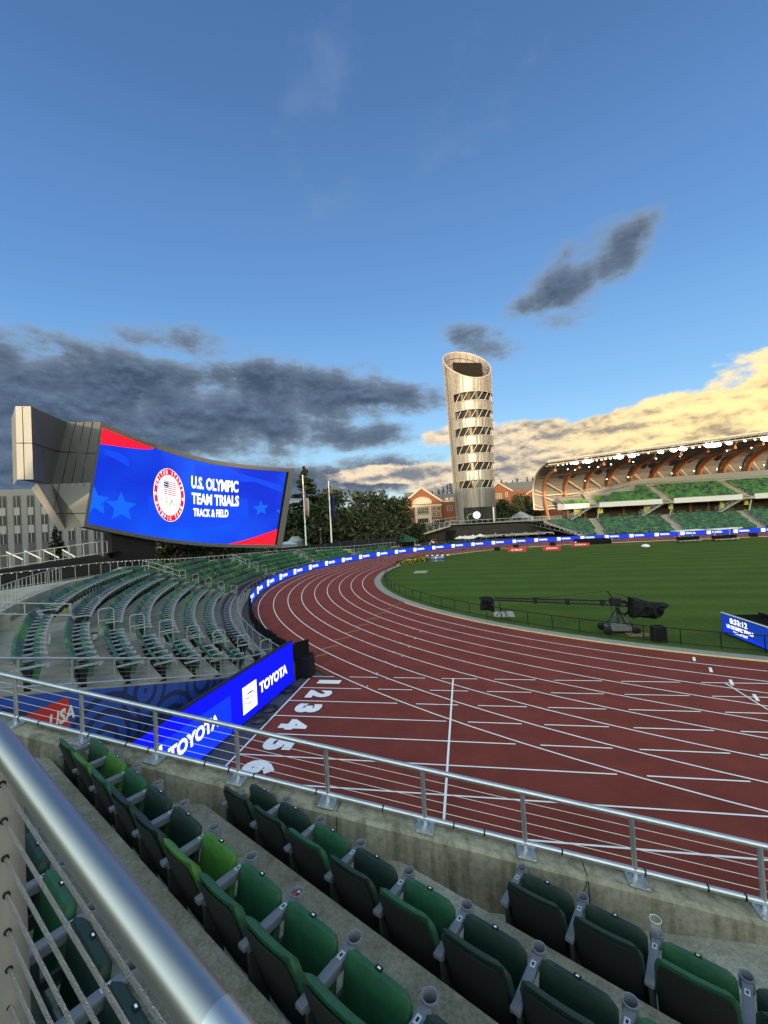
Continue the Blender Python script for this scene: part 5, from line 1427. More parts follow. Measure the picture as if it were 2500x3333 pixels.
# half-round window
hc = zb5(1368, 385); hr_ = (zb5(1450, 378).x-zb5(1285, 388).x)/2; hh = zb5(1368, 330).z-hc.z
mb = MB(); mb.prism([(hr_*cos(pi*i/20), hh*sin(pi*i/20)) for i in range(21)], (hc.x, YB-.10, hc.z), (1, 0, 0), (0, 0, 1), (0, .2, 0)); wn = mb.build('window', m_win, bb)
mb = MB(); mb.tube([(hc.x+hr_*cos(pi*i/20), YB-.12, hc.z+hh*sin(pi*i/20)) for i in range(21)], .28, 6); mb.bar((hc.x-hr_, YB-.14, hc.z), (hc.x+hr_, YB-.14, hc.z), .2, .35)
for i in range(1, 6): x = -hr_+2*hr_*i/6; mb.bar((hc.x+x, YB-.14, hc.z), (hc.x+x, YB-.14, hc.z+hh*sqrt(1-(x/hr_)**2)), .10)
mb.bar((hc.x-hr_*.85, YB-.14, hc.z+hh*.5), (hc.x+hr_*.85, YB-.14, hc.z+hh*.5), .10); mb.build('frame', m_trim, wn)
def bwin(x, y, x2__, y2, nx, ny, host=bb, Yp=None, fn=zb5):
    Yp = Yp or YB; a, b = fn(x, y), fn(x2__, y2); mb = MB(); mb.box(((a.x+b.x)/2, Yp-.08, (a.z+b.z)/2), (b.x-a.x, .16, a.z-b.z)); w_ = mb.build('window', m_win, host)
    mb = MB(); 
    for i in range(nx+1): xx = a.x+(b.x-a.x)*i/nx; mb.bar((xx, Yp-.18, b.z), (xx, Yp-.18, a.z), .16 if i in (0, nx) else .10, .1)
    for i in range(ny+1): zz_ = b.z+(a.z-b.z)*i/ny; mb.bar((a.x, Yp-.19, zz_), (b.x, Yp-.19, zz_), .1, .16 if i in (0, ny) else .10)
    mb.build('frame', m_trim, w_)
bwin(1318, 425, 1425, 472, 6, 2); bwin(1458, 415, 1492, 448, 2, 1); bwin(1498, 413, 1535, 445, 2, 1); bwin(1458, 462, 1492, 500, 2, 2); bwin(1498, 460, 1538, 498, 2, 2); bwin(1325, 520, 1425, 560, 5, 1); bwin(1228, 425, 1245, 465, 1, 2); bwin(1230, 518, 1250, 560, 1, 2); bwin(1465, 530, 1530, 560, 4, 1)
bwin(1590, 405, 1640, 445, 2, 2, Yp=YB+1.2); bwin(1615, 333, 1650, 362, 2, 1, Yp=YB+1.2); bwin(1575, 335, 1602, 362, 2, 1, Yp=YB+1.2)
# right-hand brick building behind the tower
def zt3(x, y): return aty(1400+x/3.687, 1120+y/3.687, YB+24)
Y2 = YB+24
b2 = thing('brick_building', 'red brick building with twin grey gabled roofs right of the tower', 'building', (14, Y2, 4))
a_, b_, c_ = zt3(700, 1720), zt3(980, 1755), zt3(812, 1665)
mb = MB(); mb.prism([(a_.x, 3), (b_.x, 3), (b_.x, b_.z), (c_.x, c_.z), (a_.x, b_.z)], (0, Y2, 0), (1, 0, 0), (0, 0, 1), (0, 10, 0))
e0 = zt3(1260, 1800); g1 = aty(1750, 1585, Y2+4); g0 = aty(1690, 1625, Y2+4)
mb.box(((b_.x+g1.x)/2+6, Y2+8, b_.z/2), (g1.x-b_.x+14, 9, b_.z)); mb.prism([(g0.x, 3), (g1.x+10, 3), (g1.x+10, g0.z), (g1.x, g1.z+.5), (g0.x, g0.z)], (0, Y2+3, 0), (1, 0, 0), (0, 0, 1), (0, 6, 0)); mb.build('wall', m_brick, b2)
mb = MB()
for s_ in (a_.x-.4, b_.x+.4): mb.quad((s_, Y2-.3, b_.z-.2), (s_, Y2+12, b_.z-.2), (c_.x, Y2+12, c_.z+.25), (c_.x, Y2-.3, c_.z+.25))
rz = zt3(1000, 1660).z; mb.quad((c_.x+1, Y2+3.4, b_.z), (g1.x+12, Y2+3.4, b_.z), (g1.x+12, Y2+8, rz+.6), (c_.x+1, Y2+8, rz+.6))
for s_ in (g0.x-.4, 2*g1.x-g0.x+.4): mb.quad((s_, Y2+2.6, g0.z-.2), (s_, Y2+12, g0.z-.2), (g1.x, Y2+12, g1.z+.7), (g1.x, Y2+2.6, g1.z+.7))
mb.build('roof', m_roof, b2, fix=False)
mb = MB(); mb.bar((a_.x-.4, Y2-.3, b_.z-.3), (c_.x, Y2-.3, c_.z+.1), .4, .5); mb.bar((b_.x+.4, Y2-.3, b_.z-.3), (c_.x, Y2-.3, c_.z+.1), .4, .5); mb.bar((g0.x-.4, Y2+2.6, g0.z-.3), (g1.x, Y2+2.6, g1.z+.5), .35, .4); mb.build('trim', m_trim, b2)
bwin(780, 1800, 860, 1850, 3, 2, b2, Y2, zt3); bwin(905, 1780, 930, 1830, 1, 2, b2, Y2, zt3)

# ------------------------------------------------------------------ pale office block at the far left
DL = 78.0
la, lb = atd(-60, 1762, DL*.96), atd(335, 1745, DL*1.05); ld = (lb-la); ld.z = 0; LL = ld.length; ld.normalize(); ln = Vector((ld.y, -ld.x, 0)); ln = ln if ln.dot(-la) > 0 else -ln
la.z = 0
lz = atd(100, 1592, DL).z
ob = thing('office_building', 'pale concrete office block with dark upright window strips at the left edge', 'building', la)
mb = MB(); mb.prism([(0, -.5), (LL, -.5), (LL, lz), (0, lz)], la, ld, (0, 0, 1), -ln*10); mb.build('wall', M('ribbed_panel', (.17, .18, .19), .8, var=.1, scale=1.5, stretch=(6, 6, .2)), ob)
nb = 9
flz = [atd(100, y, DL).z for y in (1618, 1650, 1677, 1708, 1735, 1766)]
for i in range(nb):
    u0 = LL*(i+.28)/nb; u1 = LL*(i+.80)/nb
    mb = MB(); mb.prism([(u0, .3), (u1, .3), (u1, flz[0]+.3), (u0, flz[0]+.3)], la+ln*.01, ld, (0, 0, 1), ln*.10); ws = mb.build('window_strip', M('dark_strip_frame', (.035, .038, .045), .6), ob)
    for j in range(3):
        z1, z0 = flz[2*j], flz[2*j+1]
        mb = MB(); mb.prism([(u0+.12, z0), (u1-.12, z0), (u1-.12, z1), (u0+.12, z1)], la+ln*.12, ld, (0, 0, 1), ln*.02); mb.build('pane', m_win, ws)
        if j < 2:
            zn = flz[2*j+2]; mb = MB(); mb.prism([(u0+.12, zn+.05), (u1-.12, zn+.05), (u1-.12, z0-.05), (u0+.12, z0-.05)], la+ln*.12, ld, (0, 0, 1), ln*.03); mb.build('spandrel', M('pale_spandrel', (.22, .225, .23), .7), ws)
        mb = MB(); mb.bar(la+ln*.16+ld*((u0+u1)/2)+Vector((0, 0, z0)), la+ln*.16+ld*((u0+u1)/2)+Vector((0, 0, z1)), .12, .06); mb.build('mullion', M('pale_spandrel', (.22, .225, .23), .7), ws)
# low dark building below the screen
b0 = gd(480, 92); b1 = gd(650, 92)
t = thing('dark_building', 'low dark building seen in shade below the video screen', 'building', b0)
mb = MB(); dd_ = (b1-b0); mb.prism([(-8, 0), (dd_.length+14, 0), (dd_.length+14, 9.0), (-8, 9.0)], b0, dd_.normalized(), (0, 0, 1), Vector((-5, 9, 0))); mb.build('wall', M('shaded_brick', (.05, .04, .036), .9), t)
mb = MB(); nrm = Vector((dd_.y, -dd_.x, 0)).normalized(); nrm = nrm if nrm.dot(-b0) > 0 else -nrm
mb.prism([(-8, 3.4), (dd_.length+14, 3.4), (dd_.length+14, 3.7), (-8, 3.7)], b0+nrm*.02, dd_.normalized(), (0, 0, 1), nrm*.2); mb.build('ledge', m_trim, t)
for u in (-1.5, 1.5, 8, 11):
    mb = MB(); mb.prism([(u, 4.6), (u+1.3, 4.6), (u+1.3, 7.0), (u, 7.0)], b0+nrm*.02, dd_.normalized(), (0, 0, 1), nrm*.08); mb.build('window', m_trim if u < 0 else m_win, t)
fir_tree('conifer_tree', 'small dark conifer in front of the pale office block', gd(185, 66, 0), atd(185, 1705, 66).z, 5.5, n=1500, seed=77, leaf=.6, ragged=.5)
for i, (px, py, D, w_) in enumerate(((620, 1742, 74, 7), (700, 1745, 78, 8), (560, 1752, 72, 6), (790, 1770, 80, 7))):
    broad_tree('broadleaf_tree', f'{ordw(i+1)} dark low tree from the left in the shade below the video screen', gd(px, D), max(3.5, atd(px, py, D).z), w_, n=900, seed=90+i, leaf=.6)

# ------------------------------------------------------------------ left concourse with its rail and lit rails
def z6(x, y): return x/3.318, 1560+y/3.318
D0 = 47.0
c0, c1 = atd(*z6(-60, 985), D0*.97), atd(*z6(1045, 815), D0*1.02)
mb = MB(); e_ = (c1-c0); e_.z = 0; up_ = Vector((0, 0, 1)); hn = Vector((-e_.y, e_.x, 0)).normalized(); hn = hn if hn.dot(c0) > 0 else -hn
lo0, lo1 = Vector((c0.x, c0.y, -.1)), Vector((c1.x, c1.y, -.1))
c2 = atd(*z6(1330, 885), D0*1.03)
mb.quad(lo0, lo1, c1, c0); mb.poly([lo1, Vector((c2.x, c2.y, -.1)), c2, c1]); 
struct(mb.build('terrace_wall', M('dark_board_cladding', (.014, .014, .015), .9), fix=False))
mb = MB(); mb.quad(c0, c1, c1+hn*9, c0+hn*9); struct(mb.build('concourse', m_conc, fix=False))
railing('guard_rail', 'pale guard rail of the raised concourse in front of the office block', 'railing', [c0, c1, c1+hn*3], h=1.45, step=1.45, tr=.05, pr=.045, fill='none', bottom=.12)
for i, (x0_, y0_, x1_, y1_) in enumerate(((65, 778, 250, 862), (262, 765, 450, 855), (462, 755, 640, 845), (672, 755, 812, 832))):
    a, b = atd(*z6(x0_, y0_), D0+5), atd(*z6(x1_, y1_), D0+3.5)
    t = thing('lit_handrail', f'{ordw(i+1)} sloping lit handrail from the left on the raised concourse', 'handrail', (b.x, b.y, c0.z), group='lit handrails on the concourse')
    MB().tube([a, b], .05, 6).build('rail_tube', m_rail, t); mb = MB(); mb.tube([a.lerp(b, .03)-up_*.07, a.lerp(b, .97)-up_*.07], .04, 6); mb.build('light_tube', EM('warm_tube', (1.0, .85, .6), 1.3), t)
    mb = MB()
    for k in (.05, .95): p = a.lerp(b, k); mb.tube([Vector((p.x, p.y, c0.z)), p], .035, 6)
    mb.build('post', m_rail, t)

# ------------------------------------------------------------------ flagpoles, lamps, tents, fence, bus behind the curved stand
for i, (xb, yb, xt, yt, D, lab, cat) in enumerate(((322, 755, 291, 138, 84, 'tall white flagpole with a limp red and white striped flag', 'flagpole'), (555, 790, 526, 192, 84, 'tall white flagpole with a limp dark blue flag', 'flagpole'))):
    p = atd(*zc5(xb, yb), D); q = atd(*zc5(xt, yt), D); t = thing('flagpole', lab, cat, (p.x, p.y, 0), group='flagpoles by the trees')
    MB().tube([(p.x, p.y, 0), (p.x, p.y, q.z)], .12, 10, radii=[.17, .09]).build('pole', m_wht, t, smooth=True); MB().lathe([(0, q.z), (.14, q.z+.1), (.14, q.z+.2), (0, q.z+.3)], (p.x, p.y, 0), 10).build('finial', m_wht, t)
    mb = MB(); zt_ = q.z-(2.4 if i == 0 else 1.4); hf = 5.2; k = 12
    for j in range(14):
        z0_, z1_ = zt_-hf*j/14, zt_-hf*(j+1)/14; w_ = lambda s: .25+.75*sin(min(1, s*1.6)*pi*.5)*(1-.25*s)
        for c in range(k):
            def fp(c, z, s): x = c/k*w_(s); return Vector((p.x+.12+x, p.y+.18*sin(c*1.6+s*3), z-.9*x*s))
            mb.cur = ((c//2) % 2) if i == 0 else (1 if j < 2 else 0)
            if i == 0 and j < 5 and c > 5: mb.cur = 2
            s0_, s1_ = j/14, (j+1)/14; mb.quad(fp(c, z0_, s0_), fp(c+1, z0_, s0_), fp(c+1, z1_, s1_), fp(c, z1_, s1_))
    mb.build('flag', [M('flag_cloth_red', (.36, .03, .035), .8), M('flag_cloth_white', (.50, .48, .46), .8), M('flag_cloth_navy', (.02, .03, .10), .8)] if i == 0 else [M('flag_cloth_navy', (.02, .03, .10), .8), M('flag_cloth_gold', (.40, .26, .08), .8)], t, fix=False)
for i, (xb, yb, xt, yt, D, kind) in enumerate(((455, 740, 450, 612, 88, 1), (493, 735, 490, 640, 92, 0), (548, 700, 543, 655, 100, 0), (655, 690, 655, 520, 100, 2), (717, 680, 717, 628, 110, 0), (1030, 690, 1028, 603, 104, 0), (1122, 720, 1119, 590, 104, 0), (1255, 660, 1254, 622, 120, 0), (850, 690, 848, 640, 120, 0))):
    q = atd(*zc5(xt, yt), D); b = Vector((q.x, q.y, 0))
    t = thing('street_lamp', f'{ordw(i+1)} lamp post from the left among the trees behind the curved stand', 'lamp post', b, group='lamp posts behind the curved stand')
    if kind == 2: MB().tube([b, (b.x, b.y, q.z-.6), (b.x+.2, b.y, q.z), (b.x+1.0, b.y, q.z+.1)], .08, 6).build('pole', m_black, t); MB().box((b.x+1.1, b.y, q.z+.1), (.7, .25, .12)).build('lamp_head', m_black, t)
    else:
        MB().tube([b, (b.x, b.y, q.z-.1)], .09, 6).build('pole', M('lamp_pole_paint', (.16, .16, .15), .5), t)
        mb = MB(); mb.lathe([(0, q.z+.25), (.45 if kind else .22, q.z+.08), (.18, q.z-.18), (0, q.z-.2)], (b.x, b.y, 0), 10); mb.build('lamp_head', EM('lamp_glow', (.9, .92, .9), .55), t)
def tent(label, px, D, py_top, w_, mat, d_=None):
    q = atd(px, py_top, D); b = Vector((q.x, q.y, 0)); t = thing('canopy_tent', label, 'tent', b, group='small tents around the stadium'); hz_ = q.z; ew = hz_-w_*.28
    mb = MB(); c = [Vector((b.x+sx*w_/2, b.y+sy*w_/2, ew)) for sx, sy in ((-1, -1), (1, -1), (1, 1), (-1, 1))]
    for i in range(4): mb.poly([c[i], c[(i+1) % 4], Vector((b.x, b.y, hz_))]); d1 = Vector((0, 0, .3)); mb.quad(c[i], c[(i+1) % 4], c[(i+1) % 4]-d1, c[i]-d1)
    mb.build('canopy', mat, t, fix=False); mb = MB()
    for p in c: mb.bar((p.x, p.y, 0 if px < 1500 else zt), p, .08)
    mb.build('frame', m_galv, t); return t
m_tw_ = M('white_tent_fabric', (.42, .45, .50), .8); m_tg = M('green_tent_fabric', (.03, .09, .06), .8)
tent('white peaked tent beside the green tent near the stairs', 1275, 104, 1742, 4, m_tw_); tent('dark green tent at the foot of the stairs', 1315, 106, 1737, 6, m_tg); tent('small white peaked tent seen through the stair rails', 1357, 124, 1729, 3.4, m_tw_)
t = tent('grey square canopy tent on the terrace right of the tower', 1694, 150, 1664, 6.6, M('grey_tent_fabric', (.17, .20, .24), .7))
# white marquee by the left flagpole
p0 = atd(*zc5(125, 760), 84); mq = thing('marquee', 'pale frame tent with a peaked roof beside the left flagpole', 'tent', (p0.x, p0.y, 0))
zq = lambda x, y, D=84: atd(*zc5(x, y), D)
mb = MB(); e1, rid, e2 = zq(150, 733), zq(195, 680), zq(240, 722); e3, r2 = zq(312, 715, 90), zq(265, 676, 90)
mb.quad(e2, e3, r2, rid); mb.poly([e1, e2, rid]); mb.quad(e1, rid, r2, Vector((e1.x, r2.y+2, e1.z))); a_, b_, c_, d_ = zq(95, 752, 82), zq(120, 730, 83), zq(180, 722, 83), zq(240, 748, 82); mb.quad(a_, d_, c_, b_); mb.build('roof', M('pale_tent_fabric', (.36, .40, .46), .8), mq, fix=False)
mb = MB(); D_ = Vector((0, 0, 1)); mb.quad(e2, e3, Vector((e3.x, e3.y, 0)), Vector((e2.x, e2.y, 0))); mb.quad(e1, e2, Vector((e2.x, e2.y, 0)), Vector((e1.x, e1.y, 0))); mb.quad(a_, d_, Vector((d_.x, d_.y, 0)), Vector((a_.x, a_.y, 0))); mb.build('wall', M('grey_tent_wall', (.20, .22, .25), .8), mq, fix=False)
# black mesh fence behind the stand
fa = [zq(x, y, 76+x*.012) for x, y in ((60, 790), (320, 762), (560, 738), (760, 715), (950, 700), (1130, 690))]; fbm_ = [zq(x, y, 76+x*.012) for x, y in ((60, 815), (320, 800), (560, 795), (760, 790), (950, 780), (1130, 760))]
ft = thing('mesh_fence', 'black mesh-covered fence between the curved stand and the trees', 'fence', (fa[0].x, fa[0].y, 0))
mb = MB()
for a_, b_ in zip(fa, fa[1:]): mb.quad(Vector((a_.x, a_.y, 0)), Vector((b_.x, b_.y, 0)), b_, a_)
mb.build('mesh_panel', M('black_mesh', (.014, .015, .018), .8), ft, fix=False)
for p in resample(fa, 3.2): MB().tube([(p.x, p.y-.06, 0), (p.x, p.y-.06, p.z+.12)], .05, 6).build('post', M('fence_post_paint', (.05, .05, .055), .5), ft)
# white-roofed coach and truck over the fence
def zq2(x, y): return zq(x, y, 97)
t = thing('coach', 'dark coach with a white roof edge parked behind the black fence', 'bus', (zq2(850, 720).x, zq2(850, 720).y, 0))
l_, r2_ = zq2(728, 705), zq2(972, 690); zt_ = zq2(850, 672).z
mb = MB(); mb.box(((l_.x+r2_.x)/2, (l_.y+r2_.y)/2, zt_*.5+.2), (r2_.x-l_.x, 2.5, zt_-.4), rz=atan2(r2_.y-l_.y, r2_.x-l_.x)); mb.build('body', M('coach_paint', (.03, .032, .038), .3), t, bevel=.12)
mb = MB(); mb.box(((l_.x+r2_.x)/2, (l_.y+r2_.y)/2, zt_+.08), (r2_.x-l_.x-.2, 2.3, .16), rz=atan2(r2_.y-l_.y, r2_.x-l_.x)); mb.box((l_.x+5, l_.y+.3, zt_+.45), (4.2, 1.9, .5)); mb.build('roof', m_wht, t)
mb = MB(); mb.box(((l_.x+r2_.x)/2, (l_.y+r2_.y)/2-1.28, zt_*.68), (r2_.x-l_.x-1.4, .06, zt_*.25)); mb.build('window', m_win, t)
for dx in (-4, 4): mb = MB(); mb.lathe([(0, -.15), (.5, -.15), (.5, .15), (0, .15)], ((l_.x+r2_.x)/2+dx, l_.y-1.2, .5), 14, ax=Matrix.Rotation(pi/2, 3, 'X')); mb.build('wheel', m_black, t)
# barriers and yellow-signed green bank at the far end of the curved stand
t = railing('crowd_barrier', 'grey metal crowd barriers at the far end of the curved stand', 'barrier', [zq(938, 768, 96), zq(1128, 755, 99)], h=1.7, step=2.2, tr=.05, pr=.05, fill='bars', bottom=.15)
t = thing('hedge', 'green clipped hedge with a small yellow sign at the end of the curved stand', 'hedge', zq(1030, 800, 93))
a_, b_ = zq(945, 800, 94), zq(1125, 790, 97); mb = MB(); rr_ = random.Random(8)
for j in range(900): p = a_.lerp(b_, rr_.random()); mb.cur = rr_.choice((0, 1, 2, 2)); leaf_card(mb, Vector((p.x, p.y+rr_.uniform(-.8, .8), rr_.random()*zq(1030, 765, 95).z)), .4, rr_)
mb.build('foliage', LEAF, t, fix=False)
t = thing('sign', 'small yellow sign on the green hedge', 'sign', zq(1058, 800, 91)); q = zq(1058, 782, 91); mb = MB(); mb.box(q, (1.5, .06, .85)); mb.build('sign_panel', M('yellow_sign', (.55, .48, .03), .6), t, bevel=.05); mb = MB(); mb.box(q-Vector((0, .05, 0)), (1.0, .03, .35)); mb.build('sign_mark', m_dark, t); mb = MB(); mb.tube([(q.x, q.y+.05, 0), (q.x, q.y+.05, q.z)], .04, 6); mb.build('post', m_galv, t)
# ------------------------------------------------------------------ far grandstand
def z3p(x, y): return 1730+x/4.1475, 1380+y/4.1475
def z4p(x, y): return 2100+x/4.1475, 1380+y/4.1475
gs = thing('grandstand', 'long covered grandstand with curved timber arches and green seats across the field', 'grandstand', (24, 102, 0))
m_gsw = M('stand_panel', (.25, .265, .28), .7, var=.06, scale=.6)
m_gsc = M('stand_concrete', (.30, .29, .26), .9, var=.15, scale=1)
XR = 82
# lower tier
Yf, NL, TL, RL = 102.2, 12, 1.0, .30
zl = lambda j: .55+RL*j
mb = MB()
xl = lambda y: 26.9-(y-102)*.55
for j in range(NL):
    y0, y1 = Yf+TL*j, Yf+TL*(j+1); mb.quad((xl(y0), y0, zl(j)), (XR, y0, zl(j)), (XR, y1, zl(j)), (xl(y1), y1, zl(j))); mb.quad((xl(y0), y0, zl(j)-RL), (XR, y0, zl(j)-RL), (XR, y0, zl(j)), (xl(y0), y0, zl(j)))
y1 = Yf+TL*NL; zc_l = zl(NL)+.25
mb.quad((xl(y1), y1, zl(NL-1)), (XR, y1, zl(NL-1)), (XR, y1, zc_l), (xl(y1), y1, zc_l)); mb.quad((xl(y1)-3, y1, zc_l), (XR, y1, zc_l), (XR, y1+16, zc_l), (xl(y1)-3, y1+16, zc_l))
mb.quad((xl(102), 102, 0), (XR, 102, 0), (XR, Yf, .55), (xl(102), Yf, .55))
mb.build('lower_tier', m_gsc, gs, fix=False)
# upper tier
NU, TU, RU = 9, .98, .47
Yu, Zu = 112.4, 7.75
zu = lambda j: Zu+RU*j
ux = lambda j: (25.7, 25.7, 25.7, 31.5, 37.6, 38.2, 44.0, 44.6, 45.2)[j]
mb = MB()
for j in range(NU):
    y0, y1 = Yu+TU*j, Yu+TU*(j+1); mb.quad((ux(j)-.6, y0, zu(j)), (XR, y0, zu(j)), (XR, y1, zu(j)), (ux(j)-.6, y1, zu(j))); mb.quad((ux(j)-.6, y0, zu(j)-RU), (XR, y0, zu(j)-RU), (XR, y0, zu(j)), (ux(j)-.6, y0, zu(j)))
mb.quad((25.3, Yu, 7.1), (XR, Yu, 7.1), (XR, Yu+9.2, 10.6), (25.3, Yu+9.2, 10.6))
mb.build('upper_tier', m_gsc, gs, fix=False)
mb = MB()
for x0, x1 in ((25.3, 31.0), (33.2, 47.4), (49.9, 64.4), (66.9, XR)): mb.box(((x0+x1)/2, Yu-.1, 7.72), (x1-x0, .25, 1.22))
mb.build('fascia', M('pale_fascia', (.46, .47, .48), .6), gs)
mb = MB(); mb.prism([(112.3, 7.0), (112.3, 8.5), (121.5, 10.5), (121.5, 9.8)], (25.0, 0, 0), (0, 1, 0), (0, 0, 1), (.3, 0, 0)); mb.prism([(-2, 0), (0, 0), (0, 1.3), (-2, 1.7)], (25.2, 112.4, 7.0), (1, .6, 0), (0, 0, 1), (0, .3, 0)); mb.build('end_panel', m_gsw, gs)
# sloping back wall of the upper tier
mb = MB(); mb.prism([(26, 9.0), (29, 10.1), (45.5, 12.75), (XR, 12.9), (XR, 14.35), (46.5, 14.0), (35, 11.9), (26, 10.0)], (0, 121.6, 0), (1, 0, 0), (0, 0, 1), (0, .4, 0)); mb.prism([(25.4, 7.2), (XR, 7.2), (XR, 12.9), (45.2, 12.6), (29, 10.1), (25.4, 9.2)], (0, 121.9, 0), (1, 0, 0), (0, 0, 1), (0, .2, 0)); mb.build('back_wall', m_gsw, gs)
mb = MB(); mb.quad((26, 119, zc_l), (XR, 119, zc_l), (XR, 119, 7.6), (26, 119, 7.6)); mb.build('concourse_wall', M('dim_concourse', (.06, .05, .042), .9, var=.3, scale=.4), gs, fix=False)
mb = MB()
for a_, b_ in ((z3p(578, 1250), z3p(660, 1145)), (z3p(888, 1205), z3p(962, 1135)), (z3p(1522, 1205), z3p(1598, 1095)), (z4p(318, 1150), z4p(368, 1080)), (z4p(1015, 1150), z4p(1063, 1040)), (z4p(1338, 1092), z4p(1390, 1020))):
    p, q = aty(*a_, 115.2), aty(*b_, 115.2); mb = MB(); mb.box(((p.x+q.x)/2, 115.2, (p.z+q.z)/2), (q.x-p.x, .2, q.z-p.z)); mb.build('yellow_panel', M('lime_panel', (.58, .66, .02), .6), gs)
for x in (27, 31.3, 35, 40.5, 44.5, 52, 56, 60, 69, 74):
    MB().tube([(x, 118, zc_l), (x+.2, 118, 7.6)], .28, 8).build('column', M('timber_column', (.20, .085, .04), .6), gs)
# stairs from the concourse to the upper tier
for x in (32.2, 48.6, 65.4):
    mb = MB(); n = 12
    for i in range(n): mb.box((x-5.6+5.2*(i+.5)/n, 113.4, zc_l+(7.4-zc_l)*(i+.6)/n), (5.2/n+.02, 1.5, .28))
    sc_ = mb.build('stair', m_gsw, gs)
    mb = MB(); u = Vector((0, 0, 1))
    for yy in (112.6, 114.2):
        a_, b_ = Vector((x-5.8, yy, zc_l+.1)), Vector((x-.2, yy, 7.4)); mb.tube([a_+u*1.05, b_+u*1.05], .05, 5); mb.tube([a_+u*.5, b_+u*.5], .035, 5)
        for p in resample([a_, b_], 1.1): mb.tube([p, p+u*1.05], .03, 5)
    mb.build('stair_rail', m_rail, sc_)
    mb = MB(); mb.bar((x+.6, 113.0, zc_l), (x+1.3, 113.0, 7.3), .25); mb.build('strut', m_gsw, sc_)
# arches
def zs(x): return 1+.060*(x-21)/18.4*1.0
m_tim = M('glulam_timber', (.33, .125, .045), .5, var=.12, scale=1.5)
m_cream = M('cream_steel', (.46, .39, .28), .5)
def archp(x): k = zs(x); return [(122.2, 4.2), (124.2, 6.5), (126.0, 9.0), (127.2, 11.2), (127.0, 13.0), (125.2, 14.7*k), (121.5, 16.1*k), (116.5, 16.9*k), (109.6, 17.1*k)]
AX = [22.9+5.62*i for i in range(11)]
def smooth(pts, it=2):
    for _ in range(it):
        o = [pts[0]]
        for a_, b_ in zip(pts, pts[1:]): o += [(a_[0]*.75+b_[0]*.25, a_[1]*.75+b_[1]*.25), (a_[0]*.25+b_[0]*.75, a_[1]*.25+b_[1]*.75)]
        pts = o+[pts[-1]]
    return pts
for x in AX:
    pr = smooth(archp(x)); mb = MB(); n = len(pr)
    def off(i, d):
        a_, b_ = pr[max(0, i-1)], pr[min(n-1, i+1)]; t_ = Vector((b_[0]-a_[0], b_[1]-a_[1])).normalized(); return pr[i][0]-t_.y*d, pr[i][1]+t_.x*d
    wd = [.6+1.05*sin(pi*min(1, i/(n-1)*1.15)) for i in range(n)]
    ring = []
    for i in range(n):
        (yo, zo), (yi, zi) = off(i, -.05), off(i, wd[i]); ring.append(((x-.24, yo, zo), (x+.24, yo, zo), (x+.24, yi, zi), (x-.24, yi, zi)))
    for a_, b_ in zip(ring, ring[1:]):
        for q in range(4): mb.quad(a_[q], a_[(q+1) % 4], b_[(q+1) % 4], b_[q])
    mb.poly(ring[-1]); ar = mb.build('timber_arch', m_tim, gs, smooth=True, angle=30)
    mb = MB(); 
    pp = [(x+.32, off(i, wd[i]*.45)[0], off(i, wd[i]*.45)[1]) for i in range(0, int(n*.62))]
    for a_, b_ in zip(pp, pp[1:]): mb.bar(a_, b_, .12, .46, up=(0, 1, 0))
    mb.build('steel_flange', m_cream, ar)
    (ty, tz) = pr[-1]; mb = MB(); mb.bar((x, ty+.3, tz+.2), (x+.1, ty-.7, tz+1.0), .25); mb.build('tip_bracket', m_cream, ar)
# skin behind and above the arches: translucent corrugated panels
def skin_mat():
    m = M('corrugated_panel', (.36, .31, .30), .55); nt = m.node_tree; b = nt.nodes['Principled BSDF']; N = nt.nodes; L = nt.links
    tc = N.new('ShaderNodeTexCoord'); wv = N.new('ShaderNodeTexWave'); wv.bands_direction = 'Z'; wv.inputs['Scale'].default_value = .85; L.new(tc.outputs['Object'], wv.inputs[0])
    r = N.new('ShaderNodeValToRGB'); L.new(wv.outputs['Fac'], r.inputs[0]); r.color_ramp.elements[0].color = (.095, .098, .115, 1); r.color_ramp.elements[1].color = (.16, .162, .175, 1); L.new(r.outputs[0], b.inputs['Base Color']); return m
xs_ = [20.3]+[24+i*4 for i in range(16)]
def skinp(x): k = zs(x); return [(128.6, 7.6), (128.7, 11.0), (128.3, 13.4), (126.4, 15.4*k), (122.4, 17.0*k), (117, 17.9*k), (111, 18.3*k)]
mb = MB()
for xa, xb in zip(xs_, xs_[1:]):
    a_, b_ = smooth(skinp(xa), 1), smooth(skinp(xb), 1)
    for i in range(len(a_)-1): mb.quad((xa, *a_[i]), (xb, *b_[i]), (xb, *b_[i+1]), (xa, *a_[i+1]))
mb.build('panel_skin', skin_mat(), gs, fix=False)
mb = MB()
for xa, xb in zip(xs_, xs_[1:]):
    ka, kb = zs(xa), zs(xb); mb.quad((xa, 111, 18.35*ka), (xb, 111, 18.35*kb), (xb, 104, 18.25*kb), (xa, 104, 18.25*ka)); mb.quad((xa, 104, 18.25*ka), (xb, 104, 18.25*kb), (xb, 104, 18.65*kb), (xa, 104, 18.65*ka)); mb.quad((xa, 104, 18.65*ka), (xb, 104, 18.65*kb), (xb, 111, 18.8*kb), (xa, 111, 18.8*ka))
mb.build('roof_edge', M('dark_roof_steel', (.10, .10, .10), .5, metal=.3), gs, fix=False)
mb = MB()
for o_, h_, r_2 in ((104, 18.7, .14), (104.6, 17.85, .10), (107, 17.7, .10)): mb.tube([(x, o_, h_*zs(x)) for x in xs_], r_2, 6)
for i in range(40):
    x = 20.6+i*1.55; k = zs(x); mb.bar((x, 104, 18.7*k), (x, 104.6, 17.9*k), .06); mb.bar((x, 104.6, 17.9*k), (x+.7, 107, 17.7*k), .05)
mb.build('edge_truss', M('truss_paint', (.38, .36, .33), .5), gs)
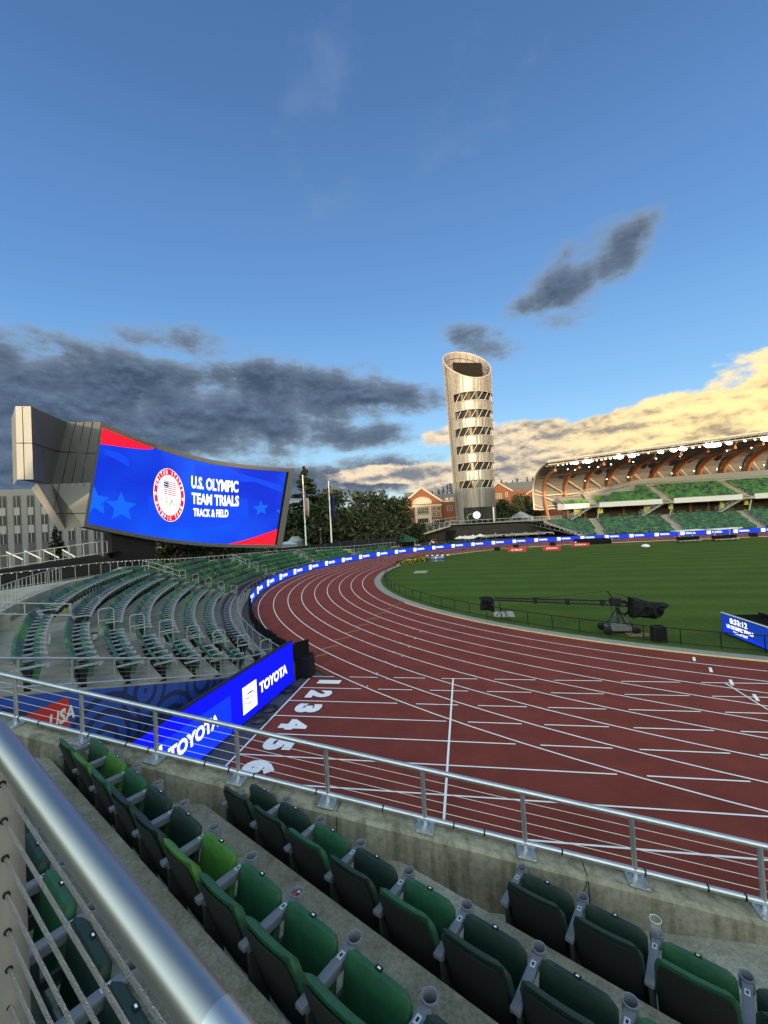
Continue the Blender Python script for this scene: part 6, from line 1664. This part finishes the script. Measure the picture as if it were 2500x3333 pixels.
# braces and girts between the arches
mb = MB()
for xa, xb in zip(AX, AX[1:]):
    pr = smooth(archp(xa)); mb.bar((xa+.3, 124.3, 15.0*zs(xa)), (xb-.3, 127.0, 11.9), .22); mb.bar((xa+.3, 126.9, 11.4), (xb-.3, 126.9, 11.6), .26); mb.bar((xa+.3, 126.2, 8.4), (xb-.3, 126.2, 8.4), .22) if xa < 30 else None
mb.bar((AX[0]+.4, 126.8, 10.9), (AX[1]-.3, 125.8, 8.2), .24)
eo = smooth(skinp(20.3), 1); 
for a_, b_ in zip(eo, eo[1:]): mb.bar((20.3, *a_), (20.3, *b_), .32, .32, up=(1, 0, 0))
mb.bar((20.3, 111, 18.3), (20.3, 104, 18.5), .3, .3); mb.bar((20.3, 128.6, 7.6), (22.9, 127, 7.4), .25); mb.bar((20.3, 128.6, 12.2), (22.7, 127.2, 11.4), .22); mb.bar((20.3, 128.6, 13.6), (22.7, 127.2, 12.2), .2); mb.bar((20.3, 128.6, 9.2), (22.7, 127, 7.9), .22); mb.bar((22.9, 126, 7.5), (28, 126, 7.7), .3)
mb.build('bracing', m_cream, gs)
# guard rails of the grandstand
def grail(lab, pts, h=1.05, **k): return railing('guard_rail', lab, 'railing', pts, h=h, step=k.pop('step', 1.5), tr=.05, pr=.045, fill='none', bottom=.12, **k)
grail('grandstand concourse guard rail, leftmost length beside the first timber arch', [(xl(y1)-.2, y1-.05, zc_l), (31.2, y1-.05, zc_l)], step=.9)
grail('grandstand concourse guard rail between the first and second aisles', [(33.2, y1-.05, zc_l), (47.2, y1-.05, zc_l)]); grail('grandstand concourse guard rail between the second and third aisles', [(49.6, y1-.05, zc_l), (63.8, y1-.05, zc_l)]); grail('grandstand concourse guard rail right of the third aisle', [(66.4, y1-.05, zc_l), (XR, y1-.05, zc_l)])
grail('sloping guard rail down the left end of the grandstand lower tier', [(xl(y1)-.1, y1, zl(NL-1)), (xl(103)-.1, 103, .6)], step=1.8)
grail('guard rail on the left shoulder of the grandstand upper tier', [(27.5, 119.0, 10.3), (32, 119.5, 10.9), (36.5, 120, 11.4), (44, 121, 12.5)], step=.9)
for i, (x0, x1) in enumerate(((30.6, 32.0), (46.5, 48.4), (62.1, 65.0), (77.6, 80))):
    pass
m_stp = M('pale_concrete', (.27, .255, .23), .9)
AISX = [lambda y: 30.5+(y-102)*.12, lambda y: 46.5+(y-102)*.15, lambda y: 62.1+(y-102)*.22, lambda y: 77.7+(y-102)*.25]
for f_ in AISX:
    mb = MB(); a_, b_ = f_(Yf), f_(Yf+TL*NL); mb.prism([(0, zl(0)-.02), (TL*NL, zl(NL)-.06), (TL*NL, zl(NL)-.2), (0, zl(0)-.2)], (a_-.65, Yf, 0), ((b_-a_)/(TL*NL), 1, 0), (0, 0, 1), (1.3, 0, 0))
    for j in range(1, NL): x = f_(Yf+TL*j); mb.box((x, Yf+TL*j-.2, zl(j)-.1), (1.3, .4, .1)); mb.tube([(x+.6, Yf+TL*j, zl(j)-.2), (x+.6, Yf+TL*j, zl(j)+.9)], .035, 5)
    mb.build('aisle_steps', m_stp, gs)
for x in (31.9, 48.5, 65.3, 81):
    mb = MB(); mb.prism([(0, zu(0)-.02), (TU*NU, zu(NU)-.06), (TU*NU, zu(NU)-.2), (0, zu(0)-.2)], (x-.65, Yu, 0), (0, 1, 0), (0, 0, 1), (1.3, 0, 0))
    for j in range(1, NU): mb.box((x, Yu+TU*j-.2, zu(j)-.16), (1.3, .4, .16)); mb.tube([(x+.6, Yu+TU*j, zu(j)-.2), (x+.6, Yu+TU*j, zu(j)+.9)], .035, 5)
    mb.build('aisle_steps', m_stp, gs)
# all remaining seats: past 300 in view, one object
mb = MB(); rs = random.Random(31)
def addseat(p, rz, mi, pitch, zs_=1.0):
    w_ = (pitch-.05)/2; R = Matrix.Rotation(rz, 3, 'Z'); mb.cur = mi
    for (b0, b1, z0, z1, y0, y1, th) in ((w_, w_*.93, .34, .85, -.02, -.24, .06), (w_*.92, w_*.9, .33, .66, .03, .10, .10)):
        c = [(-b0, y0, z0), (b0, y0, z0), (b1, y1, z1), (-b1, y1, z1)]; d = [(x, y+th, z) for x, y, z in c]
        mb.add([R @ Vector(q)+p for q in c+d], [(3, 2, 1, 0), (4, 5, 6, 7), (1, 2, 6, 5), (2, 3, 7, 6), (3, 0, 4, 7)])
    mb.cur = 5; mb.add([R @ Vector(q)+p for q in ((pitch/2-.035, -.2, .63), (pitch/2+.035, -.2, .63), (pitch/2+.035, .27, .63), (pitch/2-.035, .27, .63))], [(0, 1, 2, 3)])
for p, rz, mi, pi_ in FAR_SEATS: addseat(p, rz, mi, pi_)
def fshade(upper):
    x = rs.random()
    if upper: return 0 if x < .42 else 1 if x < .68 else 2 if x < .85 else 3
    return 0 if x < .05 else 1 if x < .28 else 2 if x < .66 else 3
for j in range(NL):
    y = Yf+TL*j+.66; x = xl(y)+.9
    while x < XR-1:
        if all(abs(x-f_(y)) > .95 for f_ in AISX): addseat(Vector((x, y, zl(j))), pi, fshade(False), .62)
        x += .62
for j in range(NU):
    y = Yu+TU*j+.62; x = ux(j)
    while x < XR-1:
        if all(abs(x-f_) > .95 for f_ in (31.9, 48.5, 65.3, 81)): addseat(Vector((x, y, zu(j))), pi, fshade(True), .64)
        x += .64
x = 34.0
while x < XR:
    if rs.random() < .35: addseat(Vector((x, 115.6, zc_l)), pi, 2, .6)
    x += .7
o = mb.build('stadium_seats', SEATM+[m_arm], fix=False, loc=(30, 100, 0)); o['kind'] = 'stuff'; tag(o, 'rows of small green seats in the far grandstand and the far end of the curved stand', 'seats')

# floodlights under the roof edge
e_flood = EM('flood_glow', (1.0, .95, .82), 14.0)
FL = [(z3p(x, y), s) for x, y, s in ((360, 555, .25), (425, 547, .25), (480, 540, .25), (535, 533, .4), (592, 522, .62), (700, 515, .5), (760, 500, .8), (815, 500, .5), (880, 490, .3), (945, 481, .3), (1000, 470, .35), (1065, 463, .45), (1125, 456, .5), (1190, 442, .8), (1355, 425, .8), (1440, 411, .3), (1580, 391, .35))]
FL += [(z4p(x, y), s) for x, y, s in ((210, 376, .6), (385, 350, .7), (510, 332, .8), (645, 318, .4), (735, 308, .3), (855, 288, .85), (915, 282, .85), (970, 277, .8), (1130, 255, .65), (1345, 226, .5), (1485, 209, .35), (1620, 200, .85))]
f0 = None
for i, ((px, py), s) in enumerate(FL):
    s = s*1.35 if s >= .6 else s*.7; p = aty(px, py, 104.9); lab = f'{ordw(i+1)} bright floodlight from the left under the grandstand roof edge'
    t = thing('floodlight', lab, 'floodlight', p, group='floodlights along the grandstand roof')
    R = Matrix.Rotation(radians(-28), 3, 'X'); mb = MB(); mb.box(p+Vector((0, .16, .06)), (s*1.25, .24, s*.8), mat=R); mb.bar(p+Vector((0, .2, .2)), p+Vector((0, .3, .8)), .08); mb.build('housing', m_black, t)
    mb = MB(); q = p+Vector((0, -.02, -.02)); mb.add([R @ Vector((cos(k*pi/8)*s*.75, 0, sin(k*pi/8)*s*.52))+q for k in range(16)], [tuple(range(16))]); mb.build('lens', e_flood, t, fix=False)
for i, (px, py) in enumerate([z3p(490, 612), z3p(780, 580), z3p(1075, 546), z3p(1375, 512), z4p(150, 470), z4p(465, 436), z4p(785, 397), z4p(1105, 360), z4p(1435, 320), z3p(265, 670), z3p(590, 618), z3p(900, 582), z4p(660, 640), z4p(970, 612), z4p(1285, 587), z4p(360, 668), z4p(1605, 555), z3p(450, 795), z3p(728, 768), z3p(1015, 745), z3p(1303, 718)]):
    p = aty(px, py, 112 if py < 1530 else 125.5); t = thing('spotlight', f'{ordw(i+1)} small spotlight fixed among the timber arches', 'spotlight', p, group='small spotlights on the arches')
    mb = MB(); mb.box(p+Vector((0, .12, 0)), (.36, .2, .26)); mb.build('housing', m_black, t); mb = MB(); mb.box(p, (.2, .03, .14)); mb.build('lens', e_flood, t)

# ------------------------------------------------------------------ fence round the infield
RFN = 34.15
fpts = [Vector((x, CY-RFN, .01)) for x in (60, 50, 40, 30)]+[P(RFN, 270-i*2.2, .01) for i in range(0, 73)]
railing('infield_fence', 'low black metal fence curving round the edge of the grass', 'fence', fpts, h=.76, step=1.5, tr=.024, pr=.024, fill='none', bottom=.10, mat=m_black)

# ------------------------------------------------------------------ camera crane on the grass
def zj(x, y): return 1550+x/1.746, 1350+y/1.746
jb = atz(*zj(810, 1235), .0); JD = (jb-EYEP).dot(fw)
J = lambda x, y, dd=0.0: atd(*zj(x, y), JD+dd)
cr = thing('camera_crane', 'long black camera crane on a wheeled dolly, both ends wrapped in black cloth', 'camera crane', (jb.x, jb.y, 0))
p0, p1, p2 = J(105, 1047, 1.5), J(790, 1070), J(985, 1085, -.4)
mb = MB(); dv = (p2-p0).normalized(); upv = Vector((0, 0, 1))
for o_ in (.11, -.11): mb.bar(p0+upv*o_*.6, p1+upv*o_, .09, .07); mb.bar(p1+upv*o_, p2+upv*o_, .10, .08)
n = 34
for i in range(n):
    a_ = p0.lerp(p1, i/n); b_ = p0.lerp(p1, (i+1)/n); s_ = .066+.044*i/n; mb.bar(a_+upv*s_, b_-upv*s_, .045, .03)
for k in (.35, .62, .9): c = p0.lerp(p1, k); mb.box(c, (.2, .16, .34))
mb.build('boom', m_black, cr)
mb = MB(); mast = J(758, 1003); mb.tube([p1+upv*.1, Vector((p1.x-.35, p1.y, mast.z))], .04, 6); mb.tube([Vector((p1.x-.35, p1.y, mast.z)), p0.lerp(p1, .35)+upv*.1], .010, 4); mb.tube([Vector((p1.x-.35, p1.y, mast.z)), p2+upv*.1], .010, 4); mb.box((p1.x, p1.y, p1.z+.12), (.5, .3, .3)); mb.build('mast', m_black, cr)
ap_ = Vector((jb.x, jb.y, J(795, 1095).z)); mb = MB()
mb.tube([ap_+upv*.25, ap_-upv*.3], .10, 8)
for dx, dy in ((-.5, -.38), (.5, -.38), (.48, .42), (-.48, .42)): mb.tube([ap_, (jb.x+dx, jb.y+dy, .32)], .035, 6)
mb.tube([ap_-upv*.1, (jb.x, jb.y, .4)], .06, 6)
for z_, k in ((.9, .62), (1.35, .36)): mb.bar((jb.x-.75*k, jb.y-.5*k, z_), (jb.x+.75*k, jb.y-.5*k, z_), .04)
mb.build('pedestal', M('dark_grey_steel', (.05, .05, .055), .45, metal=.4), cr)
mb = MB(); mb.box((jb.x, jb.y, .27), (1.25, .95, .11)); mb.box((jb.x-.1, jb.y-.1, .40), (.75, .55, .16)); mb.box((jb.x, jb.y-.5, .22), (1.45, .08, .08)); mb.box((jb.x, jb.y+.5, .22), (1.45, .08, .08)); mb.box((jb.x+.2, jb.y-.25, .37), (.28, .24, .12)); mb.build('dolly', M('worn_grey_metal', (.12, .12, .125), .5, metal=.3, var=.25, scale=4), cr, bevel=.015)
for dx, dy in ((-.68, -.5), (.68, -.5), (.68, .5), (-.68, .5)):
    mb = MB(); mb.lathe([(0, -.09), (.16, -.09), (.21, -.06), (.21, .06), (.16, .09), (0, .09)], (jb.x+dx, jb.y+dy, .21), 16, ax=Matrix.Rotation(pi/2, 3, 'X')); mb.build('wheel', m_black, cr, smooth=True)
def cloth(outline, depth, th, name, seed):
    r = random.Random(seed); mb = MB(); pts = [J(x, y, depth) for x, y in outline]; c = sum(pts, Vector())/len(pts); f = fw*th
    n = len(pts); rings = []
    for k, (s_, d_) in enumerate(((1.0, 0), (.92, -.5), (.66, -.95), (.30, -1.1))):
        rings.append([c+(p-c)*s_*(1+r.uniform(-.06, .06))+f*d_*(1+r.uniform(-.35, .35)) for p in pts])
    bk3 = [[c+(p-c)*s_+f*d_ for p in pts] for s_, d_ in ((.92, .5), (.5, .9))]
    allr = [bk3[1], bk3[0]]+rings; i0 = len(mb.v)
    for rg in allr: mb.v += [tuple(p) for p in rg]
    for k in range(len(allr)-1):
        for i in range(n): mb.f.append((i0+k*n+i, i0+k*n+(i+1) % n, i0+(k+1)*n+(i+1) % n, i0+(k+1)*n+i)); mb.m.append(0)
    mb.f.append(tuple(i0+(len(allr)-1)*n+i for i in range(n))); mb.m.append(0); mb.f.append(tuple(i0+i for i in range(n))); mb.m.append(0)
    return mb.build(name, M('nylon_cover', (.007, .007, .008), .65, bump=.8, bscale=4, spec=.15), cr)
cloth([(865, 1033), (905, 1042), (950, 1052), (985, 1062), (1030, 1065), (1065, 1068), (1088, 1078), (1060, 1100), (1050, 1130), (1035, 1150), (1000, 1156), (960, 1153), (920, 1150), (872, 1155), (868, 1120), (872, 1085)], -.4, .45, 'counterweight_cover', 1)
cloth([(15, 1045), (30, 1033), (60, 1034), (85, 1036), (100, 1045), (102, 1085), (103, 1125), (80, 1112), (55, 1110), (22, 1111), (24, 1080), (27, 1055)], 1.5, .3, 'camera_cover', 2)
mb = MB()
for i in range(5): c = J(838, 1100, -.2); r_3 = .22+.03*i; mb.tube([c+Vector((cos(k*pi/8)*r_3, .02*i, sin(k*pi/8)*r_3*1.2)) for k in range(17)], .018, 5)
mb.tube([J(765, 1080), J(770, 1120), J(780, 1180)], .015, 5); mb.build('cable_loops', m_black, cr)
sp = atz(*zj(147, 1170)); t = thing('light_stand', 'thin black tripod stand under the left end of the camera crane', 'stand', sp); tp_ = aty(*zj(135, 1065), sp.y)
mb = MB(); mb.tube([(sp.x, sp.y, .25), (sp.x-.1, sp.y, tp_.z)], .03, 6); mb.build('pole', m_black, t)
for k in range(3): MB().tube([(sp.x, sp.y, .75), (sp.x+cos(k*2.1+.3)*.6, sp.y+sin(k*2.1+.3)*.6, .02)], .02, 5).build('leg', m_black, t)
mb = MB(); c = atz(*zj(925, 1255)); mb.tube([c+Vector((sin(k*1.1)*.55, cos(k*.7)*.35, .03+.02*(k % 3))) for k in range(22)], .022, 5); tag(mb.build('cable_coil', M('tan_cable', (.22, .13, .08), .6), loc=c), 'loose tan cable lying on the grass beside the crane dolly', 'cable')
def box_thing(name, lab, cat, p, w_, d_, h_, mat, rz=0, grp=None):
    t = thing(name, lab, cat, p, rz, grp); mb = MB(); mb.box(p+Vector((0, 0, h_/2)), (w_, d_, h_), rz=rz); mb.build('cabinet', mat, t, bevel=.03)
    mb = MB(); R = Matrix.Rotation(rz, 3, 'Z'); mb.box(p+R @ Vector((0, -d_/2-.01, h_*.55)), (w_*.82, .02, h_*.75), rz=rz); mb.build('grille', m_dark, t); mb = MB(); mb.box(p+Vector((0, 0, h_+.03)), (w_*.5, .06, .05), rz=rz); mb.build('handle', m_black, t); return t
c = atz(*zj(1040, 1290)); h_ = aty(*zj(1040, 1200), c.y).z
box_thing('loudspeaker', 'black loudspeaker cabinet on the grass right of the camera crane', 'loudspeaker', c, .58, .5, h_, M('speaker_cloth', (.014, .014, .015), .8))
for i, (x, y, y2, w_) in enumerate(((120, 773, 752, .75), (227, 757, 741, .75), (436, 745, 724, .8))):
    c = atz(*zj(x, y)); h_ = max(.6, aty(*zj(x, y2), c.y).z); box_thing('loudspeaker', f'black loudspeaker box, {ordw(i+1)} from the left on the far edge of the grass', 'loudspeaker', c, w_*1.3, .7, h_, M('speaker_cloth', (.014, .014, .015), .8), grp='loudspeakers along the far edge of the grass')
c = atz(*z4p(1460, 1525)); box_thing('loudspeaker', 'black loudspeaker box at the far right edge by the track', 'loudspeaker', c, 1.1, .7, aty(*z4p(1460, 1472), c.y).z, M('speaker_cloth', (.014, .014, .015), .8), grp='loudspeakers along the far edge of the grass')
# red advertising panels
for i, (xa_2, xb_2, yt, yb, txt) in enumerate(((180, 283, 757, 780, 'USATF'), (380, 481, 747, 772, 'Speedo'), (543, 645, 730, 748, 'TEAM USA'))):
    a_, b_ = atz(*zj(xa_2, yb)), atz(*zj(xb_2, yb-2)); hh = aty(*zj(xa_2, yt), a_.y).z; d = (b_-a_); d.z = 0; wl_ = d.length; d.normalize(); nn = Vector((d.y, -d.x, 0))
    t = thing('advertising_panel', f'red panel with white lettering, {["leftmost", "middle", "rightmost"][i]} of three on the far edge of the grass', 'advertising panel', a_, group='red panels on the far grass')
    mb = MB(); mb.prism([(0, 0), (wl_, 0), (wl_, hh), (0, hh)], a_, d, (0, 0, 1), -nn*.5); mb.build('panel', M('red_panel_vinyl', (.46, .022, .028), .7), t)
    mb = MB(); put_text(mb, txt, lambda u, v: a_+d*u+nn*.012+Vector((0, 0, v)), wl_*.32, hh*.3, wl_*.5, hh*.42, bold=.04); put_poly(mb, lambda u, v: a_+d*u+nn*.012+Vector((0, 0, v)), [(wl_*.2, hh*.3), (wl_*.29, hh*.3), (wl_*.27, hh*.72), (wl_*.22, hh*.72)]); mb.build('lettering', m_wht, t, fix=False)
# black covered landing mat, two benches with roofs, white ball-like cap
c = atz(*zj(670, 735)); t = thing('landing_mat', 'black covered landing mat on the far side of the field', 'landing mat', c); mb = MB(); mb.box(c+Vector((0, 1.0, .5)), (6.2, 3, 1.0)); mb.build('cover', m_cloth, t, bevel=.25); mb = MB(); mb.box(c+Vector((3.15, .6, .5)), (.3, .8, .8)); mb.box(c+Vector((-3.15, .4, .35)), (.4, .7, .5)); mb.build('end_pad', m_wht, t, bevel=.08)
for i, (xa_2, xb_2, yb, yt) in enumerate(((465, 775, 1610, 1440), (945, 1285, 1590, 1417))):
    a_, b_ = atz(*z4p(xa_2, yb)), atz(*z4p(xb_2, yb-18)); d = (b_-a_); d.z = 0; wl_ = d.length; d.normalize(); hh = aty(*z4p(xa_2, yt), a_.y).z; nn = Vector((-d.y, d.x, 0)); g = lambda u, v, z: a_+d*u+nn*v+Vector((0, 0, z))
    t = thing('shelter', f'{["left", "right"][i]} of two roofed bench carts with black covered benches on the far grass', 'shelter', a_, group='roofed bench carts on the far grass')
    mb = MB(); mb.prism([(-.3, hh-.15), (wl_+.3, hh-.1), (wl_+.3, hh+.02), (-.3, hh-.03)], a_-nn*.3, d, (0, 0, 1), nn*1.9); mb.build('roof', m_wht, t)
    mb = MB()
    for u in (.7, wl_-1.0): mb.tube([g(u, .9, .35), g(u, .9, hh-.12)], .06, 6); mb.tube([g(u-.35, .9, hh-.12), g(u, .9, hh-.6), g(u+.35, .9, hh-.12)], .05, 6)
    mb.bar(g(0, .1, .33), g(wl_, .1, .33), .09); mb.bar(g(0, 1.2, .33), g(wl_, 1.2, .33), .09); mb.build('frame', m_galv, t)
    mb = MB(); mb.box(g(wl_/2, .7, .72), (wl_*.9, .7, .55), rz=atan2(d.y, d.x)); mb.build('bench', m_cloth, t, bevel=.08)
    for u in (.7, wl_-.8):
        for v in (.1, 1.2): mb = MB(); mb.lathe([(0, -.05), (.16, -.05), (.16, .05), (0, .05)], g(u, v, .16), 12, ax=Matrix.Rotation(pi/2, 3, 'X')); mb.build('wheel', m_black, t)
c = atz(*zj(963, 752)); t = thing('marker_cap', 'small white domed cap lying on the far grass', 'marker', c); MB().lathe([(.62, 0), (.58, .3), (.3, .46), (0, .5)], c, 18).build('dome', m_wht, t, smooth=True); MB().lathe([(.64, .01), (.66, .1), (.62, .12)], c, 18).build('rim', m_galv, t)
# steeplechase barrier, water and flower bed
def zc2(x, y): return 1200+x/2.765, 1680+y/2.765
a_, b_ = atz(*zc2(553, 392)), atz(*zc2(690, 388)); hh = aty(*zc2(553, 355), a_.y).z
t = thing('water_jump_barrier', 'blue printed barrier with a striped top rail at the water jump', 'barrier', a_); d = (b_-a_).normalized()
mb = MB(); mb.prism([(0, .12), ((b_-a_).length, .12), ((b_-a_).length, hh-.15), (0, hh-.15)], a_, d, (0, 0, 1), Vector((0, .1, 0))); mb.build('printed_panel', M('blue_panel_vinyl', (.03, .10, .34), .7), t)
mb = MB(); L2 = (b_-a_).length; fp = lambda u, v: a_+d*u+Vector((0, -.012, v)); put_text(mb, 'TRACK', fp, L2*.06, hh*.45, L2*.22, hh*.14); put_disc(mb, fp, L2*.38, hh*.48, .16, .16, 14); put_text(mb, 'TEAM', fp, L2*.46, hh*.45, L2*.18, hh*.14); put_text(mb, 'USATF', fp, L2*.68, hh*.42, L2*.26, hh*.2); mb.build('lettering', m_wht, t, fix=False)
mb = MB(); n = 9
for i in range(n): mb.cur = i % 2; u0, u1 = -.6+(L2+1.2)*i/n, -.6+(L2+1.2)*(i+1)/n; mb.box(a_+d*((u0+u1)/2)+Vector((0, .05, hh)), (u1-u0, .14, .14), rz=atan2(d.y, d.x))
mb.build('top_rail', [m_wht, m_black], t); mb = MB()
for u in (.05, L2-.05): mb.box(a_+d*u+Vector((0, .05, hh/2)), (.1, .5, hh))
mb.build('leg', m_black, t)
w0, w1, w2, w3 = atz(*zc2(470, 412)), atz(*zc2(690, 405)), atz(*zc2(690, 388)), atz(*zc2(548, 392))
sheet('water', [[w0, w1, w2, w3]], .02, M('pool_water', (.03, .05, .09), .12, spec=.6))
rr_ = random.Random(12); mb = MB(); f0_, f1_ = [zc2(250, 440), zc2(330, 415), zc2(420, 398), zc2(545, 380)], [zc2(262, 446), zc2(350, 428), zc2(440, 410), zc2(548, 396)]
fl = thing('flower_bed', 'planted strip of green leaves and yellow flowers inside the bend', 'flower bed', atz(*zc2(400, 410)))
mg, my = MB(), MB()
for j in range(900):
    k = rr_.random()*2.999; i = int(k); s = rr_.random(); p = atz(*f0_[i]).lerp(atz(*f0_[i+1]), k-i).lerp(atz(*f1_[i]).lerp(atz(*f1_[i+1]), k-i), s)
    leaf_card(my if (s > .45 and rr_.random() < .5) else mg, Vector((p.x, p.y, rr_.uniform(.05, .55))), .32, rr_)
mg.build('foliage', LEAF[1], fl, fix=False); my.build('flowers', M('yellow_petals', (.45, .34, .02), .7), fl, fix=False)
# gear just behind the ribbon board, far bend
for i, (x, y, y2, w_, mat, nm, lab) in enumerate(((440, 282, 252, 1.5, M('grey_cover', (.25, .27, .30), .7), 'covered_cart', 'grey covered cart behind the ribbon board below the stairs'), (315, 290, 265, .8, m_black, 'bin', 'black bin behind the ribbon board at the foot of the stairs'))):
    c = aty(*zc2(x, y), 104.5); c.z = 0; hh = aty(*zc2(x, y2), 104.5).z; t = thing(nm, lab, nm.replace('_', ' '), c); mb = MB(); mb.box(c+Vector((0, 0, hh/2)), (w_, 1, hh)); mb.build('body', mat, t, bevel=.12); mb = MB(); mb.box(c+Vector((0, 0, hh+.03)), (w_*.8, .8, .08)); mb.build('lid', m_dark, t, bevel=.02)
c = aty(*zc2(585, 250), 105); c.z = 0; hh = aty(*zc2(585, 210), 105).z; t = thing('sign', 'upright red-edged sign with a white swirl behind the ribbon board', 'sign', c); mb = MB(); mb.prism([(-.65, .0), (.65, .0), (.7, hh), (-.55, hh)], c, (1, 0, 0), (0, 0, 1), (0, .1, 0)); mb.build('sign_panel', m_black, t); mb = MB(); mb.tube([c+Vector((.7, -.03, 0)), c+Vector((.75, -.03, hh)), c+Vector((-.5, -.03, hh))], .07, 6); mb.build('red_edge', M('red_edge_paint', (.45, .03, .02), .6), t); mb = MB(); mb.tube([c+Vector((-.2+.35*sin(k*.6), -.05, hh*.35+hh*.05*k)) for k in range(9)], .12, 6); mb.build('sign_mark', m_wht, t)
c = aty(*zc2(555, 265), 105.5); c.z = 0; hh = aty(*zc2(560, 222), 105.5).z; t = thing('sail_banner', 'pale leaning sail-shaped banner left of the red-edged sign', 'banner', c); mb = MB(); mb.prism([(-.5, .1), (.5, .1), (.35, hh)], c, (1, 0, 0), (0, 0, 1), (0, .04, 0)); mb.build('fabric', M('pale_banner_fabric', (.22, .25, .27), .7), t); MB().tube([c+Vector((.5, 0, 0)), c+Vector((.36, 0, hh+.05))], .03, 5).build('pole', m_black, t)
# litter on the curved stand
for i, (x, y, z_, kind, lab) in enumerate(((268, 575, 3.1, 'bottle', 'clear plastic bottle left on a seat of the top row of the curved stand'), (512, 548, 2.65, 'tub', 'white tub left on a seat of the curved stand'), (380, 390, 3.05, 'bottle', 'clear plastic bottle standing on the floor of the curved stand'), (353, 398, 3.05, 'cup', 'yellow cup standing on the floor of the curved stand'), (537, 355, 3.0, 'bottle', 'clear plastic bottle standing by the aisle of the curved stand'))):
    p = atz(x/1.659, 1750+y/1.659, z_)
    prof = {'bottle': [(0, 0), (.05, 0), (.05, .22), (.02, .28), (.02, .31), (0, .31)], 'tub': [(0, 0), (.09, 0), (.12, .2), (.125, .22), (0, .22)], 'cup': [(0, 0), (.05, 0), (.07, .16), (0, .15)]}[kind]
    t = thing(kind, lab, kind, p); MB().lathe(prof, p, 12).build('body', {'bottle': M('clear_bottle', (.45, .50, .56), .2, spec=.6), 'tub': m_wht, 'cup': M('yellow_cup', (.45, .40, .05), .5)}[kind], t, smooth=True)
    if kind != 'cup': MB().lathe([(0, prof[-1][1]), (.024 if kind == 'bottle' else .13, prof[-1][1]), (.024 if kind == 'bottle' else .13, prof[-1][1]+.03), (0, prof[-1][1]+.03)], p, 12).build('lid', m_wht if kind == 'bottle' else m_navy_ if False else M('dark_lid', (.02, .02, .03), .5), t)

# ------------------------------------------------------------------ added unseen ridge behind the photographer, notched to shape the low sun's shadow
mb = MB(); YH = -150.0
pf_ = [(-420, 52), (-150, 46), (-82, 44), (-76, 25), (-61, 25), (-57, 27), (-50, 31.5), (-35, 35.5), (-17, 38.8), (-7, 38), (0, 28.5), (4, 24.8), (11, 28), (20, 35.5), (50, 36.5), (150, 38), (420, 52)]
for (x0, h0_), (x1, h1_) in zip(pf_, pf_[1:]):
    mb.quad((x0, YH, 0), (x1, YH, 0), (x1, YH-40, h1_), (x0, YH-40, h0_)) if False else mb.quad((x0, YH, -.1), (x1, YH, -.1), (x1, YH, h1_), (x0, YH, h0_)); mb.quad((x0, YH, h0_), (x1, YH, h1_), (x1, YH-60, -.1), (x0, YH-60, -.1))
struct(mb.build('hills_or_sun_block', M('far_wood', (.012, .02, .010), .95), fix=False))  # unseen sun blocker; reuses the far ridge's colour
